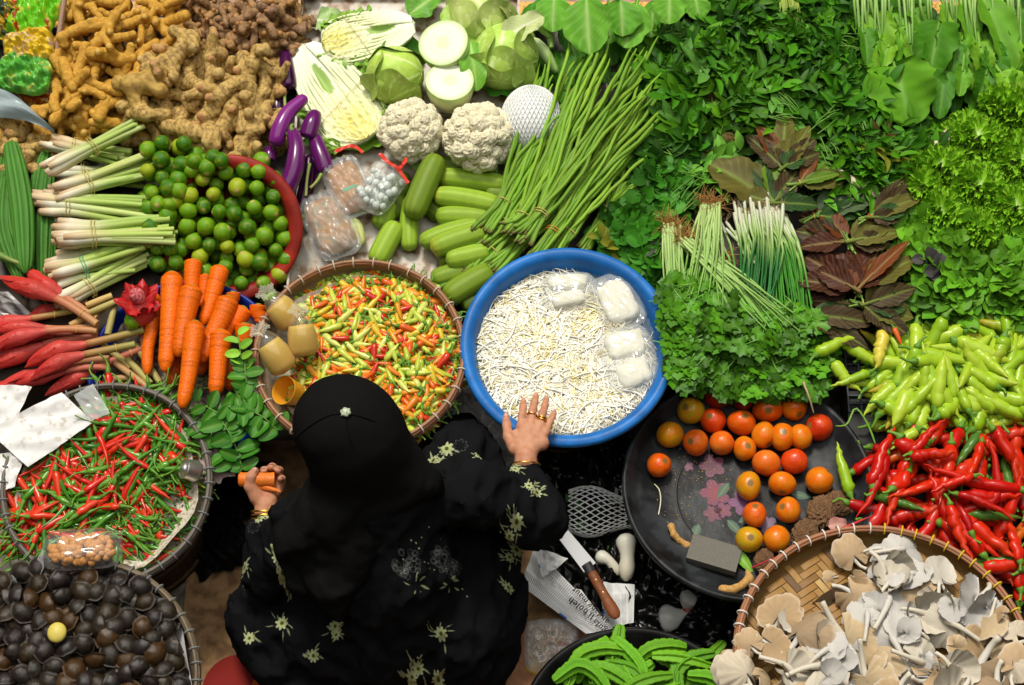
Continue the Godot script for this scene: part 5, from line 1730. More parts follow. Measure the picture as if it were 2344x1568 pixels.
func choy_sum() -> void:
	rng.seed = 57
	var o := thing("choy_sum_bunch", "big bunch of leafy choy sum with drooping broad leaves above the frilly lettuce", "greens", "", Transform3D(Basis(), at(2160, 40, 0.205)))
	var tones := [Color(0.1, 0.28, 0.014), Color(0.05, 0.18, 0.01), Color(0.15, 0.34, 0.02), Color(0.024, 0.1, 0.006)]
	# inner leaves first, shade put into their darker greens, then the ones on top
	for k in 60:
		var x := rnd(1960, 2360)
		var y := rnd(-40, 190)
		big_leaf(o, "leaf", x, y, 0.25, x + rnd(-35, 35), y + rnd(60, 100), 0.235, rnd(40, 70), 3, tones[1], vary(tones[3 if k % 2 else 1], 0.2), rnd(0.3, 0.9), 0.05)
	for q in [[2162, 157, 2148, 270, 60, 1], [2204, 150, 2197, 220, 42, 0], [2047, 150, 2080, 288, 160, 0], [2005, 28, 2016, 140, 84, 2], [2040, 95, 2000, 172, 52, 2], [2150, 50, 2122, 176, 108, 1], [2204, -5, 2232, 106, 64, 0], [2241, 95, 2249, 175, 60, 2], [2246, -5, 2322, 160, 88, 0], [2289, 165, 2335, 242, 72, 2], [2089, 20, 2115, 80, 62, 0], [2060, 60, 2100, 150, 62, 0], [2190, 100, 2180, 175, 46, 1], [2270, 100, 2290, 190, 60, 1], [2020, 60, 2060, 130, 50, 2], [2320, 20, 2340, 110, 70, 1], [2120, 160, 2160, 230, 60, 1], [2160, 10, 2180, 80, 55, 2], [1975, 60, 1990, 150, 45, 1]]:
		var e: Color = vary(tones[q[5]], 0.1)
		big_leaf(o, "leaf", q[0], q[1], 0.30, q[2], q[3], 0.285, q[4], 3, Color(0.25, 0.42, 0.1).lerp(e, 0.65), e, rnd(0.2, 0.8), 0.075, 0.03, rnd(0.2, 0.6))
	for k in 34:
		var x := rnd(1985, 2350)
		var y := rnd(20, 165)
		var e: Color = vary(tones[[0, 1, 1, 2][k % 4]], 0.15)
		big_leaf(o, "leaf", x, y, 0.275 + rnd(0, 0.02), x + rnd(-30, 30), y + rnd(70, 110), 0.27, rnd(45, 80), 3, e.lerp(Color(0.25, 0.42, 0.1), 0.3), e, rnd(0.2, 0.9), 0.08, 0.02, rnd(0.2, 0.7))
	for k in 54:
		var x := 1958 + k * 7.2 + rnd(-4, 4)
		if k % 14 > 10:
			continue
		var path := along([x + rnd(-6, 6), -40, 0.29 + rnd(0, 0.03), x + rnd(-4, 6), 10, 0.3 + rnd(0, 0.03), x + rnd(-4, 14), 50 + rnd(0, 60), 0.28 + rnd(0, 0.02)], 6)
		var mb := MB.new()
		var w := rnd(0.003, 0.0048)
		mb.tube(path, PackedFloat32Array([w, w, w, w * 0.95, w * 0.85, w * 0.7]), 7, fade(vary(Color(0.34, 0.5, 0.14), 0.15), Color(0.12, 0.3, 0.04), 6))
		part("stalk", mb.done(at(2160, 40, 0.205)), mat(0.42), o)
	# the thin-stemmed bunch next to it
	var o2 := thing("herb_stalks", "small sheaf of thin yellowish herb stalks at the back of the heap", "herb", "", Transform3D(Basis(), at(1800, 20, 0.205)))
	for k in 26:
		var x := 1785 + rnd(0, 45)
		var path := along([x - 5, -30, 0.3, x, 20, 0.32, x + rnd(-10, 20), 75, 0.29], 5)
		var mb := MB.new()
		mb.tube(path, PackedFloat32Array([0.002, 0.002, 0.002, 0.0018, 0.0015]), 5, fade(vary(Color(0.34, 0.36, 0.05), 0.2), Color(0.1, 0.26, 0.03), 5))
		part("stalk", mb.done(at(1800, 20, 0.205)), mat(0.5), o2)

func lettuce() -> void:
	rng.seed = 58
	# frilly heads: each many ruffled leaves round a heart
	var ruffle := []
	for i in 5:
		var mb := MB.new()
		var ph := i * 2.3
		var n := 60
		mb.sheet(10, n, func(s: float, t: float) -> Vector3:
			var an := (t - 0.5) * 2.6
			var rr := 0.05 * s * (1.0 + 0.04 * sin(t * 90.0) * s)
			var ruf := pow(s, 2.0) * 0.009
			return Vector3(cos(an) * rr, 0.010 * s + ruf * sin(t * 26.0 + ph) + 0.75 * ruf * sin(t * 63.0 + ph * 2.0 + s * 5.0) + 0.4 * ruf * sin(t * 117.0), sin(an) * rr * (1.0 + 0.05 * sin(t * 60.0))), func(s: float, t: float) -> Color:
			return Color(0.62, 0.68, 0.4).lerp(Color(0.29, 0.55, 0.03), clampf(s * 2.2, 0, 1)).lerp(Color(0.13, 0.36, 0.012), clampf(s * 2.4 - 1.0, 0, 1) * (0.5 + 0.5 * fine.get_noise_2d(t * 12.0, ph * 5.0 + s * 3.0))))
		ruffle.append(mb.done())
	var heads := [[2150, 400, 70], [2235, 330, 80], [2320, 270, 75], [2330, 380, 85], [2235, 440, 85], [2150, 500, 70], [2320, 490, 80], [2230, 535, 60], [2110, 440, 45], [2290, 250, 50]]
	for i in heads.size():
		var q: Array = heads[i]
		var c := at(q[0], q[1], 0.27)
		var o := thing("frilly_lettuce", "head of frilly yellowish green lettuce in the heap beside the dark leaf bundles", "lettuce", "frilly lettuce heads", Transform3D(Basis(), c))
		var R: float = q[2] * 0.00104
		var count := int(q[2] * 0.62)
		for k in count:
			var t := sqrt((k + 0.5) / count)
			var an := k * 2.399
			var p := Vector3(cos(an) * R * t, 0.055 * (1.0 - t * t) - 0.01 * t, sin(an) * R * t)
			var out := Vector3(cos(an) + rnd(-0.4, 0.4), 0.9 - t * 0.9, sin(an) + rnd(-0.4, 0.4)).normalized()
			var bx := out
			var bz := bx.cross(Vector3.UP).normalized()
			var s := rnd(0.6, 0.95)
			part("leaf", ruffle[k % 5], mat(0.45, 0.42, 0.0, 0.25), o, Transform3D(Basis(bx, bz.cross(bx), bz).rotated(bx, rnd(-0.5, 0.5)).scaled(Vector3(s, s, s)), p - out * 0.02))
	for q in [[2102, 355, 2140, 378], [2130, 322, 2160, 345], [2160, 305, 2195, 330]]:
		var path := along([q[0], q[1], 0.27, q[2], q[3], 0.28], 5)
		var mb := MB.new()
		mb.tube(path, PackedFloat32Array([0.012, 0.015, 0.015, 0.013, 0.01]), 10, fade(Color(0.56, 0.42, 0.3), Color(0.6, 0.66, 0.45), 5))
		solo("lettuce_stump", mb.done(path[2]), mat(0.5), "whitish cut stump of a lettuce at the edge of the frilly heap", "stump", "cut lettuce stumps", Transform3D(Basis(), path[2]))

func build_dark_leaves() -> void:
	rng.seed = 59
	# colours: 0 olive, 1 green, 2 dark green, 3 purple brown, 4 maroon, 5 rust, 6 grey green
	var tone := [Color(0.095, 0.085, 0.018), Color(0.09, 0.17, 0.015), Color(0.02, 0.055, 0.015), Color(0.05, 0.028, 0.017), Color(0.045, 0.010, 0.007), Color(0.12, 0.03, 0.008), Color(0.055, 0.085, 0.045)]
	var sets := [
		["olive brown leaf bundle topmost above the celery roots", 1790, 385, 0.30, [[1795, 252, 60, 0], [1735, 282, 55, 5], [1710, 310, 52, 3], [1855, 285, 52, 0], [1866, 320, 50, 3], [1815, 320, 80, 0], [1750, 345, 60, 3], [1880, 350, 48, 3], [1835, 355, 62, 2]]],
		["large olive leaf bundle with a yellow tie beside the celery roots", 1768, 464, 0.31, [[1628, 372, 125, 0], [1768, 350, 62, 1], [1728, 368, 52, 2], [1832, 385, 60, 3], [1815, 425, 48, 2], [1700, 445, 60, 0], [1870, 470, 52, 2]]],
		["olive bundle with light green shoots beside the white stick", 1830, 420, 0.315, [[1902, 378, 48, 1], [1942, 408, 60, 0], [1870, 352, 32, 5], [1895, 425, 46, 0], [1920, 395, 34, 1]]],
		["grey green long leaves lying across the dark bundles", 1862, 495, 0.295, [[1978, 410, 78, 6], [2015, 446, 66, 6], [1985, 480, 58, 2], [1950, 500, 55, 2]]],
		["dark bundle with green stalks tied by a red band", 1990, 497, 0.315, [[2116, 426, 62, 3], [2075, 405, 42, 3], [2105, 450, 50, 0], [2080, 480, 50, 2], [2060, 500, 45, 3]]],
		["maroon leaf bundle with a yellow tie and trailing scallion", 1940, 553, 0.30, [[1832, 490, 80, 4], [1818, 530, 84, 3], [1880, 480, 60, 5], [1825, 565, 60, 4], [2030, 510, 75, 0], [2040, 560, 60, 3], [2060, 530, 55, 0]]],
		["reddest leaf bundle with pale veins in the maroon heap", 1962, 663, 0.30, [[1842, 590, 80, 4], [1892, 572, 80, 4], [1955, 560, 60, 4], [2010, 570, 95, 4], [2045, 585, 60, 5], [2095, 585, 78, 0], [1828, 640, 70, 4], [2000, 620, 70, 4], [1915, 625, 60, 5], [2080, 545, 40, 5], [1870, 620, 60, 4]]],
		["dark maroon bundle low beside the scallion tips", 1937, 694, 0.285, [[1850, 640, 66, 4], [1835, 680, 60, 4], [1880, 660, 60, 3], [1900, 710, 50, 3], [1860, 690, 40, 4]]],
		["yellowish olive leaf bundle above the light green peppers", 1974, 698, 0.30, [[2045, 680, 90, 0], [2092, 728, 80, 0], [2072, 765, 60, 3], [2085, 700, 70, 2], [2030, 745, 62, 3], [2100, 660, 60, 3]]],
		["brown leaf bundle with long leaves hanging over the peppers", 1853, 719, 0.30, [[1965, 742, 62, 3], [1988, 800, 62, 3], [1945, 705, 44, 2], [1930, 765, 60, 3], [1995, 740, 60, 3]]],
		["black green leaves under the mint", 2090, 660, 0.25, [[2130, 610, 70, 2], [2140, 690, 70, 2], [2160, 720, 60, 2], [2110, 740, 60, 3], [2050, 640, 60, 3]]]]
	for q in sets:
		var root := at(q[1], q[2], q[3])
		var o := thing("leaf_bundle", q[0], "leaves", "", Transform3D(Basis(), root))
		var i := 0
		for e in q[4]:
			var c: Color = vary(tone[e[3]], 0.15)
			var rib := Color(0.2, 0.28, 0.05) if e[3] < 4 or e[3] == 6 else Color(0.3, 0.22, 0.08)
			big_leaf(o, "leaf", q[1] + (e[0] - q[1]) * 0.12, q[2] + (e[1] - q[2]) * 0.12, q[3] + 0.004 * i - 0.01, e[0], e[1], q[3] - 0.015 + 0.003 * i, e[2] * 0.9, 0 if i % 2 else 3, rib.lerp(c, 0.45), c, 0.35, 0.035, 0.02, 0.3)
			i += 1
		# the stalks behind the tie
		var back := Vector3.ZERO
		for e in q[4]:
			back -= (at(e[0], e[1], q[3]) - root).normalized()
		back = back.normalized()
		for k in 8:
			var mb := MB.new()
			var d := (back + Vector3(rnd(-0.35, 0.35), rnd(-0.1, 0.2), rnd(-0.35, 0.35))).normalized()
			mb.tube(PackedVector3Array([-d * 0.03, Vector3(rnd(-0.004, 0.004), rnd(-0.003, 0.006), rnd(-0.004, 0.004)), d * rnd(0.02, 0.038)]), PackedFloat32Array([0.002, 0.0027, 0.0024]), 6, fade(Color(0.1, 0.2, 0.03), Color(0.2, 0.34, 0.06), 3), 1.0, 0, 0, true, true)
			part("stalk", mb.done(), mat(0.5), o)
		var tie := MB.new()
		var pts := PackedVector3Array()
		var wr := PackedFloat32Array()
		var sd := back.cross(Vector3.UP).normalized()
		for z in 11:
			var an := TAU * z / 10.0
			pts.push_back((sd * cos(an) + sd.cross(back) * sin(an)) * 0.0085)
			wr.push_back(0.0018)
		var tc := Color(0.5, 0.025, 0.015) if String(q[0]).contains("red band") else Color(0.5, 0.4, 0.08)
		tie.tube(pts, wr, 5, fade(tc, tc, 11))
		part("tie", tie.done(), mat(0.45), o)
	# pale stick lying between the bundles
	var path := along([1908, 388, 0.30, 2012, 448, 0.295], 4)
	var mb := MB.new()
	mb.tube(path, PackedFloat32Array([0.011, 0.011, 0.0105, 0.01]), 8, fade(Color(0.62, 0.52, 0.36), Color(0.55, 0.45, 0.3), 4), 0.5, 0, 0, true, true)
	solo("wooden_stick", mb.done(path[2]), mat(0.7), "flat pale wooden stick between the dark leaf bundles", "stick", "", Transform3D(Basis(), path[2]))

func strand(o: Node3D, called: String, path: PackedVector3Array, w0: float, w1: float, c0: Color, c1: Color, sides := 6, power := 1.0) -> void:
	var n := path.size()
	var rr := PackedFloat32Array()
	for i in n:
		rr.push_back(lerpf(w0, w1, float(i) / (n - 1)))
	var mb := MB.new()
	mb.tube(path, rr, sides, fade(c0, c1, n, power), 1.0, 0, 0, true, true)
	part(called, mb.done(o.position), mat(0.42, 0.45), o)

func build_celery() -> void:
	rng.seed = 61
	var lobes := []
	for i in 4:
		var mb := MB.new()
		for k in 5:
			var a: float = [-1.1, -0.5, 0.0, 0.55, 1.15][k]
			var l: float = [0.7, 0.85, 1.0, 0.85, 0.7][k]
			mb.lobed(Vector3(0.01 * l, 0.002 * (k % 2), 0.0).rotated(Vector3.UP, a), Vector3(cos(a), rnd(-0.1, 0.2), -sin(a)), Vector3(rnd(-0.3, 0.3), 1, rnd(-0.3, 0.3)), 0.034 * l, 5, Color(0.1, 0.27, 0.014), Color(0.05, 0.185, 0.008) * rnd(0.9, 1.15), k + i)
		mb.tube(PackedVector3Array([Vector3(-0.045, -0.006, 0), Vector3(0, 0, 0), Vector3(0.012, 0.001, 0)]), PackedFloat32Array([0.0012, 0.001, 0.0008]), 4, fade(Color(0.2, 0.42, 0.08), Color(0.16, 0.4, 0.05), 3))
		lobes.append(mb.done())
	# [root x, y, h, fan targets, outline of its leaves, label]
	var list := [
		[1535, 520, 0.305, [1525, 690, 1570, 720], poly([1532, 700, 1540, 650, 1580, 690, 1640, 760, 1600, 860, 1560, 860, 1530, 770]), 150, "celery bunch with brown roots next to the blue basin"],
		[1570, 550, 0.315, [1680, 700, 1850, 760], poly([1600, 680, 1700, 690, 1830, 700, 1870, 740, 1820, 800, 1700, 800, 1610, 760]), 150, "celery bunch whose stalks sweep across toward the maroon leaves"],
		[1625, 470, 0.325, [1570, 650, 1680, 690], poly([1560, 620, 1660, 610, 1700, 690, 1650, 760, 1560, 740]), 70, "celery bunch with the largest tangle of brown roots"],
		[1650, 600, 0.28, [1640, 760, 1800, 820], poly([1540, 770, 1640, 740, 1780, 770, 1880, 750, 1905, 830, 1870, 890, 1760, 895, 1640, 885, 1550, 865]), 330, "celery bunch whose dark leaves hang over the tomato tray"]]
	for q in list:
		var root := at(q[0], q[1], q[2])
		var o := thing("celery_bunch", q[6], "celery", "", Transform3D(Basis(), root))
		for k in 36:
			var f := rnd(0, 1)
			var tx: float = lerpf(q[3][0], q[3][2], f) + rnd(-15, 15)
			var ty: float = lerpf(q[3][1], q[3][3], f) + rnd(-25, 40)
			var a := root + Vector3(rnd(-0.022, 0.022), rnd(-0.012, 0.014), rnd(-0.008, 0.012))
			var b := at(tx, ty, q[2] - 0.01 + rnd(-0.02, 0.015))
			var m := a.lerp(b, 0.5) + Vector3(rnd(-0.01, 0.01), 0.012, rnd(-0.012, 0.004))
			strand(o, "stalk", curve([a, m, b], 8), rnd(0.0028, 0.0045), 0.0018, vary(Color(0.42, 0.55, 0.2), 0.12), vary(Color(0.16, 0.38, 0.05), 0.15))
		# root hair
		var hair := MB.new()
		for k in 90:
			var d := Vector3(rnd(-1, 1), rnd(-0.3, 0.7), rnd(-1.3, 0.5)).normalized()
			var l := rnd(0.02, 0.05)
			var p0 := Vector3(rnd(-0.024, 0.024), rnd(-0.01, 0.014), rnd(-0.012, 0.006))
			hair.tube(curve([p0, p0 + d * l * 0.5 + Vector3(rnd(-0.008, 0.008), 0.004, rnd(-0.008, 0.008)), p0 + d * l + Vector3(rnd(-0.012, 0.012), -0.004, rnd(-0.01, 0.01))], 5), PackedFloat32Array([0.001, 0.0008, 0.0007, 0.0006, 0.0004]), 3, fade(vary(Color(0.42, 0.2, 0.05), 0.25), vary(Color(0.5, 0.28, 0.09), 0.2), 5))
		part("root_hair", hair.done(), mat(0.8), o)
		var sets := [[], [], [], []]
		var cols := [[], [], [], []]
		for p: Vector2 in scatter(q[4], q[5], 7.0):
			var h: float = q[2] - 0.02 + rnd(-0.05, 0.02) if p.x > 1575 else 0.372 + rnd(-0.01, 0.01)
			var s := rnd(0.75, 1.2)
			var v := rng.randi() % 4
			sets[v].append(Transform3D(Basis.from_euler(Vector3(rnd(-0.5, 0.5), -PI / 2 + rnd(-1.4, 1.4), rnd(-0.5, 0.5))).scaled(Vector3(s, s, s)), at(p.x, p.y, h) - root))
			var k := rnd(0.45, 1.35)
			cols[v].append(Color(k, k, k))
		for v in 4:
			many("leaves", lobes[v], mat(0.45, 0.42, 0.0, 0.15), sets[v], cols[v], o)
	# crate under them
	var lo := at(1480, 655, 0.2)
	var hi := at(1900, 800, 0.2)
	solo("wooden_crate", flat_box(Vector3(lo.x, 0.002, lo.z), Vector3(hi.x, 0.235, hi.z), Color(0.02, 0.016, 0.012)), mat(0.8), "dark low crate under the celery leaves", "crate")
	scallions()

func scallions() -> void:
	rng.seed = 62
	for q in [[[1680, 485, 1790, 470], [1690, 720, 1760, 730], 0.315, 40, Color(0.03, 0.16, 0.035), "scallion bunch with blue green leaves hanging beside the celery stalks"], [[1725, 470, 1800, 500], [1770, 690, 1862, 745], 0.305, 46, Color(0.06, 0.25, 0.025), "scallion bunch with white bulbs next to the dark leaf bundles"], [[1640, 520, 1720, 560], [1680, 690, 1720, 700], 0.30, 10, Color(0.08, 0.28, 0.04), "few scallions lying across the celery"]]:
		var root := at((q[0][0] + q[0][2]) / 2.0, (q[0][1] + q[0][3]) / 2.0, q[2])
		var o := thing("scallion_bunch", q[5], "scallion", "", Transform3D(Basis(), root))
		var n: int = q[3]
		for k in n:
			var f := (k + rnd(0, 1)) / n
			var a := at(lerpf(q[0][0], q[0][2], f) + rnd(-12, 12), lerpf(q[0][1], q[0][3], f) + rnd(-32, 30), q[2] + rnd(-0.015, 0.012))
			var b := at(lerpf(q[1][0], q[1][2], f) + rnd(-15, 15), lerpf(q[1][1], q[1][3], f) + rnd(-60, 30), q[2] - 0.02 + rnd(-0.02, 0.01))
			var m := a.lerp(b, 0.45) + Vector3(0.012 + rnd(-0.008, 0.01), 0.014, rnd(-0.01, 0.0))
			var path := curve([a, a.lerp(m, 0.5) + Vector3(rnd(-0.003, 0.003), 0.004, 0), m, b], 12)
			var rr := PackedFloat32Array()
			var cols := PackedColorArray()
			var w := rnd(0.0028, 0.0042)
			var g := vary(q[4], 0.2)
			for i in 12:
				var t := i / 11.0
				rr.push_back(w * (1.35 if i == 1 else 1.05 if i == 0 else 1.15 if i == 2 else lerpf(1.1, 0.5, t)))
				cols.push_back(Color(0.56, 0.54, 0.45) if t < 0.08 else Color(0.52, 0.54, 0.4).lerp(Color(0.3, 0.46, 0.12), (t - 0.08) / 0.22) if t < 0.3 else Color(0.3, 0.46, 0.12).lerp(g, clampf((t - 0.3) / 0.2, 0, 1)))
			var mb := MB.new()
			mb.tube(path, rr, 7, cols)
			part("stalk", mb.done(root), mat(0.38, 0.45), o)
			if k % 3 == 0:
				var hb := MB.new()
				for z in 7:
					var d := Vector3(rnd(-0.7, 0.7), rnd(-0.2, 0.5), -1).normalized()
					hb.tube(PackedVector3Array([a - root, a - root + d * 0.01, a - root + d * rnd(0.016, 0.026) + Vector3(rnd(-0.004, 0.004), 0, 0)]), PackedFloat32Array([0.0006, 0.0005, 0.0003]), 3, fade(Color(0.5, 0.36, 0.2), Color(0.45, 0.3, 0.14), 3))
				part("root_hair", hb.done(), mat(0.8), o)

func build_beans() -> void:
	rng.seed = 63
	var list := [
		[1100, 520, 1151, 462, 1285, 190, 0.30], [1330, 572, 1385, 480, 1500, 260, 0.262], [1098, 545, 1148, 506, 1330, 190, 0.285], [1080, 565, 1135, 528, 1360, 270, 0.275], [1072, 615, 1125, 575, 1400, 250, 0.265], [1120, 615, 1185, 562, 1440, 260, 0.27],
		[1162, 524, 1196, 494, 1365, 140, 0.32], [1260, 588, 1301, 533, 1478, 250, 0.295], [1193, 545, 1236, 492, 1435, 125, 0.335], [1210, 596, 1264, 533, 1500, 140, 0.315]]
	var words := ["with its cut ends on the cucumbers", "resting against the round leaved herb", "under the one on the cucumbers", "low in the pile with yellowish ends", "spread lowest over the cucumbers", "beside the blue basin under the others", "with wide tops under the mustard greens", "next to the blue basin rim", "topmost with two rubber bands", "with an orange rubber band above the blue basin"]
	for i in list.size():
		var q: Array = list[i]
		var root := at(q[2], q[3], q[6])
		var o := thing("long_bean_bunch", "bunch of long green beans " + words[i], "beans", "", Transform3D(Basis(), root))
		var d0 := (at(q[4], q[5], q[6]) - root).normalized()
		var side := d0.cross(Vector3.UP).normalized()
		for k in 15:
			var an := rnd(0, TAU)
			var w := sqrt(rnd(0, 1)) * 0.017
			var off := side * cos(an) * w + Vector3(0, sin(an) * w * 0.6, 0)
			var a := at(q[0] + rnd(-16, 16), q[1] + rnd(-12, 14), q[6] - 0.004) + off * 0.8
			var b := root + off
			var f := rnd(-1, 1)
			var e := at(q[4] + f * 62 + rnd(-25, 25), q[5] + rnd(-55, 110) + f * 20, q[6] + rnd(-0.02, 0.03))
			var m := b.lerp(e, 0.35) + side * rnd(-0.012, 0.012) + Vector3(0, 0.012, 0)
			var m2 := b.lerp(e, 0.7) + side * rnd(-0.016, 0.016) + Vector3(0, 0.012, 0)
			var n := 22
			var path := curve([a, b, m, m2, e], n)
			for z in range(3, n):
				path[z] += side * 0.0018 * sin(z * 1.3 + k * 2.0)
			var g := vary(Color(0.165, 0.32, 0.024), 0.25)
			var w0 := rnd(0.0045, 0.0056)
			var rr := PackedFloat32Array()
			for z in n:
				rr.push_back(w0 * (0.75 if z == 0 else 1.0 + 0.07 * sin(z * 2.6 + k)) * (1.0 if z < n - 3 else lerpf(1.0, 0.35, (z - n + 4) / 3.0)))
			var mb := MB.new()
			var cols := fade(g, g * 1.08, n)
			cols[0] = Color(0.12, 0.08, 0.03)
			mb.tube(path, rr, 7, cols)
			part("bean", mb.done(root), mat(0.45, 0.42), o)
		for turn in (2 if i in [8, 9] else 1):
			var pts := PackedVector3Array()
			var wr := PackedFloat32Array()
			for z in 15:
				var an := TAU * z / 14.0
				pts.push_back(side * cos(an) * 0.0195 + Vector3(0, sin(an) * 0.0135, 0) + d0 * (0.004 * sin(an) + turn * 0.007))
				wr.push_back(0.0013)
			var tb := MB.new()
			var tc := Color(0.55, 0.2, 0.03) if i == 9 else Color(0.56, 0.42, 0.12)
			tb.tube(pts, wr, 5, fade(tc, tc, 15))
			part("rubber_band", tb.done(), mat(0.45), o)
	# one bean loose over the netted head
	var path := along([1232, 375, 0.31, 1240, 320, 0.345, 1265, 275, 0.355, 1300, 255, 0.34], 14)
	var lb := MB.new()
	var w := PackedFloat32Array()
	w.resize(14)
	w.fill(0.004)
	lb.tube(path, w, 7, fade(Color(0.15, 0.32, 0.045), Color(0.17, 0.34, 0.05), 14))
	solo("long_bean", lb.done(path[7]), mat(0.45), "single long bean curling over the netted head", "bean", "", Transform3D(Basis(), path[7]))
	var db := MB.new()
	var p := at(1300, 208, 0.31)
	db.leaf(Vector3.ZERO, at(1343, 208, 0.31) - p, Vector3.UP, 0.05, 0.016, 0, 0.3, 0.3, 0.06, Color(0.3, 0.1, 0.03), Color(0.22, 0.06, 0.015), 7, 2)
	solo("dead_leaf", db.done(), mat(0.6), "curled rust brown dead leaf at the top of the long beans", "leaf", "", Transform3D(Basis(), p))

# a pepper lying along +x: [pod, stalk]
func pepper(seed: int, length: float, R: float, bend: float, wrinkle: float, blunt: float, col: Color, tipc: Color, n := 16, sides := 14, stalk := 0.25) -> Array:
	var pts := PackedVector3Array()
	var rr := PackedFloat32Array()
	var cols := PackedColorArray()
	for i in n:
		var t := float(i) / (n - 1)
		pts.push_back(Vector3((t - 0.5) * length, bend * length * 0.25 * sin(t * PI) * 0.3 + wrinkle * R * 0.3 * fine.get_noise_2d(t * 6.0, seed), bend * length * t * t * 0.6 + wrinkle * R * 0.8 * fine.get_noise_2d(t * 5.0 + 40.0, seed)))
		var k := minf(1.0, 0.72 + t * 2.2) * (1.0 - pow(t, blunt)) + 0.02
		rr.push_back(R * k * (1.0 + wrinkle * 0.35 * fine.get_noise_2d(t * 9.0, seed + 77.0)))
		cols.push_back(col.lerp(tipc, t * t) * (1.0 + 0.1 * fine.get_noise_2d(t * 8.0, seed + 5.0)))
	rr[0] = R * 0.45
	var mb := MB.new()
	mb.tube(pts, rr, sides, cols, 0.92, 3, 0.05 * wrinkle)
	var sb := MB.new()
	var s := length * stalk
	sb.tube(curve([pts[0] + Vector3(R * 0.25, 0, 0), pts[0] - Vector3(R * 0.3, 0, 0), pts[0] + Vector3(-s * 0.6, s * 0.12, s * 0.1), pts[0] + Vector3(-s, s * 0.1, s * 0.35 * (1 if seed % 2 else -1))], 6), PackedFloat32Array([R * 0.62, R * 0.6, R * 0.28, R * 0.22, R * 0.2, R * 0.24]), 7, fade(Color(0.09, 0.22, 0.02), Color(0.14, 0.3, 0.03), 6))
	return [mb.done(), sb.done()]

func lay_pepper(kind: Array, called: String, label: String, category: String, group: String, xf: Transform3D, m: Material) -> void:
	var o := thing(called, label, category, group, xf)
	part("pod", kind[0], m, o)
	part("stalk", kind[1], mat(0.5), o)

# from a picture point (stalk end) to another (tip)
func span(x0: float, y0: float, x1: float, y1: float, h: float, length: float) -> Transform3D:
	var a := at(x0, y0, h)
	var b := at(x1, y1, h)
	var d := b - a
	var s := d.length() / length
	return Transform3D(Basis(Vector3.UP, atan2(-d.z, d.x)).scaled(Vector3(s, s, s)), (a + b) / 2)

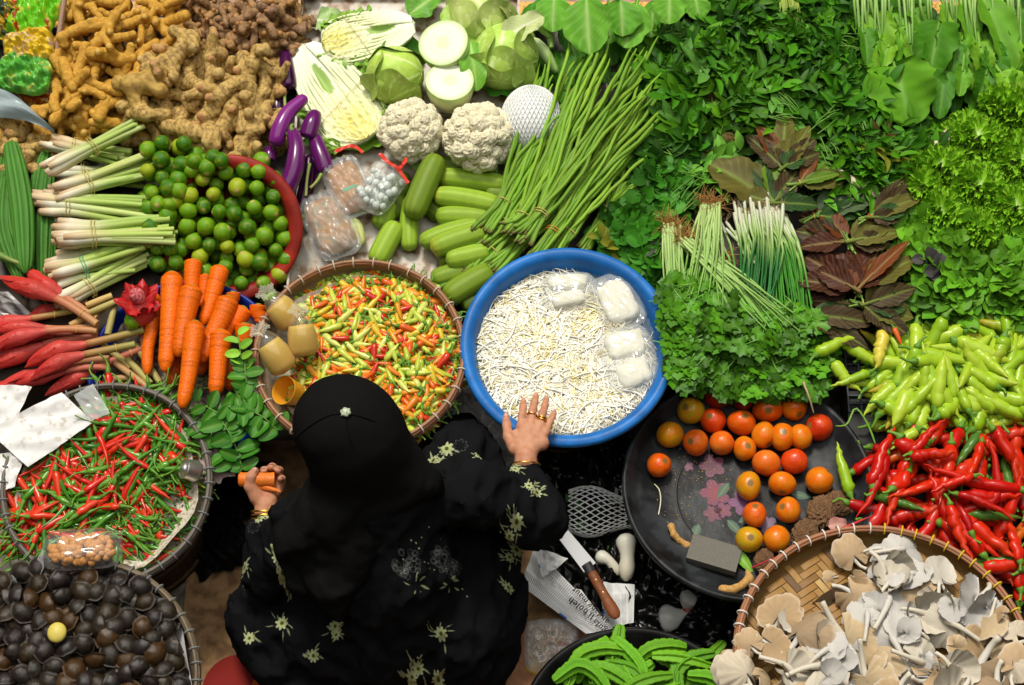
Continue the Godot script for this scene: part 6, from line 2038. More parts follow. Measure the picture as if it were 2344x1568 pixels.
func build_peppers() -> void:
	rng.seed = 64
	var lo := at(1930, 800, 0.2)
	var hi := at(2460, 1360, 0.2)
	var o := thing("plastic_crate", "black plastic crate with a grid side under the peppers", "crate", "", Transform3D(Basis(), Vector3((lo.x + hi.x) / 2, 0, (lo.z + hi.z) / 2)))
	var cw := (hi.x - lo.x) / 2
	var cd := (hi.z - lo.z) / 2
	var black := mat(0.55)
	part("bottom", flat_box(Vector3(-cw, 0.10, -cd), Vector3(cw, 0.2, cd), Color(0.012, 0.012, 0.013)), black, o)
	part("foot", flat_box(Vector3(-cw * 0.9, 0.001, -cd * 0.9), Vector3(cw * 0.9, 0.0995, cd * 0.9), Color(0.012, 0.012, 0.013)), black, o)
	for i in 9:
		part("grid_bar", flat_box(Vector3(-cw + i * 0.03, 0.2005, -cd), Vector3(-cw + i * 0.03 + 0.003, 0.21, -cd + 0.16), Color(0.06, 0.08, 0.09)), black, o)
		part("grid_bar", flat_box(Vector3(-cw, 0.2005, -cd + i * 0.02), Vector3(-cw + 0.26, 0.2085, -cd + i * 0.02 + 0.003), Color(0.06, 0.08, 0.09)), black, o)
	var shine := mat(0.3, 0.45, 0.1)
	var lime := []
	for i in 8:
		lime.append(pepper(i * 3 + 1, [0.12, 0.108, 0.135, 0.115][i % 4], [0.0165, 0.0185, 0.015, 0.0175][i % 4], [0.3, -0.35, 0.1, -0.15][i % 4] * (1 if i < 4 else -1.3), 0.45, [3.0, 2.2, 2.6, 4.0][i % 4], [Color(0.29, 0.46, 0.02), Color(0.36, 0.52, 0.035), Color(0.23, 0.41, 0.015)][i % 3], Color(0.38, 0.5, 0.035) if i != 5 else Color(0.42, 0.24, 0.03)))
	for p: Vector3 in heap(poly([2005, 780, 2080, 740, 2200, 725, 2370, 725, 2370, 960, 2270, 1000, 2150, 980, 2060, 1000, 2020, 960, 2000, 880]), 75, 24, 0.215, 0.05, 40):
		var s := rnd(0.85, 1.1)
		lay_pepper(pick(lime), "green_pepper", "light green pepper deep in the pile beside the red chillies", "pepper", "light green peppers in the pile", Transform3D(lying(0.35).scaled(Vector3(s, s, s)), p), shine)
	for p: Vector3 in heap(poly([2010, 790, 2080, 745, 2200, 730, 2370, 728, 2370, 955, 2270, 985, 2150, 965, 2060, 985, 2025, 950, 2005, 880]), 88, 25, 0.235, 0.075, 50):
		var s := rnd(0.85, 1.12)
		lay_pepper(pick(lime), "green_pepper", "light green pepper on top of the pile beside the red chillies", "pepper", "light green peppers in the pile", Transform3D(lying(0.5).scaled(Vector3(s * rnd(0.85, 1.2), s, s)), p), shine)
	var strays := [[1868, 812, 1952, 757, 0.29, 0, "beside the celery leaves, tip up"], [1928, 778, 2005, 842, 0.28, 3, "under the brown leaf tip"], [1905, 828, 1955, 905, 0.275, 1, "over the black tray edge"], [1990, 852, 1902, 890, 0.285, 2, "lying crosswise at the black tray"], [2050, 882, 1962, 932, 0.285, 4, "wrinkled at the pile corner"], [1990, 875, 1935, 885, 0.26, 7, "half under another at the pile corner"], [2100, 985, 2030, 1015, 0.285, 1, "on the red chillies"], [2080, 940, 2040, 990, 0.27, 2, "between both piles"], [1945, 1130, 1908, 1012, 0.0, 2, "standing alone in the black tray"]]
	for q in strays:
		var k: Array = lime[q[5]]
		var l: float = [0.12, 0.108, 0.135, 0.115][q[5] % 4]
		var h: float = q[4] if q[4] > 0.0 else 0.245
		lay_pepper(k, "green_pepper", "light green pepper " + q[6], "pepper", "", span(q[0], q[1], q[2], q[3], h, l), shine)
	var yel := pepper(50, 0.1, 0.016, 0.1, 0.6, 4.0, Color(0.62, 0.5, 0.06), Color(0.55, 0.52, 0.06))
	lay_pepper(yel, "green_pepper", "yellow pepper lying at the end of the green pile", "pepper", "", span(2022, 758, 2010, 845, 0.29, 0.1), shine)
	var org := pepper(51, 0.06, 0.008, 0.1, 0.3, 3.0, Color(0.6, 0.12, 0.02), Color(0.62, 0.06, 0.01))
	lay_pepper(org, "red_chilli", "small orange red chilli among the light green peppers", "chilli", "", span(2045, 750, 2066, 790, 0.3, 0.06), shine)
	# big red chillies
	var red := []
	for i in 8:
		red.append(pepper(70 + i * 5, [0.17, 0.15, 0.185, 0.135][i % 4], [0.0165, 0.015, 0.0142, 0.0172][i % 4], [0.2, -0.3, 0.35, -0.1][i % 4] * (1 if i < 4 else -1), 0.75, [3.0, 2.2, 2.6, 3.5][i % 4], [Color(0.46, 0.010, 0.006), Color(0.56, 0.018, 0.006), Color(0.36, 0.007, 0.006)][i % 3], [Color(0.55, 0.02, 0.008), Color(0.58, 0.05, 0.01)][i % 2], 18, 14, 0.18))
	var mixed := [pepper(120, 0.13, 0.014, 0.2, 0.5, 3.0, Color(0.05, 0.09, 0.012), Color(0.4, 0.02, 0.01)), pepper(121, 0.12, 0.013, -0.2, 0.5, 3.0, Color(0.06, 0.16, 0.02), Color(0.08, 0.14, 0.02)), pepper(122, 0.13, 0.013, 0.1, 0.4, 3.0, Color(0.55, 0.12, 0.012), Color(0.5, 0.06, 0.01))]
	var pl := poly([2010, 1040, 2110, 965, 2200, 990, 2380, 975, 2380, 1340, 2260, 1320, 2160, 1250, 2060, 1220, 2000, 1190])
	for p: Vector3 in heap(pl, 50, 32, 0.215, 0.04, 40):
		var s := rnd(0.85, 1.1)
		lay_pepper(pick(mixed) if rng.randf() < 0.15 else pick(red), "red_chilli", "large red chilli deep in the pile beside the mushroom tray", "chilli", "large red chillies in the pile", Transform3D(lying(0.3).scaled(Vector3(s, s, s)), p), shine)
	for p: Vector3 in heap(pl, 52, 35, 0.235, 0.07, 60):
		var s := rnd(0.85, 1.1)
		lay_pepper(pick(mixed) if rng.randf() < 0.14 else pick(red), "red_chilli", "large glossy red chilli on top of the pile beside the mushroom tray", "chilli", "large red chillies in the pile", Transform3D(lying(0.4).scaled(Vector3(s * rnd(0.85, 1.2), s, s)), p), shine)
	var spots := [[1995, 1112, 2030, 970, 0.29, 0, "pointing up at the pile's edge"], [2030, 1040, 1995, 1195, 0.285, 2, "curving down beside the black tray"], [2080, 1080, 2005, 1195, 0.295, 1, "lying aslant beside the black tray"], [2085, 1040, 2152, 950, 0.32, 0, "pointing up into the green peppers"], [2085, 1042, 2190, 1040, 0.33, 3, "lying level near the top"], [2175, 1155, 2205, 1290, 0.32, 1, "hanging down toward the mushroom tray"], [2190, 1130, 2330, 1165, 0.32, 2, "long and lying across the pile"], [2230, 1090, 2125, 1115, 0.335, 4, "orange red with its tip bent"]]
	for q in spots:
		var l: float = [0.17, 0.15, 0.185, 0.135][q[5] % 4]
		lay_pepper(red[q[5]], "red_chilli", "large red chilli " + q[6], "chilli", "", span(q[0], q[1], q[2], q[3], q[4], l), shine)

func build_tomatoes() -> void:
	rng.seed = 71
	var kinds := []
	for i in 7:
		var a: Color = [Color(0.64, 0.075, 0.006), Color(0.68, 0.13, 0.006), Color(0.58, 0.035, 0.006), Color(0.66, 0.19, 0.008), Color(0.64, 0.09, 0.006), Color(0.6, 0.25, 0.01), Color(0.5, 0.02, 0.006)][i]
		var b: Color = [Color(0.66, 0.15, 0.01), Color(0.62, 0.22, 0.01), Color(0.64, 0.08, 0.01), Color(0.48, 0.3, 0.012), Color(0.7, 0.18, 0.02), Color(0.36, 0.36, 0.015), Color(0.6, 0.08, 0.012)][i]
		var mb := MB.new()
		mb.blob(Vector3.ZERO, Vector3.ONE, Basis(), 26, 18, func(d: Vector3) -> float: return 1.0 + 0.025 * sin(atan2(d.z, d.x) * 3.0 + i) * (1.0 - d.y * d.y) - 0.06 * pow(maxf(d.y, 0.0), 30.0) + 0.02 * fine.get_noise_3dv(d * 2.0 + Vector3(i, 0, 0)), func(d: Vector3) -> Color:
			var c := a.lerp(b, clampf(0.5 + 0.9 * fine.get_noise_3dv(d * 1.1 + Vector3(0, i * 5.0, 0)) - 0.25 * d.y, 0.0, 1.0))
			return Color(0.2, 0.12, 0.03) if d.y > 0.98 else c.lerp(Color(0.5, 0.3, 0.05), 0.5) if d.y > 0.945 else c)
		kinds.append(mb.done())
	var list := [[1581, 940, 34, 33, 5], [1643, 905, 34, 33, 2], [1700, 915, 26, 26, 6], [1632, 963, 31, 30, 2], [1697, 968, 35, 30, 0], [1757, 937, 37, 31, 0], [1818, 930, 31, 36, 1], [1773, 893, 23, 22, 0], [1533, 995, 33, 31, 3], [1592, 1013, 30, 32, 4], [1652, 1014, 30, 29, 4], [1704, 1027, 27, 30, 1], [1747, 996, 28, 33, 1], [1832, 1000, 27, 31, 1], [1791, 1000, 29, 34, 1], [1875, 978, 32, 33, 6], [1753, 1060, 34, 31, 4], [1818, 1056, 32, 30, 2], [1508, 1065, 29, 29, 0], [1713, 1112, 29, 35, 3], [1790, 1107, 33, 28, 1], [1875, 1100, 33, 32, 1], [1727, 1178, 28, 30, 4], [1804, 1168, 29, 31, 1], [1714, 1235, 32, 30, 5], [1777, 1234, 31, 32, 1]]
	var words := ["orange red", "orange", "red", "yellow orange", "orange red", "yellow green", "deep red"]
	for q in list:
		var s := Vector3(q[2], (q[2] + q[3]) * 0.5, q[3]) * 0.00100
		var c := on_plane(q[0], q[1], tr.tomato, -0.052 + s.y * 0.97)
		solo("tomato", kinds[q[4]], rough_mat("tomato", 0.26, 0.02, 0.03, 1.0, 0.5), "%s plum tomato lying in the black tray" % words[q[4]], "tomato", "tomatoes in the black tray", Transform3D(Basis(Vector3.UP, rnd(-0.3, 0.3)) * Basis.from_euler(Vector3(0, 0, 0)).scaled(s) * Basis.from_euler(Vector3(rnd(-2.2, 2.2), rnd(-3, 3), 0)), c))
	var skin := rough_mat("root skin", 0.62, 0.05, 0.12, 22.0, 0.45)
	# bits of root and clods in the tray
	var tan_ := rhizome(801, 0.06, 0.009, 4, 0.06, Color(0.55, 0.31, 0.1), Color(0.36, 0.18, 0.05), Color(0.5, 0.3, 0.12), 2, 0.003)
	rng.seed = 72
	solo("ginger_piece", tan_, skin, "small tan ginger piece lying alone on the black tray", "ginger", "", Transform3D(Basis(Vector3.UP, -0.9), on_plane(1555, 1227, tr.tomato, -0.042)))
	solo("ginger_piece", tan_, skin, "tan ginger piece at the rim of the black tray", "ginger", "", Transform3D(Basis(Vector3.UP, 0.4).scaled(Vector3.ONE * 1.25), on_plane(1688, 1335, tr.tomato, -0.02)))
	var clod := []
	for i in 3:
		var mb := MB.new()
		mb.blob(Vector3.ZERO, Vector3(0.042, 0.02, 0.034), Basis(), 40, 26, func(d: Vector3) -> float: return 1.0 + 0.28 * (1.0 - absf(fine.get_noise_3dv(d * 3.2 + Vector3(i * 9.0, 0, 0))) * 3.0) + 0.12 * fine.get_noise_3dv(d * 9.0), func(d: Vector3) -> Color: return Color(0.32, 0.18, 0.09).lerp(Color(0.15, 0.075, 0.035), 0.5 + fine.get_noise_3dv(d * 7.0)))
		clod.append(mb.done())
	for q in [[1880, 1172, 0.85, 0, "largest"], [1842, 1222, 0.75, 1, "middle sized"], [1748, 1284, 0.6, 2, "smallest"], [1922, 1152, 0.72, 1, "side"]]:
		solo("root_clump", clod[q[3]], rough_mat("clod", 0.85, 0.08, 0.3, 30.0), "%s knotted brown root clump on the black tray" % q[4], "root", "", Transform3D(Basis(Vector3.UP, q[0]).scaled(Vector3.ONE * q[2]), on_plane(q[0], q[1], tr.tomato, -0.034)))
	var peel := MB.new()
	peel.leaf(Vector3.ZERO, Vector3(1, 0.3, -0.2), Vector3.UP, 0.05, 0.035, 3, 1.0, 0.3, 0.12, Color(0.5, 0.28, 0.22), Color(0.45, 0.2, 0.17), 8, 3)
	solo("onion_peel", peel.done(), mat(0.5), "pinkish shallot peel beside the brown root clump", "peel", "", Transform3D(Basis(), on_plane(1895, 1205, tr.tomato, -0.025)))
	# whetstone and leaf
	var wx := Transform3D(tr.tomato.basis * Basis(Vector3.UP, -0.32), on_plane(1634, 1270, tr.tomato, -0.0385))
	var st := MB.new()
	st.box(Vector3(-0.058, -0.012, -0.032), Vector3(0.058, 0.012, 0.032), Color(0.16, 0.15, 0.13))
	solo("whetstone", st.done(), rough_mat("stone", 0.8, 0.05, 0.15, 20.0), "worn grey whetstone block lying on the black tray", "stone", "", wx)
	var lf := MB.new()
	lf.leaf(Vector3.ZERO, at(1716, 1300, 0.23) - at(1680, 1258, 0.23), Vector3.UP, 0.07, 0.026, 0, 0.3, 0.3, 0.02, Color(0.3, 0.5, 0.1), Color(0.16, 0.38, 0.03), 8, 3)
	solo("green_leaf", lf.done(), mat(0.4), "bright green leaf lying beside the whetstone", "leaf", "", Transform3D(Basis(), on_plane(1680, 1258, tr.tomato, -0.035)))
	# sprout and straw scraps
	var pp := [on_plane(1497, 1108, tr.tomato, -0.045), on_plane(1508, 1120, tr.tomato, -0.042), on_plane(1512, 1145, tr.tomato, -0.045), on_plane(1507, 1178, tr.tomato, -0.048)]
	var sb := MB.new()
	var path := curve(pp, 10)
	var wr := PackedFloat32Array()
	wr.resize(10)
	wr.fill(0.0014)
	sb.tube(path, wr, 5, fade(Color(0.5, 0.5, 0.15), Color(0.72, 0.7, 0.6), 10, 0.4))
	solo("stray_sprout", sb.done(path[5]), mat(0.4), "single bean sprout dropped on the black tray", "sprout", "", Transform3D(Basis(), path[5]))
	var cr := []
	var cm := MB.new()
	cm.box(Vector3(-0.5, -0.2, -0.3), Vector3(0.5, 0.2, 0.3), Color(0.5, 0.32, 0.1))
	for k in 170:
		var q := Vector2(1600 + rng.randfn(0, 45), 1120 + rng.randfn(0, 70))
		cr.append(Transform3D(spin().scaled(Vector3.ONE * rnd(0.001, 0.0032)), on_plane(q.x, q.y, tr.tomato, -0.0505)))
	var crumbs := thing("root_crumbs", "tan crumbs scattered over the painted flowers of the black tray", "crumbs")
	many("crumb", cm.done(), mat(0.8), cr, [], crumbs)
	crumbs.set_meta("kind", "stuff")
	# red straw along the mushroom tray
	var rp := along([1720, 1300, 0.30, 1835, 1250, 0.335, 1990, 1183, 0.335], 8)
	var rb := MB.new()
	rb.tube(rp, PackedFloat32Array([0.002, 0.002, 0.0022, 0.0025, 0.003, 0.0035, 0.003, 0.001]), 6, fade(Color(0.42, 0.02, 0.03), Color(0.5, 0.03, 0.04), 8))
	solo("red_straw", rb.done(rp[4]), mat(0.4), "thin red plastic straw lying along the mushroom tray rim", "straw", "", Transform3D(Basis(), rp[4]))
	# long bean ends dropped over the rim
	var ep := along([1912, 975, 0.27, 1938, 972, 0.285, 1958, 935, 0.29, 1985, 970, 0.28, 2003, 1015, 0.27], 14)
	var eb := MB.new()
	eb.tube(ep, PackedFloat32Array([0.0012, 0.0022, 0.0025, 0.0025, 0.0025, 0.0025, 0.0025, 0.0025, 0.0025, 0.0025, 0.0025, 0.0025, 0.0022, 0.0012]), 6, fade(Color(0.2, 0.34, 0.06), Color(0.14, 0.36, 0.04), 14))
	solo("bean_end", eb.done(ep[7]), mat(0.45), "bent green bean end hanging over the black tray rim", "bean", "", Transform3D(Basis(), ep[7]))
	var tp := along([1838, 875, 0.29, 1850, 905, 0.285, 1862, 945, 0.25], 8)
	var tb := MB.new()
	tb.tube(tp, PackedFloat32Array([0.0035, 0.003, 0.0026, 0.0024, 0.0022, 0.002, 0.0018, 0.0012]), 6, fade(Color(0.42, 0.3, 0.18), Color(0.6, 0.55, 0.36), 8))
	solo("celery_root", tb.done(tp[4]), mat(0.5), "single pale celery root dangling over the black tray", "root", "", Transform3D(Basis(), tp[4]))

# oyster mushroom: fan cap lying on its edge of the stem at the origin, cap towards +x
func oyster(seed: int, R: float, top: Color, under: Color, cup: float) -> Array:
	rng.seed = seed
	var ph := rnd(0, 9)
	var spread := rnd(2.3, 2.9)
	var shape := func(s: float, t: float, lift: float) -> Vector3:
		var an := (t - 0.5) * 2.0 * spread
		var edge := 1.0 + 0.07 * sin(an * 2.0 + ph) + 0.025 * sin(an * 5.0 + ph * 3.0) + 0.02 * sin(an * 13.0 + ph) - 0.12 * pow(absf(sin(an * 1.7 + ph)), 40.0)
		var rr := R * s * edge * (0.72 + 0.28 * cos(an * 0.8))
		var y := -cup * R * s * s + 0.14 * R * s * s * sin(an * 2.0 + ph) + 0.03 * R * pow(s, 3.0) * sin(an * 5.0 + ph)
		return Vector3(cos(an) * rr + R * 0.1, y + lift, sin(an) * rr)
	var cap := MB.new()
	cap.sheet(9, 48, func(s: float, t: float) -> Vector3: return shape.call(maxf(s, 0.02), t, 0.0022 * (1.0 - s * 0.8)), func(s: float, t: float) -> Color:
		var n := fine.get_noise_2d(t * 60.0, s * 2.0 + seed)
		return (top * 0.75).lerp(top * 1.1, s).lerp(top * 0.7, clampf(n * 0.8 + 0.2, 0, 1)).lerp(Color(0.62, 0.55, 0.45), clampf((s - 0.9) * 6.0, 0.0, 0.5)))
	var gill := MB.new()
	gill.sheet(7, 96, func(s: float, t: float) -> Vector3:
		var k := (0.0012 if int(round(t * 96.0)) % 2 else -0.001) * clampf(s * 4.0, 0.0, 1.0)
		return shape.call(maxf(s, 0.02), t, -0.0018 * (1.0 - s * 0.5) + k), func(s: float, t: float) -> Color:
		return under.lerp(under * 0.8, 0.6 if int(round(t * 96.0)) % 2 else 0.0).lerp(under * 0.86, clampf(fine.get_noise_2d(t * 20.0, s * 6.0), 0, 1)))
	var stem := MB.new()
	var bend := rnd(-0.4, 0.4)
	stem.tube(curve([Vector3(R * 0.35, -0.004, 0), Vector3(0.0, -0.007, 0), Vector3(-R * 0.4, -0.006, bend * R * 0.4), Vector3(-R * rnd(0.6, 0.95), 0.0, bend * R)], 8), PackedFloat32Array([R * 0.09, R * 0.12, R * 0.105, R * 0.09, R * 0.08, R * 0.075, R * 0.07, R * 0.085]), 9, fade(under, Color(0.62, 0.58, 0.48), 8))
	return [cap.done(), gill.done(), stem.done()]

func build_mushrooms() -> void:
	var kinds := []
	var tops := [Color(0.48, 0.34, 0.2), Color(0.58, 0.5, 0.38), Color(0.42, 0.29, 0.16), Color(0.56, 0.52, 0.45), Color(0.5, 0.38, 0.23), Color(0.36, 0.26, 0.16)]
	for i in 8:
		kinds.append(oyster(900 + i, 0.04, tops[i % 6], [Color(0.54, 0.52, 0.49), Color(0.57, 0.52, 0.42), Color(0.49, 0.47, 0.44)][i % 3], [0.25, 0.55, 0.1, -0.25][i % 4]))
	rng.seed = 73
	# [x, y, radius px, heading of the cap, gills up, kind]
	var list := [
		[2050, 1262, 46, 0.3, 1, 3], [2016, 1300, 54, -1.0, 1, 1], [1957, 1277, 40, 2.0, 0, 0], [2004, 1262, 34, 0.1, 1, 3], [1945, 1354, 48, -0.8, 0, 0], [2075, 1322, 42, 0.4, 1, 6], [2027, 1390, 56, 1.2, 1, 3], [2156, 1330, 38, 1.8, 0, 3], [2241, 1365, 60, -2.4, 1, 6], [2151, 1370, 42, -1.9, 1, 1], [2185, 1432, 52, 2.6, 1, 7], [2055, 1478, 52, 2.0, 1, 3], [2262, 1412, 38, -1.6, 0, 4], [1929, 1455, 66, -0.7, 0, 4], [2246, 1512, 78, -2.1, 0, 5], [2168, 1525, 46, -0.9, 1, 1], [1777, 1420, 46, 1.2, 0, 2], [1819, 1458, 60, 0.9, 0, 5], [1712, 1548, 46, 2.2, 0, 1], [1796, 1530, 50, -0.6, 1, 4], [1864, 1536, 56, 0.3, 1, 7], [1976, 1542, 58, -1.3, 0, 4], [2128, 1548, 52, 0.5, 0, 2], [2325, 1532, 42, 1.0, 0, 0], [2100, 1400, 46, -0.3, 1, 1], [2090, 1450, 44, 2.8, 1, 6], [1985, 1420, 44, 1.5, 1, 3], [1880, 1500, 44, 0.6, 1, 6], [2210, 1460, 44, -1.2, 0, 2], [2320, 1470, 44, -2.8, 0, 4], [1950, 1500, 40, 2.2, 1, 3], [2110, 1360, 38, -2.2, 0, 4], [2030, 1345, 40, 0.8, 1, 1], [1760, 1470, 38, -0.4, 0, 2], [1720, 1480, 30, 2.0, 0, 0], [2090, 1510, 50, -0.3, 1, 7], [2020, 1520, 46, 1.2, 0, 4], [2290, 1560, 60, -1.5, 0, 5], [1920, 1580, 60, -1.0, 1, 3], [2060, 1590, 60, -1.8, 0, 2], [1800, 1590, 55, 0.2, 0, 4], [2190, 1590, 60, -2.4, 1, 1]]
	for layer in 2:
		for i in list.size():
			var q: Array = list[i]
			if layer == 0 and (i < 12 or i % 2):
				continue
			var jx := rnd(-28, 28) if layer == 0 else 0.0
			var h := -0.03 + rnd(0, 0.008) if layer == 0 else -0.008 + 0.02 * clampf((q[1] - 1250) / 200.0, 0, 1) + rnd(0, 0.01)
			var s: float = q[2] * 0.00104 / 0.04 * 1.25
			var b: Basis = tr.mushroom.basis * Basis(Vector3.UP, q[3] + (rnd(-1, 1) if layer == 0 else 0.0)) * Basis.from_euler(Vector3(rnd(-0.55, 0.55), 0, rnd(-0.5, 0.3)))
			if q[4]:
				b = b * Basis(Vector3.RIGHT, PI)
			var k: Array = kinds[q[5]]
			var o := thing("oyster_mushroom", "%s oyster mushroom %s in the woven tray" % ["pale grey" if q[5] in [1, 3, 6] else "tan brown", ("showing its gills" if q[4] else "cap up") + (" under the others" if layer == 0 else " on top")], "mushroom", "oyster mushrooms in the tray", Transform3D(b.scaled(Vector3.ONE * s), on_plane(q[0] + jx, q[1] + jx * 0.6, tr.mushroom, h)))
			part("cap", k[0], mat(0.6, 0.35), o)
			part("gills", k[1], mat(0.65, 0.3), o)
			part("stem", k[2], mat(0.55, 0.35), o)
			if layer == 1 and i > 3:   # smaller caps grown together with it
				for z in 1:
					var k2: Array = kinds[rng.randi() % 8]
					var x2 := Transform3D(Basis.from_euler(Vector3(rnd(-0.7, 0.7), rnd(-2, 2), rnd(-0.7, 0.4))).scaled(Vector3.ONE * rnd(0.45, 0.75)), Vector3(rnd(-0.012, 0.02), rnd(-0.008, 0.006), rnd(-0.028, 0.028)))
					part("cap", k2[0], mat(0.6, 0.35), o, x2)
					part("gills", k2[1], mat(0.65, 0.3), o, x2)
	# one fallen on the winged bean basin, one stem up
	var k: Array = kinds[0]
	for q in [[1660, 1512, 0.23, 0.9, 0.6, "small oyster mushroom fallen between basin and woven tray"], [1905, 1320, 0.33, 2.9, 0.5, "small oyster mushroom with a long white stem at the tray edge"]]:
		var o := thing("oyster_mushroom", q[5], "mushroom", "", Transform3D(Basis(Vector3.UP, q[3]).scaled(Vector3.ONE * q[4]), at(q[0], q[1], q[2])))
		part("cap", k[0], mat(0.6, 0.35), o)
		part("gills", k[1], mat(0.65, 0.3), o)
		part("stem", k[2], mat(0.55, 0.35), o)

func build_winged() -> void:
	rng.seed = 74
	var m := rough_mat("winged", 0.42, 0.05, 0.1, 20.0)
	var spots := []
	for i in 26:
		spots.append([rnd(1290, 1640), rnd(1560, 1650), rnd(0, TAU), -0.06 + 0.02 * (i % 3)])
	for q in [[1355, 1500, 0.9, -0.015], [1400, 1480, 1.25, 0.0], [1440, 1500, 2.2, 0.012], [1490, 1530, -0.35, 0.016], [1390, 1545, -0.4, 0.012], [1330, 1560, -0.2, 0.008], [1560, 1500, -0.15, 0.012], [1600, 1540, 1.0, 0.004], [1530, 1560, 1.3, 0.0], [1470, 1570, 0.5, 0.016], [1620, 1580, -0.8, 0.0], [1580, 1475, 0.25, -0.01], [1440, 1560, -0.9, 0.005], [1370, 1520, 0.5, 0.004], [1510, 1490, 0.3, -0.005], [1660, 1550, 1.2, -0.02]]:
		spots.append(q)
	for i in spots.size():
		var q: Array = spots[i]
		var c := on_plane(q[0], q[1] + 12, tr.winged, q[3])
		var d := Vector3(cos(q[2]), rnd(-0.08, 0.08), -sin(q[2]))
		var side := Vector3(d.z, 0, -d.x)
		var bend := rnd(-0.05, 0.05)
		var l := rnd(0.06, 0.085)
		var n := 44
		var path := curve([c - d * l, c - d * l * 0.3 + side * bend + Vector3(0, 0.006, 0), c + d * l * 0.4 + side * bend * 0.8 + Vector3(0, 0.006, 0), c + d * l], n)
		var rr := PackedFloat32Array()
		var cols := PackedColorArray()
		var g := vary(Color(0.115, 0.31, 0.014), 0.22)
		for z in n:
			var t := float(z) / (n - 1)
			rr.push_back((0.0155 * pow(sin(PI * (0.06 + 0.88 * t)), 0.4) + 0.0011 * fine.get_noise_2d(z * 6.0, i * 5.0)) if z > 0 and z < n - 1 else 0.004)
			cols.push_back(g * (1.0 + 0.12 * fine.get_noise_2d(z * 4.0, i * 3.0)))
		var mb := MB.new()
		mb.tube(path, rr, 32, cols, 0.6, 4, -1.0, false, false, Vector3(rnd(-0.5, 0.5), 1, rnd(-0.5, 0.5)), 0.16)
		solo("winged_bean", mb.done(path[13]), m, "bright green winged bean %s" % ("deep in the black basin" if i < 26 else "on top in the black basin"), "bean", "winged beans in the black basin", Transform3D(Basis(), path[13]))

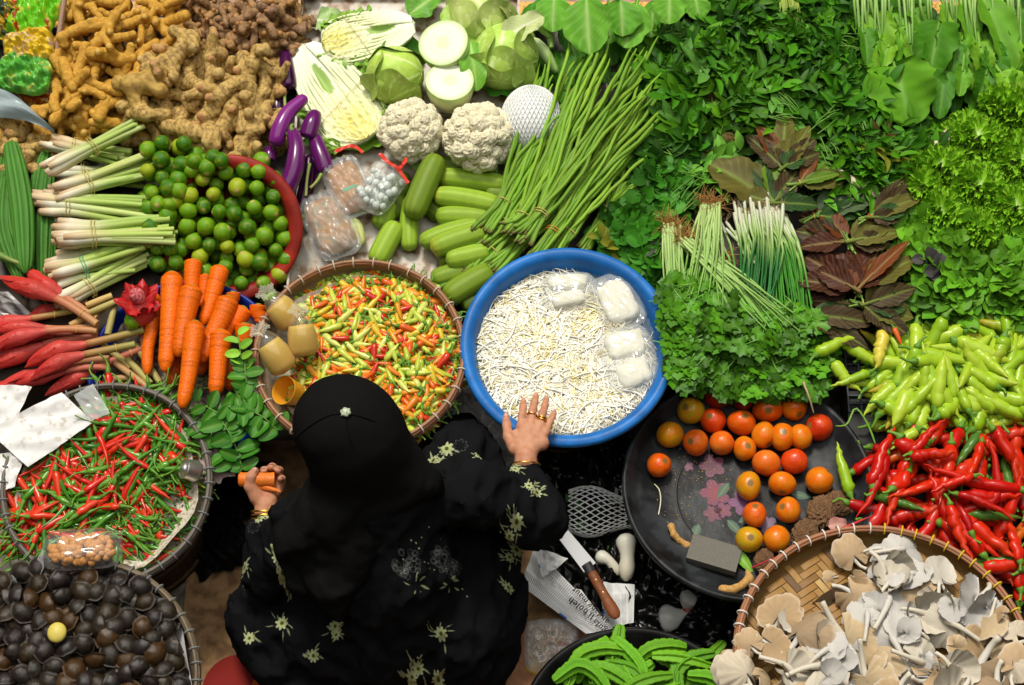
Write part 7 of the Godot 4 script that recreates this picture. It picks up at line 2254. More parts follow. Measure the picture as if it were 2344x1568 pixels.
func build_basin() -> void:
	rng.seed = 81
	var t: Transform3D = tr.basin
	var R: float = rad.basin
	var level := t.origin.y - 0.042
	var water := MB.new()
	water.sheet(6, 48, func(s: float, u: float) -> Vector3:
		var a := u * TAU
		var w := (R - 0.036) * maxf(s, 0.01)
		return Vector3(cos(a) * w, 0.0006 * fine.get_noise_2d(cos(a) * w * 60.0, sin(a) * w * 60.0), sin(a) * w), func(_s: float, _u: float) -> Color: return Color.WHITE)
	var wm := plastic(0.12, Color(0.55, 0.68, 0.75)).duplicate()
	wm.roughness = 0.05
	var wo := part("water", water.done(), wm, self, Transform3D(Basis(), Vector3(t.origin.x, level, t.origin.z)))
	wo.set_meta("kind", "structure")
	# sprouts: a white shoot with a yellow bean at one end
	var kinds := []
	for i in 10:
		var l: float = [0.065, 0.082, 0.056, 0.092, 0.072][i % 5]
		var b := rnd(-1.0, 1.0)
		var pts := curve([Vector3(-l / 2, 0, 0), Vector3(-l * 0.15, rnd(-0.003, 0.004), b * l * 0.35), Vector3(l * 0.25, rnd(-0.003, 0.003), b * l * 0.4), Vector3(l / 2, 0, -b * l * 0.15)], 8)
		var mb := MB.new()
		var w := Color(0.92, 0.91, 0.84)
		var wr := PackedFloat32Array([0.0014, 0.0017, 0.0017, 0.0016, 0.0015, 0.0014, 0.001, 0.0005])
		var cols := PackedColorArray()
		for z in 8:
			cols.push_back(Color(0.7, 0.62, 0.24) if z == 0 else w if z < 6 else Color(0.66, 0.6, 0.45))
		mb.tube(pts, wr, 5, cols)
		if i % 5 == 0:
			mb.blob(pts[0], Vector3(0.0035, 0.002, 0.0024), Basis(), 6, 5, func(_d: Vector3) -> float: return 1.0, func(_d: Vector3) -> Color: return Color(0.6, 0.5, 0.1))
		kinds.append(mb.done())
	var m := mat(0.4, 0.4, 0.0, 0.2)
	var o := thing("bean_sprout_mass", "dense mass of white bean sprouts filling the blue basin", "bean sprouts")
	o.set_meta("kind", "stuff")
	var sets := []
	var cols := []
	for i in 10:
		sets.append([])
		cols.append([])
	var c := Vector3(t.origin.x, level, t.origin.z)
	var n := 0
	var singles := 0
	while n < 9000:
		var a := rnd(0, TAU)
		var q := sqrt(rnd(0, 1))
		var p := Vector3(cos(a), 0, sin(a)) * q * (R - 0.062)
		# open water towards one side, thick drift elsewhere
		var open := clampf((p.x * 0.75 - p.z * 0.65) / R - 0.22, 0.0, 1.0) * 3.2
		if rng.randf() < open * 0.85:
			continue
		n += 1
		var lane := 0.6 * sin(p.x * 22.0) + 0.7 * sin(p.z * 19.0 + p.x * 9.0)
		var deep := float(n) / 9000.0
		var h := lerpf(-0.008, 0.006, deep) + rnd(-0.002, 0.002)
		var b := Basis.from_euler(Vector3(rnd(-0.12, 0.12), lane + rng.randfn(0, 0.9), rnd(-0.1, 0.1)))
		var xf := Transform3D(b.scaled(Vector3.ONE * rnd(0.75, 1.2)), c + p + Vector3(0, h, 0))
		var yellow := fine.get_noise_2d(p.x * 9.0 + 3.0, p.z * 9.0) > 0.1 and q < 0.8 and rng.randf() < 0.45
		var i := rng.randi() % 10
		if n > 8700 and singles < 300:
			singles += 1
			solo("bean_sprout", kinds[i], m, "single white bean sprout floating on top in the blue basin", "bean sprout", "bean sprouts floating on top", xf)
			continue
		sets[i].append(xf)
		cols[i].append(Color(1.0, 0.92, 0.55) if yellow else Color(1, 0.99, 0.96) * rnd(0.85, 1.05))
	for i in 10:
		many("sprouts", kinds[i], m, sets[i], cols[i], o)
	# dark husks
	var husk := MB.new()
	husk.blob(Vector3.ZERO, Vector3(0.0032, 0.0016, 0.0026), Basis(), 7, 5, func(_d: Vector3) -> float: return 1.0, func(_d: Vector3) -> Color: return Color(0.05, 0.045, 0.05))
	var hs := []
	for k in 95:
		var a := rnd(0, TAU)
		var q := sqrt(rnd(0.0, 1.0)) * (R - 0.045)
		hs.append(Transform3D(spin().scaled(Vector3.ONE * rnd(0.6, 1.1)), c + Vector3(cos(a) * q, 0.009, sin(a) * q)))
	var ho := thing("sprout_husks", "dark husks scattered over the bean sprouts", "husks")
	ho.set_meta("kind", "stuff")
	many("husk", husk.done(), mat(0.6), hs, [], ho)
	# bags of white tofu floating
	for q in [[1300, 667, 0.115, 0.085, 0.05, "clear bag of white tofu floating in the basin farthest from her hand"], [1413, 690, 0.10, 0.13, 0.35, "clear bag of white tofu floating beside the celery"], [1440, 822, 0.115, 0.145, 0.25, "clear bag of white tofu blocks nearest the celery leaves"]]:
		var xf := Transform3D(Basis(Vector3.UP, q[4]), at(q[0], q[1], level + 0.006))
		var b := thing("tofu_bag", q[5], "bag", "", xf)
		var blocks := 2 if q[2] > 0.11 else 1
		for k in blocks:
			var mb := MB.new()
			var w: float = q[2] * 0.46
			var d: float = q[3] * (0.46 if blocks == 1 else 0.25)
			var zc: float = 0.0 if blocks == 1 else (k - 0.5) * q[3] * 0.52
			mb.blob(Vector3(0, -0.004, zc), Vector3(w * (1.0 - 0.15 * k), 0.024, d), Basis(Vector3.UP, 0.2 * k), 24, 14, func(e: Vector3) -> float: return 1.0 / pow(pow(absf(e.x), 5.0) + pow(absf(e.y), 5.0) + pow(absf(e.z), 5.0), 0.2) * 0.86 * (1.0 + 0.16 * fine.get_noise_3dv(e * 1.7 + Vector3(q[0], k, 0)) + 0.05 * fine.get_noise_3dv(e * 5.0)), func(e: Vector3) -> Color: return Color(0.74, 0.71, 0.56) * (0.97 + 0.06 * fine.get_noise_3dv(e * 5.0)))
			part("tofu", mb.done(), mat(0.5, 0.4), b)
		part("bag", pouch(q[2] * 1.15, q[3] * 1.15, 0.026, 0.006, func(_s: float, _t: float) -> Color: return Color.WHITE, 24), plastic(0.22), b)

func build_chillies() -> void:
	rng.seed = 82
	var tints := [[Color(0.48, 0.56, 0.07), "pale green"], [Color(0.55, 0.60, 0.13), "pale green"], [Color(0.62, 0.45, 0.03), "yellow"], [Color(0.66, 0.19, 0.012), "orange"], [Color(0.62, 0.10, 0.01), "orange"], [Color(0.52, 0.03, 0.008), "red"], [Color(0.42, 0.50, 0.05), "pale green"], [Color(0.64, 0.27, 0.015), "orange"]]
	var kinds := []
	for i in tints.size():
		for k in 2:
			kinds.append([pepper(i * 7 + k * 3 + 2, [0.042, 0.036][k], [0.0062, 0.0056][k], [0.12, -0.18][k], 0.2, 3.2, tints[i][0], tints[i][0] * 1.05, 9, 8, 0.36), tints[i][1]])
	var m := mat(0.27, 0.5, 0.15)
	var pl := poly([690, 700, 735, 650, 830, 622, 920, 632, 990, 670, 1034, 730, 1048, 800, 1040, 880, 1005, 950, 955, 1000, 890, 1010, 800, 985, 730, 950, 672, 900, 668, 868, 700, 800])
	var lay := func(n: int, lo: float, hi: float) -> Array:
		var out := []
		for p: Vector2 in scatter(pl, n, 3.0):
			var d := edge_dist(p, pl)
			var h := lerpf(-0.05, rnd(lo, hi), 1.0 - exp(-d / 26.0))
			out.append(Transform3D((tr.chilli.basis * lying(0.3)).scaled(Vector3.ONE * rnd(1.15, 1.5)), on_plane(p.x, p.y, tr.chilli, h)))
		return out
	var o := thing("small_chilli_mass", "mass of small chillies under the ones that show on the bamboo tray", "chillies")
	o.set_meta("kind", "stuff")
	var rest: Array = lay.call(1500, -0.035, -0.006)
	var sets := []
	for i in kinds.size():
		sets.append([])
	for xf in rest:
		sets[rng.randi() % kinds.size()].append(xf)
	for i in kinds.size():
		many("pods", kinds[i][0][0], m, sets[i], [], o)
		many("stalks", kinds[i][0][1], mat(0.5), sets[i], [], o)
	for xf in lay.call(300, -0.004, 0.006):
		var k: Array = pick(kinds)
		lay_pepper(k[0], "small_chilli", "small %s chilli on top of the heap in the bamboo tray" % k[1], "chilli", "small chillies on the bamboo tray", xf, m)
	# sauce bags
	var film := plastic(0.06, Color(0.95, 0.95, 0.9))
	for q in [[612, 674, 672, 742, 0.37, "clear bag of yellow sauce farthest from the cup", 0.034], [684, 716, 697, 812, 0.385, "clear bag of yellow sauce against the small chillies", 0.033], [596, 760, 655, 848, 0.385, "clear bag of yellow sauce on the tray rim beside the carrots", 0.033]]:
		var a := at(q[0], q[1], q[4] + 0.02)
		var b := at(q[2], q[3], q[4] - 0.03)
		var b0 := thing("sauce_bag", q[5], "bag", "", Transform3D(Basis(), a))
		var path := curve([a, a.lerp(b, 0.5) + Vector3(0, 0.006, 0), b], 14)
		var rr := PackedFloat32Array()
		for z in 14:
			var s := z / 13.0
			rr.push_back(q[6] * (0.12 + 0.98 * pow(sin(PI * minf(0.02 + s * 0.72, 0.5)), 0.7)) if s < 0.9 else q[6] * lerpf(1.05, 0.55, (s - 0.9) * 10.0))
		var mb := MB.new()
		mb.tube(path, rr, 20, fade(Color.WHITE, Color.WHITE, 14), 0.85, 9, 0.05)
		part("bag", mb.done(a), film, b0)
		var lq := MB.new()
		var r2 := PackedFloat32Array()
		for z in range(4, 14):
			r2.push_back(rr[z] * 0.95)
		lq.tube(path.slice(4, 14), r2, 18, fade(Color(0.56, 0.38, 0.06), Color(0.5, 0.26, 0.02), 10), 0.85)
		part("sauce", lq.done(a), mat(0.35, 0.4), b0)
		# the gathered, knotted mouth
		var fr := MB.new()
		var ax := ((a - path[3]).normalized() * 0.6 + Vector3.UP).normalized()
		var u0 := ax.cross(Vector3.UP).normalized()
		var u1 := u0.cross(ax)
		fr.sheet(5, 60, func(s: float, u: float) -> Vector3:
			var an := u * TAU
			var w := 0.003 + 0.02 * s
			return ax * (0.004 + 0.016 * s * (1.0 - s * 0.6) + 0.004 * s * sin(an * 17.0)) + (u0 * cos(an) + u1 * sin(an)) * w * (1.0 + 0.18 * sin(an * 5.0 + q[0])), func(_s: float, _u: float) -> Color: return Color(0.7, 0.7, 0.62))
		var frm := mat(0.25, 0.5, 0.0, 0.4).duplicate()
		frm.transparency = BaseMaterial3D.TRANSPARENCY_ALPHA
		frm.albedo_color = Color(1, 1, 0.95, 0.32)
		frm.roughness = 0.3
		part("knot_frill", fr.done(), frm, b0)
	# orange plastic cup on its side
	var cb := MB.new()
	var cc := Color(0.66, 0.30, 0.02)
	cb.lathe(PackedVector2Array([Vector2(0.001, -0.05), Vector2(0.025, -0.05), Vector2(0.027, -0.047), Vector2(0.033, -0.006), Vector2(0.0345, 0.0), Vector2(0.0325, 0.0), Vector2(0.031, -0.006), Vector2(0.0255, -0.045), Vector2(0.018, -0.0455), Vector2(0.017, -0.043), Vector2(0.0155, -0.0455), Vector2(0.001, -0.0455)]), 40, PackedColorArray([cc]))
	var ax2 := Vector3(-0.5, 0.78, 0.1).normalized()
	var x2 := ax2.cross(Vector3.FORWARD).normalized()
	var cup := thing("orange_cup", "small orange plastic cup lying tilted in the chilli tray", "cup", "", Transform3D(Basis(x2, ax2, x2.cross(ax2)), at(648, 893, 0.352)))
	part("cup", cb.done(), mat(0.3, 0.5, 0.0, 0.2), cup)

func build_carrots() -> void:
	rng.seed = 83
	var list := [
		[470, 628, 464, 705, 15, 0.27], [352, 672, 337, 859, 18, 0.275], [444, 594, 438, 695, 21, 0.28], [534, 668, 528, 706, 17, 0.28], [405, 800, 394, 886, 20, 0.255], [478, 795, 458, 858, 19, 0.255], [523, 822, 526, 894, 16, 0.255], [590, 697, 594, 742, 19, 0.30], [506, 609, 464, 745, 22, 0.305], [560, 704, 513, 772, 22, 0.30],
		[562, 741, 553, 790, 25, 0.31], [394, 624, 377, 853, 26, 0.315], [526, 680, 458, 830, 26, 0.32], [441, 654, 408, 818, 26, 0.335], [506, 756, 492, 906, 25, 0.325], [447, 736, 416, 935, 23, 0.355]]
	var words := ["small carrot hidden between two larger ones", "slim carrot at the edge of the pile beside the open flower", "upright carrot farthest up in the pile", "carrot of which only the crown shows by the limes", "carrot lying low under the long front one", "short carrot half hidden in the middle", "carrot half hidden by the lime leaves", "carrot end beside the sauce bags", "long carrot with a brown crown against the limes", "slanting carrot near the blue tray rim", "stubby carrot with its crown facing up", "thick straight carrot beside the red flower", "thick slanting carrot with a flat crown", "thick carrot with the smooth rounded crown", "straight carrot beside the lime leaves", "longest carrot lying on top of the others"]
	for i in list.size():
		var q: Array = list[i]
		var a := at(q[0], q[1], q[5] + 0.004)
		var b := at(q[2], q[3], q[5] - 0.012)
		var d := (b - a).normalized()
		var side := d.cross(Vector3.UP).normalized()
		var n := 52
		var path := curve([a, a.lerp(b, 0.35) + side * rnd(-0.003, 0.003), a.lerp(b, 0.7) + side * rnd(-0.004, 0.004), b], n)
		var rr := PackedFloat32Array()
		var cols := PackedColorArray()
		var R: float = q[4] * 0.00104
		var c := vary(Color(0.76, 0.135, 0.005), 0.07)
		for z in n:
			var t := float(z) / (n - 1)
			var k := sqrt(minf(1.0, t * 9.0 + 0.12)) * lerpf(1.0, 0.62, t) * sqrt(clampf((1.0 - t) * 7.0, 0.0, 1.0))
			rr.push_back(R * k * (1.0 + 0.012 * sin(z * 2.3 + i) + 0.01 * fine.get_noise_2d(z * 5.0, i)) + 0.001)
			cols.push_back(c * (1.0 + 0.10 * fine.get_noise_2d(z * 1.5, i * 11.0)) * (rnd(0.7, 0.85) if rng.randf() < 0.16 else 1.0))
		cols[0] = Color(0.3, 0.26, 0.03)
		var o := thing("carrot", words[i], "carrot", "", Transform3D(Basis(), path[24]))
		var mb := MB.new()
		mb.tube(path, rr, 22, cols, 1.0, 0, 0, false, false)
		part("root", mb.done(path[24]), carrot_skin(), o)
		var cr := MB.new()
		cr.tube(PackedVector3Array([a + d * 0.003, a - d * 0.0012, a - d * 0.003]), PackedFloat32Array([R * 0.42, R * 0.4, R * 0.22]), 10, PackedColorArray([Color(0.22, 0.2, 0.03), Color(0.25, 0.24, 0.04), Color(0.12, 0.08, 0.02)]))
		part("crown", cr.done(path[24]), mat(0.7), o)
	lime_leaves()

func carrot_skin() -> StandardMaterial3D:
	return rough_mat("carrot", 0.38, 0.04, 0.12, 14.0, 0.45)

func lime_leaves() -> void:
	rng.seed = 84
	# twigs of double lime leaves: [x, y, h] of base, then tip; leaves both sides
	var twigs := [[[556, 850, 0.34, 545, 765, 0.38], 8, 0.034, 1, "bright young lime leaf twig reaching up the carrots"], [[570, 900, 0.33, 560, 830, 0.355], 9, 0.04, 0, "lime leaf twig beside the last carrots"], [[560, 985, 0.31, 470, 930, 0.33], 11, 0.042, 0, "lime leaf twig lying under the long carrot tip"], [[600, 985, 0.31, 540, 900, 0.34], 12, 0.046, 0, "dense lime leaf twig against the chilli tray"], [[635, 985, 0.32, 575, 940, 0.34], 10, 0.05, 0, "lime leaf twig with large leaves at the tray rim"], [[555, 1075, 0.29, 505, 960, 0.33], 12, 0.052, 0, "lime leaf twig hanging toward the vendor's hand"], [[530, 1060, 0.30, 470, 970, 0.32], 9, 0.05, 0, "lime leaf twig over the grey tray rim"], [[590, 930, 0.32, 520, 930, 0.34], 9, 0.042, 0, "small lime leaf twig in the middle of the heap"], [[525, 1010, 0.3, 445, 920, 0.315], 8, 0.04, 0, "lime leaf twig between carrots and grey tray"]]
	for q in twigs:
		var e: Array = q[0]
		var a := at(e[0], e[1], e[2])
		var b := at(e[3], e[4], e[5])
		var o := thing("lime_leaf_twig", q[4], "twig", "", Transform3D(Basis(), a))
		var path := curve([a, a.lerp(b, 0.5) + Vector3(rnd(-0.01, 0.01), 0.008, rnd(-0.01, 0.01)), b], 9)
		strand(o, "stem", path, 0.002, 0.0012, Color(0.12, 0.2, 0.05), Color(0.16, 0.34, 0.05), 5)
		var tone := Color(0.2, 0.44, 0.035) if q[3] == 1 else Color(0.032, 0.15, 0.012)
		for k in q[1]:
			var t: float = float(k) / (q[1] - 1)
			var p := path[int(t * 8.0)]
			var d := (path[mini(int(t * 8.0) + 1, 8)] - path[maxi(int(t * 8.0) - 1, 0)]).normalized()
			var sd := d.cross(Vector3.UP).normalized() * (1.0 if k % 2 else -1.0)
			var dir := (sd + d * rnd(0.0, 0.8) + Vector3(0, rnd(-0.1, 0.5), 0)).normalized()
			var mb := MB.new()
			var l: float = q[2] * rnd(0.75, 1.15)
			var c := vary(tone, 0.25)
			mb.leaf(p - a, dir, Vector3(rnd(-0.5, 0.5), 1, rnd(-0.5, 0.5)), l, l * 0.58, 2, rnd(0.1, 0.8), rnd(0.1, 0.4), 0.02, c.lerp(Color(0.3, 0.45, 0.1), 0.25), c, 8, 3, k)
			part("leaf", mb.done(), mat(0.45, 0.35, 0.0, 0.1), o)

func build_red_chillies() -> void:
	rng.seed = 85
	var red := []
	var green := []
	for i in 6:
		red.append(pepper(i * 5 + 300, [0.07, 0.08, 0.06][i % 3], [0.0062, 0.0058, 0.0068][i % 3], [0.15, -0.25, 0.05][i % 3] * (1 if i < 3 else -1.6), 0.3, 2.2, [Color(0.55, 0.016, 0.008), Color(0.62, 0.04, 0.01)][i % 2], Color(0.58, 0.03, 0.01), 11, 8, 0.4))
		green.append(pepper(i * 5 + 340, [0.07, 0.082, 0.065][i % 3], [0.0055, 0.005, 0.006][i % 3], [0.3, -0.35, 0.1][i % 3] * (1 if i < 3 else -1.4), 0.3, 2.0, [Color(0.03, 0.14, 0.01), Color(0.06, 0.22, 0.015), Color(0.10, 0.27, 0.02)][i % 3], Color(0.04, 0.17, 0.012), 11, 8, 0.45))
	var m := mat(0.25, 0.5, 0.2)
	var pl := poly([150, 985, 215, 945, 250, 890, 330, 905, 415, 960, 425, 1080, 395, 1120, 350, 1150, 310, 1200, 290, 1250, 200, 1275, 60, 1290, 15, 1215, 25, 1110, 70, 1045])
	var lay := func(n: int, lo: float, hi: float) -> Array:
		var out := []
		for p: Vector2 in scatter(pl, n, 4.0):
			var h := lerpf(-0.04, rnd(lo, hi), 1.0 - exp(-edge_dist(p, pl) / 40.0))
			out.append(Transform3D((tr.redchilli.basis * lying(0.3)).scaled(Vector3.ONE * rnd(1.25, 1.65)), on_plane(p.x, p.y, tr.redchilli, h)))
		return out
	var o := thing("chilli_mass", "mass of red and green chillies under the ones that show on the grey tray", "chillies")
	o.set_meta("kind", "stuff")
	var all := red + green
	var sets := []
	for i in all.size():
		sets.append([])
	for xf in lay.call(520, -0.025, -0.005):
		sets[rng.randi() % all.size()].append(xf)
	for i in all.size():
		many("pods", all[i][0], m, sets[i], [], o)
		many("stalks", all[i][1], mat(0.5), sets[i], [], o)
	var k := 0
	for xf in lay.call(215, 0.0, 0.018):
		k += 1
		if k % 2 == 0:
			lay_pepper(pick(red), "thin_chilli", "thin red chilli on the heap in the grey bamboo tray", "chilli", "thin red chillies on the grey tray", xf, m)
		else:
			lay_pepper(pick(green), "thin_chilli", "thin dark green chilli on the heap in the grey bamboo tray", "chilli", "thin green chillies on the grey tray", xf, m)
	# scattered ones on the newspaper
	for p: Vector2 in scatter(poly([300, 1290, 310, 1210, 360, 1150, 420, 1110, 440, 1150, 420, 1220, 360, 1290]), 24, 12.0):
		var r2 := rng.randf() < 0.55
		lay_pepper(pick(red if r2 else green), "thin_chilli", "thin %s chilli scattered on the newspaper lining" % ("red" if r2 else "green"), "chilli", "chillies scattered on the newspaper", Transform3D(tr.redchilli.basis * lying(0.05), on_plane(p.x, p.y, tr.redchilli, -0.037)), m)
	# scraps
	var bit := MB.new()
	bit.box(Vector3(-0.5, -0.1, -0.3), Vector3(0.5, 0.1, 0.3), Color(0.05, 0.04, 0.02))
	var bits := []
	for p: Vector2 in scatter(poly([290, 1300, 310, 1200, 400, 1110, 445, 1150, 420, 1230, 350, 1310]), 110, 2.0):
		bits.append(Transform3D(Basis(Vector3.UP, rnd(0, 6)).scaled(Vector3.ONE * rnd(0.002, 0.007)), on_plane(p.x, p.y, tr.redchilli, -0.0405)))
	var so := thing("chilli_scraps", "dark stalk scraps scattered on the newspaper lining", "scraps")
	so.set_meta("kind", "stuff")
	many("scrap", bit.done(), mat(0.8), bits, [], so)
	# steel cup
	var cup := MB.new()
	cup.lathe(PackedVector2Array([Vector2(0.001, -0.03), Vector2(0.02, -0.03), Vector2(0.026, -0.02), Vector2(0.022, 0.004), Vector2(0.024, 0.008), Vector2(0.022, 0.009), Vector2(0.019, 0.004), Vector2(0.012, 0.012), Vector2(0.005, 0.016), Vector2(0.001, 0.017)]), 32, PackedColorArray([Color.WHITE]))
	solo("steel_pot", cup.done(), metal(Color(0.9, 0.9, 0.9), 0.35), "small shiny steel pot lying at the edge of the chilli tray", "pot", "", Transform3D(Basis(Vector3.BACK, 0.9), at(428, 1074, 0.325)))

func build_jering() -> void:
	rng.seed = 86
	# a dark seed: domed disc with a thin flange
	var kinds := []
	for i in 6:
		var mb := MB.new()
		var base: Color = [Color(0.02, 0.016, 0.012), Color(0.026, 0.018, 0.011), Color(0.017, 0.015, 0.012), Color(0.05, 0.026, 0.01), Color(0.022, 0.019, 0.013), Color(0.018, 0.014, 0.012)][i]
		mb.blob(Vector3.ZERO, Vector3(1, 1, 1), Basis(), 36, 24, func(d: Vector3) -> float:
			return 1.0, func(d: Vector3) -> Color:
			var e := absf(d.y)
			return base.lerp(Color(0.10, 0.048, 0.014), clampf(0.7 - e * 5.0, 0.0, 0.6) + 0.35 * maxf(fine.get_noise_3dv(d * 2.5 + Vector3(i * 7.0, 0, 0)), 0.0)))
		for q in mb.v.size():
			var d := mb.v[q]
			var w := sqrt(d.x * d.x + d.z * d.z)
			var a := atan2(d.z, d.x)
			# squeeze into dome + flange
			var y := signf(d.y) * (pow(maxf(0.0, 1.0 - pow(w / 0.82, 2.0)), 0.6) * 0.52 + 0.03 * (1.0 - w))
			var ww := w * (1.0 + 0.06 * sin(a * 2.0 + i) + 0.03 * sin(a * 7.0 + i * 3.0))
			mb.v[q] = Vector3(cos(a) * ww, y + 0.08 * w * w * sin(a * 2.0 + i * 2.0), sin(a) * ww)
		kinds.append(mb.done())
	var m := rough_mat("seed", 0.26, 0.04, 0.05, 2.0, 0.55)
	var pl := poly([-40, 1340, 40, 1312, 110, 1280, 240, 1290, 330, 1335, 385, 1400, 405, 1480, 410, 1590, 350, 1640, -40, 1640])
	for layer in 3:
		for p: Vector2 in scatter(pl, [80, 100, 100][layer], [32, 31, 32][layer]):
			var h: float = [-0.035, -0.012, 0.008][layer] + 0.02 * (1.0 - exp(-edge_dist(p, pl) / 50.0))
			var s := rnd(0.024, 0.030)
			var b := Basis.from_euler(Vector3(rng.randfn(0, 0.42), rnd(-3, 3), rng.randfn(0, 0.42)))
			solo("dark_seed", pick(kinds), m, "domed dark brown seed with a thin rim %s" % ["at the bottom of the silver lined tray", "half hidden in the silver lined tray", "on top in the silver lined tray"][layer], "seed", "dark seeds in the tray", Transform3D(b.scaled(Vector3.ONE * s), on_plane(p.x, p.y, tr.jering, h)))
	var yb := MB.new()
	yb.blob(Vector3.ZERO, Vector3(0.021, 0.012, 0.023), Basis(), 20, 14, func(_d: Vector3) -> float: return 1.0, func(d: Vector3) -> Color: return Color(0.58, 0.48, 0.1) * (1.0 + 0.1 * fine.get_noise_3dv(d * 4.0)))
	solo("peeled_seed", yb.done(), mat(0.45), "peeled yellow seed lying on the dark ones", "seed", "", Transform3D(Basis(), on_plane(130, 1448, tr.jering, 0.052)))
	# bag of candlenuts
	var c := at(188, 1258, 0.375)
	var o := thing("candlenut_bag", "clear bag of tan candlenuts lying between both bamboo trays", "bag", "", Transform3D(Basis(Vector3.UP, 0.06), c))
	for k in 110:
		var a := rnd(0, TAU)
		var q := sqrt(rnd(0, 1))
		var nb := MB.new()
		var s := rnd(0.0085, 0.0105)
		nb.blob(Vector3(cos(a) * q * 0.07, 0.018 * (1.0 - q * q) * (1.0 if k % 4 else -1.0), sin(a) * q * 0.033), Vector3(s, s, s), spin(), 12, 9, func(d: Vector3) -> float: return 1.0 + 0.06 * fine.get_noise_3dv(d * 4.0 + Vector3(k, 0, 0)), func(d: Vector3) -> Color: return Color(0.5, 0.18, 0.028).lerp(Color(0.56, 0.28, 0.07), 0.5 + fine.get_noise_3dv(d * 3.0)))
		part("nut", nb.done(), mat(0.55), o)
	part("bag", pouch(0.175, 0.092, 0.036, 0.004, func(_s: float, _t: float) -> Color: return Color.WHITE, 22), plastic(0.05), o)
	var tail := MB.new()
	tail.sheet(8, 5, func(s: float, t: float) -> Vector3: return Vector3(-0.085 - s * 0.03, 0.006 * sin(t * 5.0 + s * 3.0) - s * 0.03, 0.005 + (t - 0.4) * 0.05 + s * 0.05), func(_s: float, _t: float) -> Color: return Color.WHITE)
	part("bag_tail", tail.done(), plastic(0.3), o)

# printed flowers on the dress, laid out flat over the cloth
func dress_cloth(x0: float, z0: float, size: float) -> StandardMaterial3D:
	var n := 1024
	var im := Image.create(n, n, false, Image.FORMAT_RGB8)
	im.fill(Color(0.007, 0.0075, 0.009).linear_to_srgb())
	var cream := Color(0.4, 0.43, 0.25)
	var put := func(u: float, v: float, c: Color, k: float) -> void:
		if u >= 0 and v >= 0 and u < n and v < n:
			im.set_pixel(int(u), int(v), im.get_pixel(int(u), int(v)).lerp(c.linear_to_srgb(), clampf(k, 0, 1)))
	var spot := func(x: float, y: float, h: float) -> Vector2:
		var p := at(x, y, h)
		return Vector2((p.x - x0) / size * n, (p.z - z0) / size * n)
	var flower := func(x: float, y: float, h: float, px: float, hollow: bool) -> void:
		var c: Vector2 = spot.call(x, y, h)
		var R := px * 0.00104 / size * n * (1.0 if hollow else 0.8)
		var ph := rnd(0, 6)
		for j in range(-int(R) - 1, int(R) + 2):
			for i in range(-int(R) - 1, int(R) + 2):
				var d := Vector2(i, j)
				var a := d.angle() + ph
				var edge := R * (0.58 + 0.42 * absf(cos(a * 4.0)))
				var l := d.length()
				if l > edge:
					continue
				if hollow:
					if l > edge - 1.6:
						put.call(c.x + i, c.y + j, Color(0.2, 0.22, 0.2), 0.6)
					continue
				var col := cream.lerp(Color(0.36, 0.42, 0.14), pow(absf(sin(a * 4.0)), 6.0) * 0.8)
				if l < R * 0.24:
					col = Color(0.06, 0.07, 0.03)
				elif l < R * 0.34:
					col = Color(0.3, 0.34, 0.08)
				put.call(c.x + i, c.y + j, col, 1.0)
	var sprig := func(x: float, y: float, h: float, count: int, reach: float) -> void:
		var c: Vector2 = spot.call(x, y, h)
		for k in count:
			var a := rnd(0, TAU)
			var l := reach * 0.00104 / size * n * rnd(0.6, 1.2)
			var w := rnd(0.6, 2.2)
			for s in 60:
				var t := s / 59.0
				var p := c + Vector2(cos(a + t * 0.15), sin(a + t * 0.15)) * l * (0.5 + t * 0.6)
				var ww := w * sin(PI * t) + 0.4
				for q in range(-3, 4):
					if absf(q) <= ww:
						var o := p + Vector2(-sin(a), cos(a)) * q
						put.call(o.x, o.y, Color(0.26, 0.3, 0.15).lerp(cream, t * 0.5), 0.55)
	for q in [[1022, 1030, 0.40, 21], [1011, 1063, 0.39, 18], [991, 1052, 0.39, 16], [1178, 1085, 0.40, 14], [1186, 1066, 0.40, 10], [1182, 1217, 0.38, 19], [1166, 1245, 0.36, 14], [1163, 1343, 0.25, 14], [596, 1193, 0.36, 15], [617, 1186, 0.36, 15], [642, 1290, 0.37, 18], [652, 1325, 0.36, 18], [572, 1325, 0.22, 14], [648, 1433, 0.22, 20], [573, 1467, 0.16, 18], [765, 1430, 0.33, 18], [768, 1450, 0.32, 14], [722, 1515, 0.2, 16], [1011, 1467, 0.25, 18], [959, 1540, 0.2, 18], [945, 1562, 0.18, 16], [1004, 1562, 0.18, 16], [1210, 1128, 0.40, 14], [1228, 1142, 0.39, 14], [1095, 1081, 0.42, 8]]:
		flower.call(q[0], q[1], q[2], q[3], false)
		sprig.call(q[0], q[1], q[2], 7, q[3] * 1.5)
	for q in [[1054, 1027, 0.39, 17], [1047, 1052, 0.39, 17], [585, 1215, 0.34, 16]]:
		flower.call(q[0], q[1], q[2], q[3], true)
	# beaded embroidery on her back: linked rings, dots and a bow
	for q in [[930, 1292, 0.49, 0.45], [1018, 1262, 0.50, 1.15]]:
		for k in 34:
			var a := rnd(0, TAU)
			var l := sqrt(rnd(0, 1)) * 32
			flower.call(q[0] + cos(a) * l * 1.1, q[1] + sin(a) * l * 0.8, q[2], 6.5, true)
		for k in 9:
			flower.call(q[0] + rnd(-60, 60), q[1] + rnd(-60, 55), q[2], 2.2, false)
		sprig.call(q[0] + 22 * cos(q[3]), q[1] + 45, q[2] - 0.01, 7, 22)
	var m := StandardMaterial3D.new()
	m.albedo_texture = ImageTexture.create_from_image(im)
	m.roughness = 0.85
	m.metallic_specular = 0.12
	m.texture_repeat = false
	return m

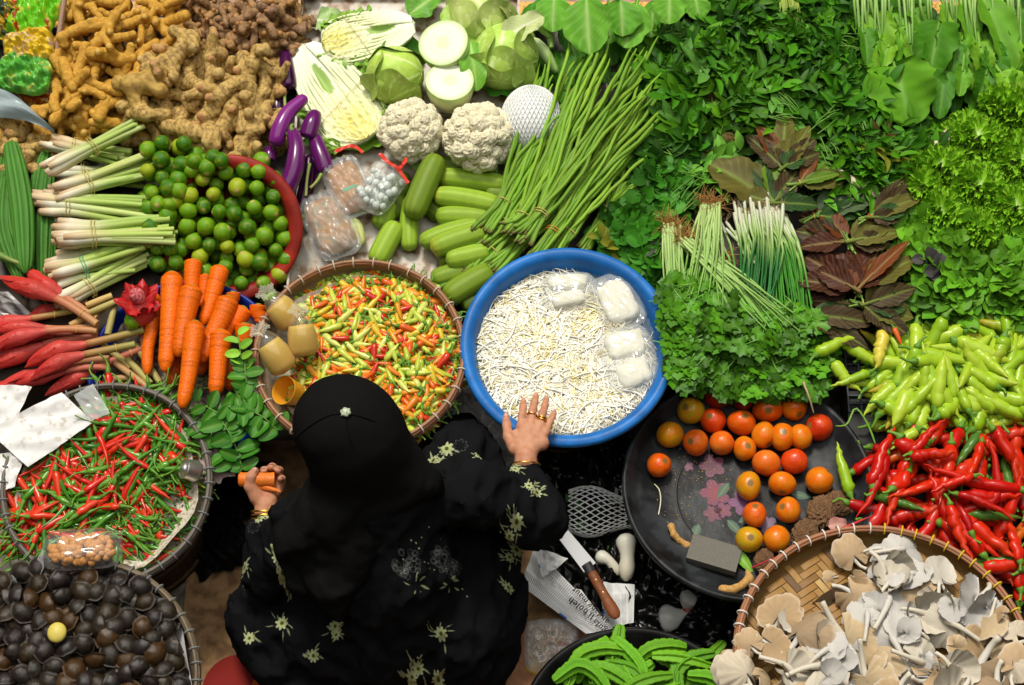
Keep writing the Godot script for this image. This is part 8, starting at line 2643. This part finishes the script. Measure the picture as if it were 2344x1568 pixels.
func build_person() -> void:
	rng.seed = 91
	var base := at(890, 1430, 0.0)
	base.y = 0.0
	var o := thing("person", "seated person in a black headscarf and flowered black dress reaching into the blue basin", "person", "", Transform3D(Basis(), base))
	var head: Vector3 = at(785, 972, 0.72)
	var nape: Vector3 = at(868, 1112, 0.60)
	# ---- dress
	var sl: Vector3 = at(700, 1205, 0.47)
	var sr: Vector3 = at(1075, 1120, 0.48)
	var er: Vector3 = at(1222, 1178, 0.37)
	var wr: Vector3 = at(1203, 1094, 0.385)
	var el: Vector3 = at(625, 1300, 0.27)
	var wl: Vector3 = at(609, 1212, 0.33)
	var bones := [
		[at(875, 1140, 0.52), at(890, 1290, 0.36), 0.105, 0.132], [at(890, 1290, 0.36), at(885, 1410, 0.19), 0.138, 0.165], [at(770, 1420, 0.15), at(1020, 1420, 0.15), 0.15, 0.15], [sl, sr, 0.07, 0.066],
		[sr, er, 0.068, 0.064], [er, wr, 0.06, 0.04], [sl, el, 0.07, 0.062], [el, wl, 0.058, 0.04],
		[at(1010, 1390, 0.18), at(1062, 1062, 0.33), 0.125, 0.078], [at(1062, 1062, 0.33), at(1050, 1010, 0.09), 0.078, 0.07], [at(770, 1420, 0.15), at(612, 1408, 0.12), 0.13, 0.085], [at(612, 1408, 0.12), at(640, 1500, 0.09), 0.085, 0.08],
		[at(665, 1490, 0.09), at(1090, 1480, 0.10), 0.085, 0.10], [at(1030, 1420, 0.15), at(1100, 1380, 0.14), 0.13, 0.10], [at(1100, 1380, 0.14), at(1120, 1270, 0.2), 0.09, 0.07], [at(720, 1540, 0.085), at(1020, 1540, 0.085), 0.08, 0.08]]
	var mb := MB.new()
	var t0 := Time.get_ticks_msec()
	nets(mb, bones, 0.0105, 0.045, func(p: Vector3) -> float:
		var f := fine.get_noise_3dv(Vector3(p.x * 7.0, p.y * 5.0, p.z * 4.0)) * 0.014 + (absf(fine.get_noise_3dv(Vector3(p.x * 11.0 + 5.0, p.y * 8.0, p.z * 6.0))) - 0.2) * 0.045
		return f if p.y > 0.02 else f + (0.02 - p.y) * 1.5, func(_p: Vector3) -> Color: return Color.WHITE)
	var x0 := at(480, 1000, 0.2).x
	var z0 := at(900, 960, 0.3).z
	var size := 0.9
	for p in mb.v:
		mb.uv.push_back(Vector2((p.x - x0) / size, (p.z - z0) / size))
	part("dress", mb.done(base), dress_cloth(x0, z0, size), o)
	# ---- headscarf
	var hb := [[head, head + Vector3(0.015, -0.03, 0.025), 0.105, 0.1], [at(815, 995, 0.685), at(955, 1105, 0.585), 0.098, 0.045], [at(822, 1010, 0.68), at(885, 1125, 0.59), 0.095, 0.05], [at(955, 1108, 0.58), at(985, 1125, 0.555), 0.04, 0.018], [at(810, 1040, 0.65), at(765, 1165, 0.555), 0.085, 0.06], [at(765, 1165, 0.555), at(690, 1232, 0.5), 0.075, 0.05], [at(690, 1232, 0.49), at(712, 1320, 0.43), 0.06, 0.04], [at(805, 1150, 0.56), at(770, 1330, 0.45), 0.075, 0.045], [at(770, 1330, 0.45), at(778, 1395, 0.40), 0.045, 0.015], [at(712, 1320, 0.43), at(775, 1390, 0.40), 0.04, 0.015], [at(870, 1130, 0.575), at(820, 1260, 0.49), 0.055, 0.04]]
	var hs := MB.new()
	nets(hs, hb, 0.008, 0.035, func(p: Vector3) -> float:
		var low := clampf((0.68 - p.y) * 7.0, 0.0, 1.0)
		var a := atan2(p.x - head.x, p.z - head.z + 0.12)
		var w := fine.get_noise_3dv(p * 7.0)
		return (pow(absf(sin(a * 8.0 + w * 2.5)), 2.0) - 0.5) * 0.017 * low + w * 0.007 * (0.4 + low) + fine.get_noise_3dv(p * 22.0) * 0.0015, func(_p: Vector3) -> Color: return Color(0.0079, 0.0079, 0.0079))
	var cloth := rough_mat("scarf", 0.95, 0.12, 0.03, 30.0, 0.1).duplicate()
	part("headscarf", hs.done(base), cloth, o)
	# seam of the cap and its pin
	var top := head + Vector3(0.0, 0.10, 0.06)
	var pin := at(791, 941, 0.835)
	for q in [[at(791, 943, 0.836), at(750, 950, 0.825), at(700, 985, 0.78), at(675, 1010, 0.73)], [at(791, 943, 0.836), at(830, 950, 0.825), at(880, 975, 0.78), at(920, 1010, 0.72)], [at(791, 943, 0.836), at(800, 1000, 0.825), at(820, 1060, 0.76)]]:
		var sb := MB.new()
		var path := curve(q, 10)
		var w := PackedFloat32Array()
		for z in 10:
			path[z] = head + (path[z] - head).normalized() * 0.1055
			w.push_back(0.0018)
		sb.tube(path, w, 5, fade(Color(0.009, 0.0095, 0.0115), Color(0.009, 0.0095, 0.0115), 10))
		part("seam", sb.done(base), cloth, o)
	var pb := MB.new()
	var pd := (pin - head).normalized()
	var pc := head + pd * 0.109
	pb.blob(pc, Vector3(0.011, 0.006, 0.010), Basis(), 16, 10, func(d: Vector3) -> float: return 1.0 + 0.15 * sin(atan2(d.z, d.x) * 6.0), func(d: Vector3) -> Color: return Color(0.5, 0.56, 0.42) if fine.get_noise_3dv(d * 4.0) > -0.1 else Color(0.22, 0.3, 0.18))
	part("pin", pb.done(base), mat(0.4), o)
	# ---- skin: hands, forearms, head
	var skin := MB.new()
	var creases := []
	var tone := func(p: Vector3) -> Color:
		var n := fine.get_noise_3dv(p * 60.0)
		for j: Vector3 in creases:
			n += 0.55 * clampf(1.0 - p.distance_to(j + Vector3(0, 0.009, 0)) / 0.009, 0.0, 1.0)
		return Color(0.52, 0.26, 0.155).lerp(Color(0.44, 0.18, 0.1), clampf(n + 0.3 + 0.6 * fine.get_noise_3dv(p * 25.0), 0, 1))
	var tipr := []
	var hand := []
	var K := 0.386
	var wrist: Vector3 = at(1203, 1046, 0.392)
	hand.append([wr, wrist, 0.03, 0.027])
	for q in [[1196, 978, 0.015], [1215, 973, 0.0155], [1234, 978, 0.015], [1246, 990, 0.0135], [1180, 995, 0.013]]:
		hand.append([wrist + (at(q[0], q[1], K) - wrist) * 0.12, at(q[0], q[1], K), 0.02, q[2]])
	hand.append([at(1190, 1020, K), at(1240, 1015, K), 0.02, 0.018])
	# fingers: knuckle, middle joint, end joint, tip with heights
	for q in [[1192, 976, 0.387, 1195, 948, 0.386, 1197, 932, 0.376, 1198, 919, 0.365, 0.0095], [1214, 971, 0.389, 1219, 938, 0.388, 1223, 921, 0.377, 1226, 907, 0.365, 0.0098], [1235, 976, 0.387, 1242, 945, 0.386, 1247, 928, 0.375, 1250, 914, 0.363, 0.0094], [1249, 990, 0.384, 1258, 966, 0.381, 1264, 954, 0.372, 1268, 944, 0.364, 0.0082]]:
		var a: Vector3 = at(q[0], q[1], q[2])
		var b: Vector3 = at(q[3], q[4], q[5])
		var c: Vector3 = at(q[6], q[7], q[8])
		var d: Vector3 = at(q[9], q[10], q[11])
		creases += [a, b, c]
		hand.append([a, b, q[12] * 1.12, q[12]])
		hand.append([b, c, q[12], q[12] * 0.92])
		hand.append([c, d, q[12] * 0.92, q[12] * 0.8])
		tipr.append([d, (d - c).normalized(), q[12] * 0.8])
	var th := [at(1178, 1026, 0.386), at(1163, 1000, 0.378), at(1160, 975, 0.372), at(1158, 954, 0.368)]
	hand.append([th[0], th[1], 0.017, 0.0125])
	hand.append([th[1], th[2], 0.0125, 0.011])
	hand.append([th[2], th[3], 0.011, 0.0085])
	tipr.append([th[3], (th[3] - th[2]).normalized(), 0.0085])
	for q in hand:
		q[2] *= 0.94
		q[3] *= 0.92
	nets(skin, hand, 0.003, 0.005, func(p: Vector3) -> float: return fine.get_noise_3dv(p * 90.0) * 0.0006, tone)
	# other hand: palm up, fingers curled round the peeled carrots
	var w2: Vector3 = at(608, 1158, 0.345)
	var lh := [[wl, w2, 0.029, 0.025]]
	for q in [[590, 1112, 0.34, 0.015], [604, 1108, 0.335, 0.015], [619, 1110, 0.335, 0.0145], [632, 1118, 0.34, 0.013]]:
		lh.append([w2, at(q[0], q[1], q[2]), 0.02, q[3]])
	for q in [[603, 1106, 0.335, 604, 1086, 0.345, 604, 1077, 0.362, 603, 1078, 0.376, 0.0092], [618, 1106, 0.335, 622, 1080, 0.345, 623, 1069, 0.36, 620, 1069, 0.378, 0.0096], [631, 1112, 0.337, 638, 1088, 0.346, 639, 1077, 0.36, 636, 1077, 0.378, 0.0092], [640, 1122, 0.342, 645, 1104, 0.352, 645, 1096, 0.364, 641, 1096, 0.376, 0.008]]:
		var a: Vector3 = at(q[0], q[1], q[2])
		var b: Vector3 = at(q[3], q[4], q[5])
		var c: Vector3 = at(q[6], q[7], q[8])
		var d: Vector3 = at(q[9], q[10], q[11])
		lh.append([a, b, q[12] * 1.12, q[12]])
		lh.append([b, c, q[12], q[12] * 0.92])
		lh.append([c, d, q[12] * 0.92, q[12] * 0.8])
		tipr.append([d, (d - c).normalized(), q[12] * 0.8])
	var t2 := [at(588, 1138, 0.355), at(572, 1112, 0.37), at(574, 1092, 0.382), at(583, 1078, 0.386)]
	lh.append([t2[0], t2[1], 0.018, 0.0135])
	lh.append([t2[1], t2[2], 0.0135, 0.0115])
	lh.append([t2[2], t2[3], 0.0115, 0.009])
	tipr.append([t2[3], (t2[3] - t2[2]).normalized(), 0.009])
	nets(skin, lh, 0.003, 0.007, func(p: Vector3) -> float: return fine.get_noise_3dv(p * 90.0) * 0.0006, tone)
	# head inside the scarf, with a face turned to the goods
	var fwd := Vector3(-0.1, -0.35, -0.93).normalized()
	var hb2 := [[head + Vector3(0, 0.01, 0.015), head + fwd * 0.02 + Vector3(0, -0.05, 0), 0.08, 0.068], [head + fwd * 0.07, head + fwd * 0.092 + Vector3(0, -0.035, 0), 0.012, 0.016], [head + fwd * 0.07 + Vector3(0, -0.075, 0), head + fwd * 0.078 + Vector3(0, -0.085, 0), 0.03, 0.028], [head + Vector3(0.01, -0.06, 0.03), nape + Vector3(0, -0.06, -0.02), 0.055, 0.06], [nape + Vector3(0, -0.1, 0), sl, 0.05, 0.03], [nape + Vector3(0, -0.1, 0), sr, 0.05, 0.03], [sr, er, 0.03, 0.03], [er, wr, 0.03, 0.027], [sl, el, 0.03, 0.03], [el, wl, 0.03, 0.027], [nape + Vector3(0, -0.08, 0), at(890, 1400, 0.2), 0.09, 0.1]]
	nets(skin, hb2, 0.01, 0.03, func(_p: Vector3) -> float: return 0.0, tone)
	var sm := rough_mat("skin", 0.45, 0.08, 0.05, 30.0, 0.45).duplicate()
	sm.subsurf_scatter_enabled = true
	sm.subsurf_scatter_strength = 0.12
	part("body", skin.done(base), sm, o)
	# nails
	for q in tipr:
		var nb := MB.new()
		var dir: Vector3 = q[1]
		var up := (Vector3.UP - dir * dir.y).normalized()
		var sd := dir.cross(up)
		var p: Vector3 = q[0] + dir * q[2] * 0.1 + up * q[2] * 0.86
		nb.blob(p, Vector3(q[2] * 0.62, q[2] * 0.22, q[2] * 0.8), Basis(sd, up, dir), 10, 6, func(_d: Vector3) -> float: return 1.0, func(_d: Vector3) -> Color: return Color(0.55, 0.27, 0.2))
		part("nail", nb.done(base), mat(0.28), o)
	# gold
	var gold := metal(Color(0.83, 0.5, 0.1), 0.25)
	var band := func(called: String, c: Vector3, ax: Vector3, R: float, w: float) -> void:
		var gb := MB.new()
		ring(gb, R, 0.0, w, 28, 6, Color.WHITE)
		var a := ax.normalized()
		var x := a.cross(Vector3.FORWARD).normalized()
		part(called, gb.done(), gold, o, Transform3D(Basis(x, a, x.cross(a)), c - base))
	band.call("ring", at(1217, 949, 0.3885), at(1219, 938, 0.388) - at(1214, 971, 0.389), 0.0112, 0.0017)
	band.call("ring", at(1240, 957, 0.3865), at(1242, 945, 0.386) - at(1235, 976, 0.387), 0.0108, 0.002)
	band.call("ring", at(1239, 962, 0.3865), at(1242, 945, 0.386) - at(1235, 976, 0.387), 0.011, 0.0022)
	band.call("bangle", wrist.lerp(wr, 0.35), wrist - wr, 0.032, 0.0018)
	for k in 3:
		band.call("bangle", w2.lerp(wl, 0.22 + k * 0.16), w2 - wl, 0.0335, 0.0026)
	# carrots in her hand
	for q in [[545, 1098, 0.372, 628, 1098, 0.366, 0.0165, "thick peeled carrot piece held in her hand"], [590, 1110, 0.362, 643, 1126, 0.366, 0.0115, "pointed peeled carrot tip held in her hand"]]:
		var a := at(q[0], q[1], q[2])
		var b := at(q[3], q[4], q[5])
		var cb := MB.new()
		var n := 12
		var rr := PackedFloat32Array()
		for z in n:
			var t := z / 11.0
			rr.push_back(q[6] * ((0.7 if z == 0 else 1.0) * (1.0 + 0.05 * sin(z * 2.0)) if q[6] > 0.013 else (1.0 - t * 0.85)))
		cb.tube(curve([a, b], n), rr, 14, fade(Color(0.72, 0.17, 0.02), Color(0.74, 0.2, 0.03), n), 1.0, 5, 0.04, true, true)
		solo("carrot_piece", cb.done(a), carrot_skin(), q[7], "carrot", "", Transform3D(Basis(), a))

# ---------------------------------------------------------------- odds and ends
func crumple(w: float, l: float, high: float, freq: float, col: Color, n := 26) -> ArrayMesh:
	var mb := MB.new()
	var off := rnd(0, 90)
	mb.sheet(n, n, func(s: float, t: float) -> Vector3:
		var a := s * 2.0 - 1.0
		var b := t * 2.0 - 1.0
		var k := clampf(1.3 - sqrt(a * a + b * b), 0.0, 1.0)
		var q := absf(fine.get_noise_2d(a * freq + off, b * freq)) * 1.4 + 0.5 * absf(fine.get_noise_2d(a * freq * 2.7 + off, b * freq * 2.7))
		var wob := 1.0 + 0.18 * fine.get_noise_2d(off + atan2(b, a) * 1.5, off)
		return Vector3(a * w * 0.5 * wob, high * (0.35 * k + q * k), b * l * 0.5 * wob), func(_s: float, _t: float) -> Color: return col)
	return mb.done()

func build_litter() -> void:
	rng.seed = 95
	var black := mat(0.28, 0.5)
	for q in [[1370, 1085, 0.02, 0.30, 0.22, 0.10, "crumpled black plastic bag under the blue basin rim"], [1440, 1180, 0.02, 0.22, 0.26, 0.08, "crumpled black plastic bag against the black tray"], [1420, 1330, 0.012, 0.34, 0.26, 0.06, "flattened black plastic bag under the newspaper"], [1560, 1400, 0.012, 0.34, 0.24, 0.05, "shiny black plastic bag between tray and winged beans"], [1330, 1200, 0.015, 0.25, 0.25, 0.05, "black plastic bag beside her elbow"]]:
		solo("black_bag", crumple(q[3], q[4], q[5], 1.7, Color(0.006, 0.006, 0.007), 34), black, q[6], "bag", "", Transform3D(Basis(Vector3.UP, rnd(0, 6)), at(q[0], q[1], q[2])))
	for q in [[525, 1130, 0.012, 0.14, 0.24, 0.09, 1.7, "crumpled black bag between the lime leaves and her sleeve"], [490, 1225, 0.012, 0.15, 0.2, 0.08, 0.4, "crumpled black bag against the side of the grey chilli tray"]]:
		solo("black_bag", crumple(q[3], q[4], q[5], 1.5, Color(0.005, 0.005, 0.006), 30), mat(0.6, 0.3), q[7], "bag", "", Transform3D(Basis(Vector3.UP, q[6]), at(q[0], q[1], q[2])))
	# clear plastic sheets
	for q in [[1095, 965, 0.10, 0.24, 0.24, 0.09, "crumpled clear plastic between the chilli tray and the blue basin"], [1130, 1030, 0.08, 0.12, 0.16, 0.05, "crumpled clear plastic strip beside her knee"]]:
		var cm := mat(0.3, 0.5).duplicate()
		cm.transparency = BaseMaterial3D.TRANSPARENCY_ALPHA
		cm.albedo_color = Color(1, 1, 1, 0.55)
		solo("clear_plastic", crumple(q[3], q[4], q[5], 2.6, Color(0.55, 0.57, 0.6), 30), cm, q[6], "plastic", "", Transform3D(Basis(Vector3.UP, 0.6), at(q[0], q[1], q[2])))
	# white paper sheets over the grey tray
	var paper := noise_mat(0.02, [[0.2, Color(0.52, 0.48, 0.42)], [0.32, Color(0.72, 0.71, 0.7)], [0.9, Color(0.76, 0.76, 0.76)]], 3.0, 0.9)
	for q in [[[-30, 880, 72, 884, 35, 960, -30, 1035], 0.335, "white paper sheet half under the torch ginger"], [[-30, 985, 140, 897, 210, 962, 60, 1065], 0.345, "spotted white paper sheet lying over the grey tray rim"], [[-30, 1040, 60, 1035, 30, 1110, -30, 1130], 0.325, "white paper edge beside the chillies"]]:
		var e: Array = q[0]
		var c := []
		for i in 4:
			c.append(at(e[i * 2], e[i * 2 + 1], q[1]))
		var pb := MB.new()
		pb.sheet(14, 14, func(s: float, t: float) -> Vector3:
			var p: Vector3 = c[0].lerp(c[1], s).lerp(c[3].lerp(c[2], s), t)
			return p - c[0] + Vector3(0, 0.012 * fine.get_noise_2d(s * 2.2 + e[0], t * 2.2) - 0.012 * t, 0), func(_s: float, _t: float) -> Color: return Color.WHITE)
		solo("paper_sheet", pb.done(), paper, q[2], "paper", "", Transform3D(Basis(), c[0]))
	var cl := MB.new()
	var cq := [at(168, 905, 0.355), at(212, 878, 0.36), at(252, 945, 0.35), at(205, 965, 0.345)]
	cl.sheet(8, 8, func(s: float, t: float) -> Vector3: return cq[0].lerp(cq[1], s).lerp(cq[3].lerp(cq[2], s), t) - cq[0] + Vector3(0, 0.008 * fine.get_noise_2d(s * 4.0, t * 4.0), 0), func(_s: float, _t: float) -> Color: return Color.WHITE)
	solo("clear_plastic", cl.done(), plastic(0.35), "clear plastic scrap at the corner of the white paper", "plastic", "", Transform3D(Basis(), cq[0]))
	# dark printed plastic at the edge, with letters
	var bg := MB.new()
	var bq := [at(-30, 668, 0.225), at(20, 670, 0.225), at(75, 722, 0.225), at(-30, 730, 0.225)]
	bg.sheet(10, 8, func(s: float, t: float) -> Vector3: return bq[0].lerp(bq[1], s).lerp(bq[3].lerp(bq[2], s), t) - bq[0] + Vector3(0, 0.006 * fine.get_noise_2d(s * 5.0, t * 5.0) + 0.006, 0), func(s: float, t: float) -> Color: return Color(0.5, 0.5, 0.5) if s > 0.8 else Color(0.05, 0.035, 0.035))
	var bago := thing("printed_bag", "dark printed plastic bag with white letters under the torch ginger", "bag", "", Transform3D(Basis(), bq[0]))
	part("film", bg.done(), mat(0.35), bago)
	lettering(bago, "AC", 0.022, at(12, 727, 0.242) - bq[0], -1.35, Color(0.7, 0.7, 0.68))
	news()
	knife()
	# foam net
	var fo := thing("foam_net", "white foam fruit net lying beside the black tray", "net", "", Transform3D(Basis(Vector3.UP, 0.3), at(1375, 1175, 0.06)))
	var fm := MB.new()
	for k in 24:
		for sg: float in [-1.0, 1.0]:
			var pts := PackedVector3Array()
			var wr := PackedFloat32Array()
			for i in 18:
				var t := i / 17.0
				var an := (k / 24.0 * TAU + sg * t * 1.6)
				var R := 0.045 + 0.012 * sin(t * 5.0)
				pts.push_back(Vector3((t - 0.5) * 0.16, 0.045 * 0.8 * sin(an) * (R / 0.045) + 0.01, R * 1.1 * cos(an)))
				wr.push_back(0.0016)
			fm.tube(pts, wr, 4, fade(Color(0.85, 0.86, 0.86), Color(0.88, 0.88, 0.88), 18))
	part("mesh", fm.done(), mat(0.6, 0.4, 0.0, 0.2), fo, Transform3D(Basis(Vector3.UP, -0.35)))
	solo("clear_plastic", crumple(0.15, 0.16, 0.07, 2.6, Color(0.5, 0.52, 0.52), 26), plastic(0.4), "whitish film tucked under the black tray beside the foam net", "plastic", "", Transform3D(Basis(Vector3.UP, 1.0), at(1440, 1150, 0.03)))
	# radish ends and leaves in the bag
	for q in [[[1430, 1225, 0.09, 1436, 1270, 0.09, 1432, 1330, 0.075], 0.023, "long white radish end with a brown split beside the newspaper"], [[1365, 1272, 0.07, 1395, 1285, 0.075, 1415, 1320, 0.06], 0.016, "curved white radish end beside the knife"]]:
		var path := along(q[0], 10)
		var rb := MB.new()
		var w: float = q[1]
		rb.tube(path, PackedFloat32Array([w * 0.6, w, w * 1.1, w * 0.9, w * 0.75, w * 0.75, w * 0.85, w * 0.8, w * 0.6, w * 0.2]), 12, fade(Color(0.66, 0.66, 0.58), Color(0.6, 0.55, 0.42), 10))
		solo("radish_end", rb.done(path[5]), mat(0.4), q[2], "radish", "", Transform3D(Basis(), path[5]))
	for q in [[1390, 1250, 1450, 1300], [1300, 1120, 1330, 1200], [1400, 1290, 1420, 1230], [1310, 1170, 1345, 1215]]:
		var a := at(q[0], q[1], 0.055)
		var b := at(q[2], q[3], 0.055)
		var lb := MB.new()
		lb.leaf(Vector3.ZERO, b - a, Vector3.UP, a.distance_to(b), 0.03, 3, 0.3, 0.3, 0.06, Color(0.08, 0.22, 0.04), Color(0.03, 0.13, 0.02), 9, 3)
		solo("green_scrap", lb.done(), mat(0.45), "dark green leaf scrap beside the foam net", "leaf", "green scraps beside the foam net", Transform3D(Basis(), a))
	# small tied bag
	var tb := thing("tied_bag", "small clear bag tied with a red band beside the winged beans", "bag", "", Transform3D(Basis(), at(1560, 1410, 0.05)))
	var top := at(1578, 1365, 0.12) - tb.position
	var bl := MB.new()
	bl.tube(curve([Vector3(-0.05, 0.0, 0.01), Vector3(-0.015, 0.012, 0.004), Vector3(0.012, 0.022, -0.01), top * 0.7, top], 12), PackedFloat32Array([0.02, 0.03, 0.032, 0.028, 0.018, 0.01, 0.007, 0.009, 0.016, 0.02, 0.022, 0.02]), 14, fade(Color(0.8, 0.8, 0.76), Color(0.8, 0.82, 0.8), 12), 0.8, 5, 0.08)
	var tm := mat(0.25, 0.5).duplicate()
	tm.transparency = BaseMaterial3D.TRANSPARENCY_ALPHA
	tm.albedo_color = Color(1, 1, 1, 0.5)
	part("film", bl.done(), tm, tb)
	var rbm := MB.new()
	ring(rbm, 0.0095, 0.0, 0.003, 16, 6, Color(0.55, 0.02, 0.015))
	part("red_band", rbm.done(), mat(0.45), tb, Transform3D(Basis(Vector3.RIGHT, 0.8), Vector3(0.012, 0.03, -0.012)))
	# bag of rubber bands
	var rbag := thing("rubber_band_bag", "clear bag of tan rubber bands beside the winged bean basin", "bag", "", Transform3D(Basis(), at(1262, 1478, 0.035)))
	for k in 26:
		var rm := MB.new()
		ring(rm, rnd(0.012, 0.02), 0.0, 0.0016, 18, 4, vary(pick([Color(0.5, 0.3, 0.1), Color(0.5, 0.12, 0.06), Color(0.45, 0.32, 0.16)]), 0.15))
		part("rubber_band", rm.done(), mat(0.5), rbag, Transform3D(Basis.from_euler(Vector3(rnd(-0.6, 0.6), rnd(0, 6), rnd(-0.6, 0.6))), Vector3(rnd(-0.035, 0.035), rnd(-0.008, 0.018), rnd(-0.03, 0.04))))
	part("bag", pouch(0.13, 0.13, 0.035, 0.02, func(_s: float, _t: float) -> Color: return Color.WHITE, 22), plastic(0.2), rbag)
	# pen in the blue tray
	var pen := thing("ballpoint_pen", "blue ballpoint pen lying under the lime leaves", "pen", "", Transform3D(Basis(), at(546, 1020, 0.245)))
	var pd := at(556, 1040, 0.24) - at(538, 1002, 0.25)
	var p1 := MB.new()
	p1.tube(PackedVector3Array([-pd * 0.6, pd * 0.25]), PackedFloat32Array([0.0052, 0.0052]), 10, fade(Color(0.02, 0.05, 0.4), Color(0.02, 0.05, 0.4), 2), 1.0, 0, 0, true, true)
	part("barrel", p1.done(), mat(0.25), pen)
	var p2 := MB.new()
	p2.tube(PackedVector3Array([pd * 0.25, pd * 0.45, pd * 0.55]), PackedFloat32Array([0.0055, 0.0045, 0.001]), 10, fade(Color(0.5, 0.52, 0.55), Color(0.5, 0.52, 0.55), 3), 1.0, 0, 0, true, true)
	part("tip", p2.done(), metal(Color(0.6, 0.6, 0.62), 0.2), pen)
	# pinkish wrapper under the leaves
	solo("pink_wrapper", crumple(0.07, 0.14, 0.012, 2.0, Color(0.5, 0.36, 0.34), 14), mat(0.5), "pinkish printed wrapper between the lime leaves and the grey tray", "wrapper", "", Transform3D(Basis(Vector3.UP, 0.3), at(488, 1040, 0.27)))
	# orange scrap near the hem
	solo("orange_cloth", crumple(0.12, 0.08, 0.02, 2.0, Color(0.5, 0.09, 0.01), 14), mat(0.8), "orange cloth edge showing under the hem of her dress", "cloth", "", Transform3D(Basis(), at(640, 1568, 0.015)))

func lettering(o: Node3D, text: String, size: float, where: Vector3, turn: float, col: Color) -> void:
	var tm := TextMesh.new()
	tm.text = text
	var f := SystemFont.new()
	f.font_names = PackedStringArray(["Droid Sans"])
	f.font_weight = 700
	tm.font = f
	tm.font_size = 32
	tm.pixel_size = size / 32.0
	tm.depth = 0.0006
	var m := StandardMaterial3D.new()
	m.albedo_color = col.linear_to_srgb()
	m.roughness = 0.9
	part("lettering", tm, m, o, Transform3D(Basis(Vector3.UP, turn) * Basis(Vector3.RIGHT, -PI / 2), where))

func news() -> void:
	# two torn newspaper pages with headline and columns of small print
	var lines := Image.create(512, 512, false, Image.FORMAT_RGB8)
	lines.fill(Color(0.62, 0.63, 0.62).linear_to_srgb())
	for col in 5:
		for row in 46:
			if row < 12 and col > 1:
				continue
			var x := col * 100 + 8
			while x < col * 100 + 92:
				var w := rng.randi_range(4, 16)
				lines.fill_rect(Rect2i(x, row * 11 + 4, mini(w, col * 100 + 92 - x), 4), Color(0.2, 0.2, 0.21).linear_to_srgb())
				x += w + 4
	lines.fill_rect(Rect2i(0, 300, 30, 60), Color(0.03, 0.12, 0.45).linear_to_srgb())
	var pm := StandardMaterial3D.new()
	pm.albedo_texture = ImageTexture.create_from_image(lines)
	pm.roughness = 0.9
	for q in [[[1192, 1340, 1222, 1252, 1405, 1440, 1340, 1450], 0.085, "newspaper page with a bold upside down headline under the knife", 1], [[1222, 1252, 1300, 1278, 1275, 1300, 1240, 1322], 0.115, "folded newspaper corner over the page beside her", 0], [[1370, 1330, 1452, 1338, 1450, 1425, 1385, 1440], 0.075, "torn newspaper scrap under the knife handle", 0], [[1230, 1330, 1330, 1350, 1400, 1445, 1300, 1420], 0.08, "creased newspaper page lying beneath the others", 0]]:
		var e: Array = q[0]
		var c := []
		for i in 4:
			c.append(at(e[i * 2], e[i * 2 + 1], q[1]))
		var mb := MB.new()
		mb.sheet(14, 14, func(s: float, t: float) -> Vector3: return c[0].lerp(c[1], s).lerp(c[3].lerp(c[2], s), t) - c[0] + Vector3(0, 0.016 * fine.get_noise_2d(s * 1.6 + e[0], t * 1.6) * sin(PI * s), 0), func(_s: float, _t: float) -> Color: return Color.WHITE, true)
		var o := thing("newspaper", q[2], "newspaper", "", Transform3D(Basis(), c[0]))
		part("page", mb.done(), pm, o)
		if q[3]:
			lettering(o, "li boleh", 0.02, at(1330, 1392, 0.104) - c[0], PI - 0.67, Color(0.02, 0.02, 0.022))
			lettering(o, "andang maut", 0.018, at(1352, 1386, 0.106) - c[0], PI - 0.8, Color(0.02, 0.02, 0.022))
			lettering(o, "gula", 0.018, at(1372, 1432, 0.102) - c[0], PI - 0.8, Color(0.02, 0.02, 0.022))

func knife() -> void:
	var a := at(1262, 1185, 0.135)
	var b := at(1348, 1300, 0.12)
	var o := thing("kitchen_knife", "kitchen knife with a brown wooden handle lying on the newspaper", "knife", "", Transform3D(Basis(), b))
	var d := (b - a).normalized()
	var sd := d.cross(Vector3.UP).normalized()
	var mb := MB.new()
	var l := a.distance_to(b)
	mb.sheet(10, 2, func(s: float, t: float) -> Vector3: return -d * l * (1.0 - s) + sd * (0.016 - t * 0.036 * (0.75 + 0.25 * s)) + Vector3(0, 0.001 * t, 0), func(_s: float, _t: float) -> Color: return Color.WHITE)
	mb.sheet(10, 2, func(s: float, t: float) -> Vector3: return -d * l * (1.0 - s) + sd * (0.016 - t * 0.036 * (0.75 + 0.25 * s)) - Vector3(0, 0.0015 - 0.0024 * t, 0), func(_s: float, _t: float) -> Color: return Color.WHITE)
	part("blade", mb.done(), metal(Color(0.32, 0.32, 0.32), 0.35), o)
	var h := at(1412, 1415, 0.125) - b
	var hb := MB.new()
	hb.tube(curve([h * 0.06, h * 0.4, h * 0.75, h], 12), PackedFloat32Array([0.010, 0.0115, 0.012, 0.0118, 0.0112, 0.0112, 0.0118, 0.013, 0.0145, 0.015, 0.0135, 0.007]), 12, fade(Color(0.16, 0.05, 0.018), Color(0.20, 0.062, 0.02), 12), 0.6)
	part("handle", hb.done(), rough_mat("handle", 0.45, 0.02, 0.1, 16.0), o)
	var bo := MB.new()
	bo.tube(PackedVector3Array([-d * 0.012, h * 0.08]), PackedFloat32Array([0.013, 0.0125]), 10, fade(Color(0.02, 0.02, 0.022), Color(0.02, 0.02, 0.022), 2), 0.6, 0, 0, true, true)
	part("bolster", bo.done(), mat(0.4), o)
	for k: float in [0.25, 0.5]:
		var rv := MB.new()
		rv.blob(h * k + Vector3(0, 0.0068, 0), Vector3(0.0026, 0.0012, 0.0026), Basis(), 10, 6, func(_d: Vector3) -> float: return 1.0, func(_d: Vector3) -> Color: return Color.WHITE)
		part("rivet", rv.done(), metal(Color(0.7, 0.5, 0.2), 0.3), o)
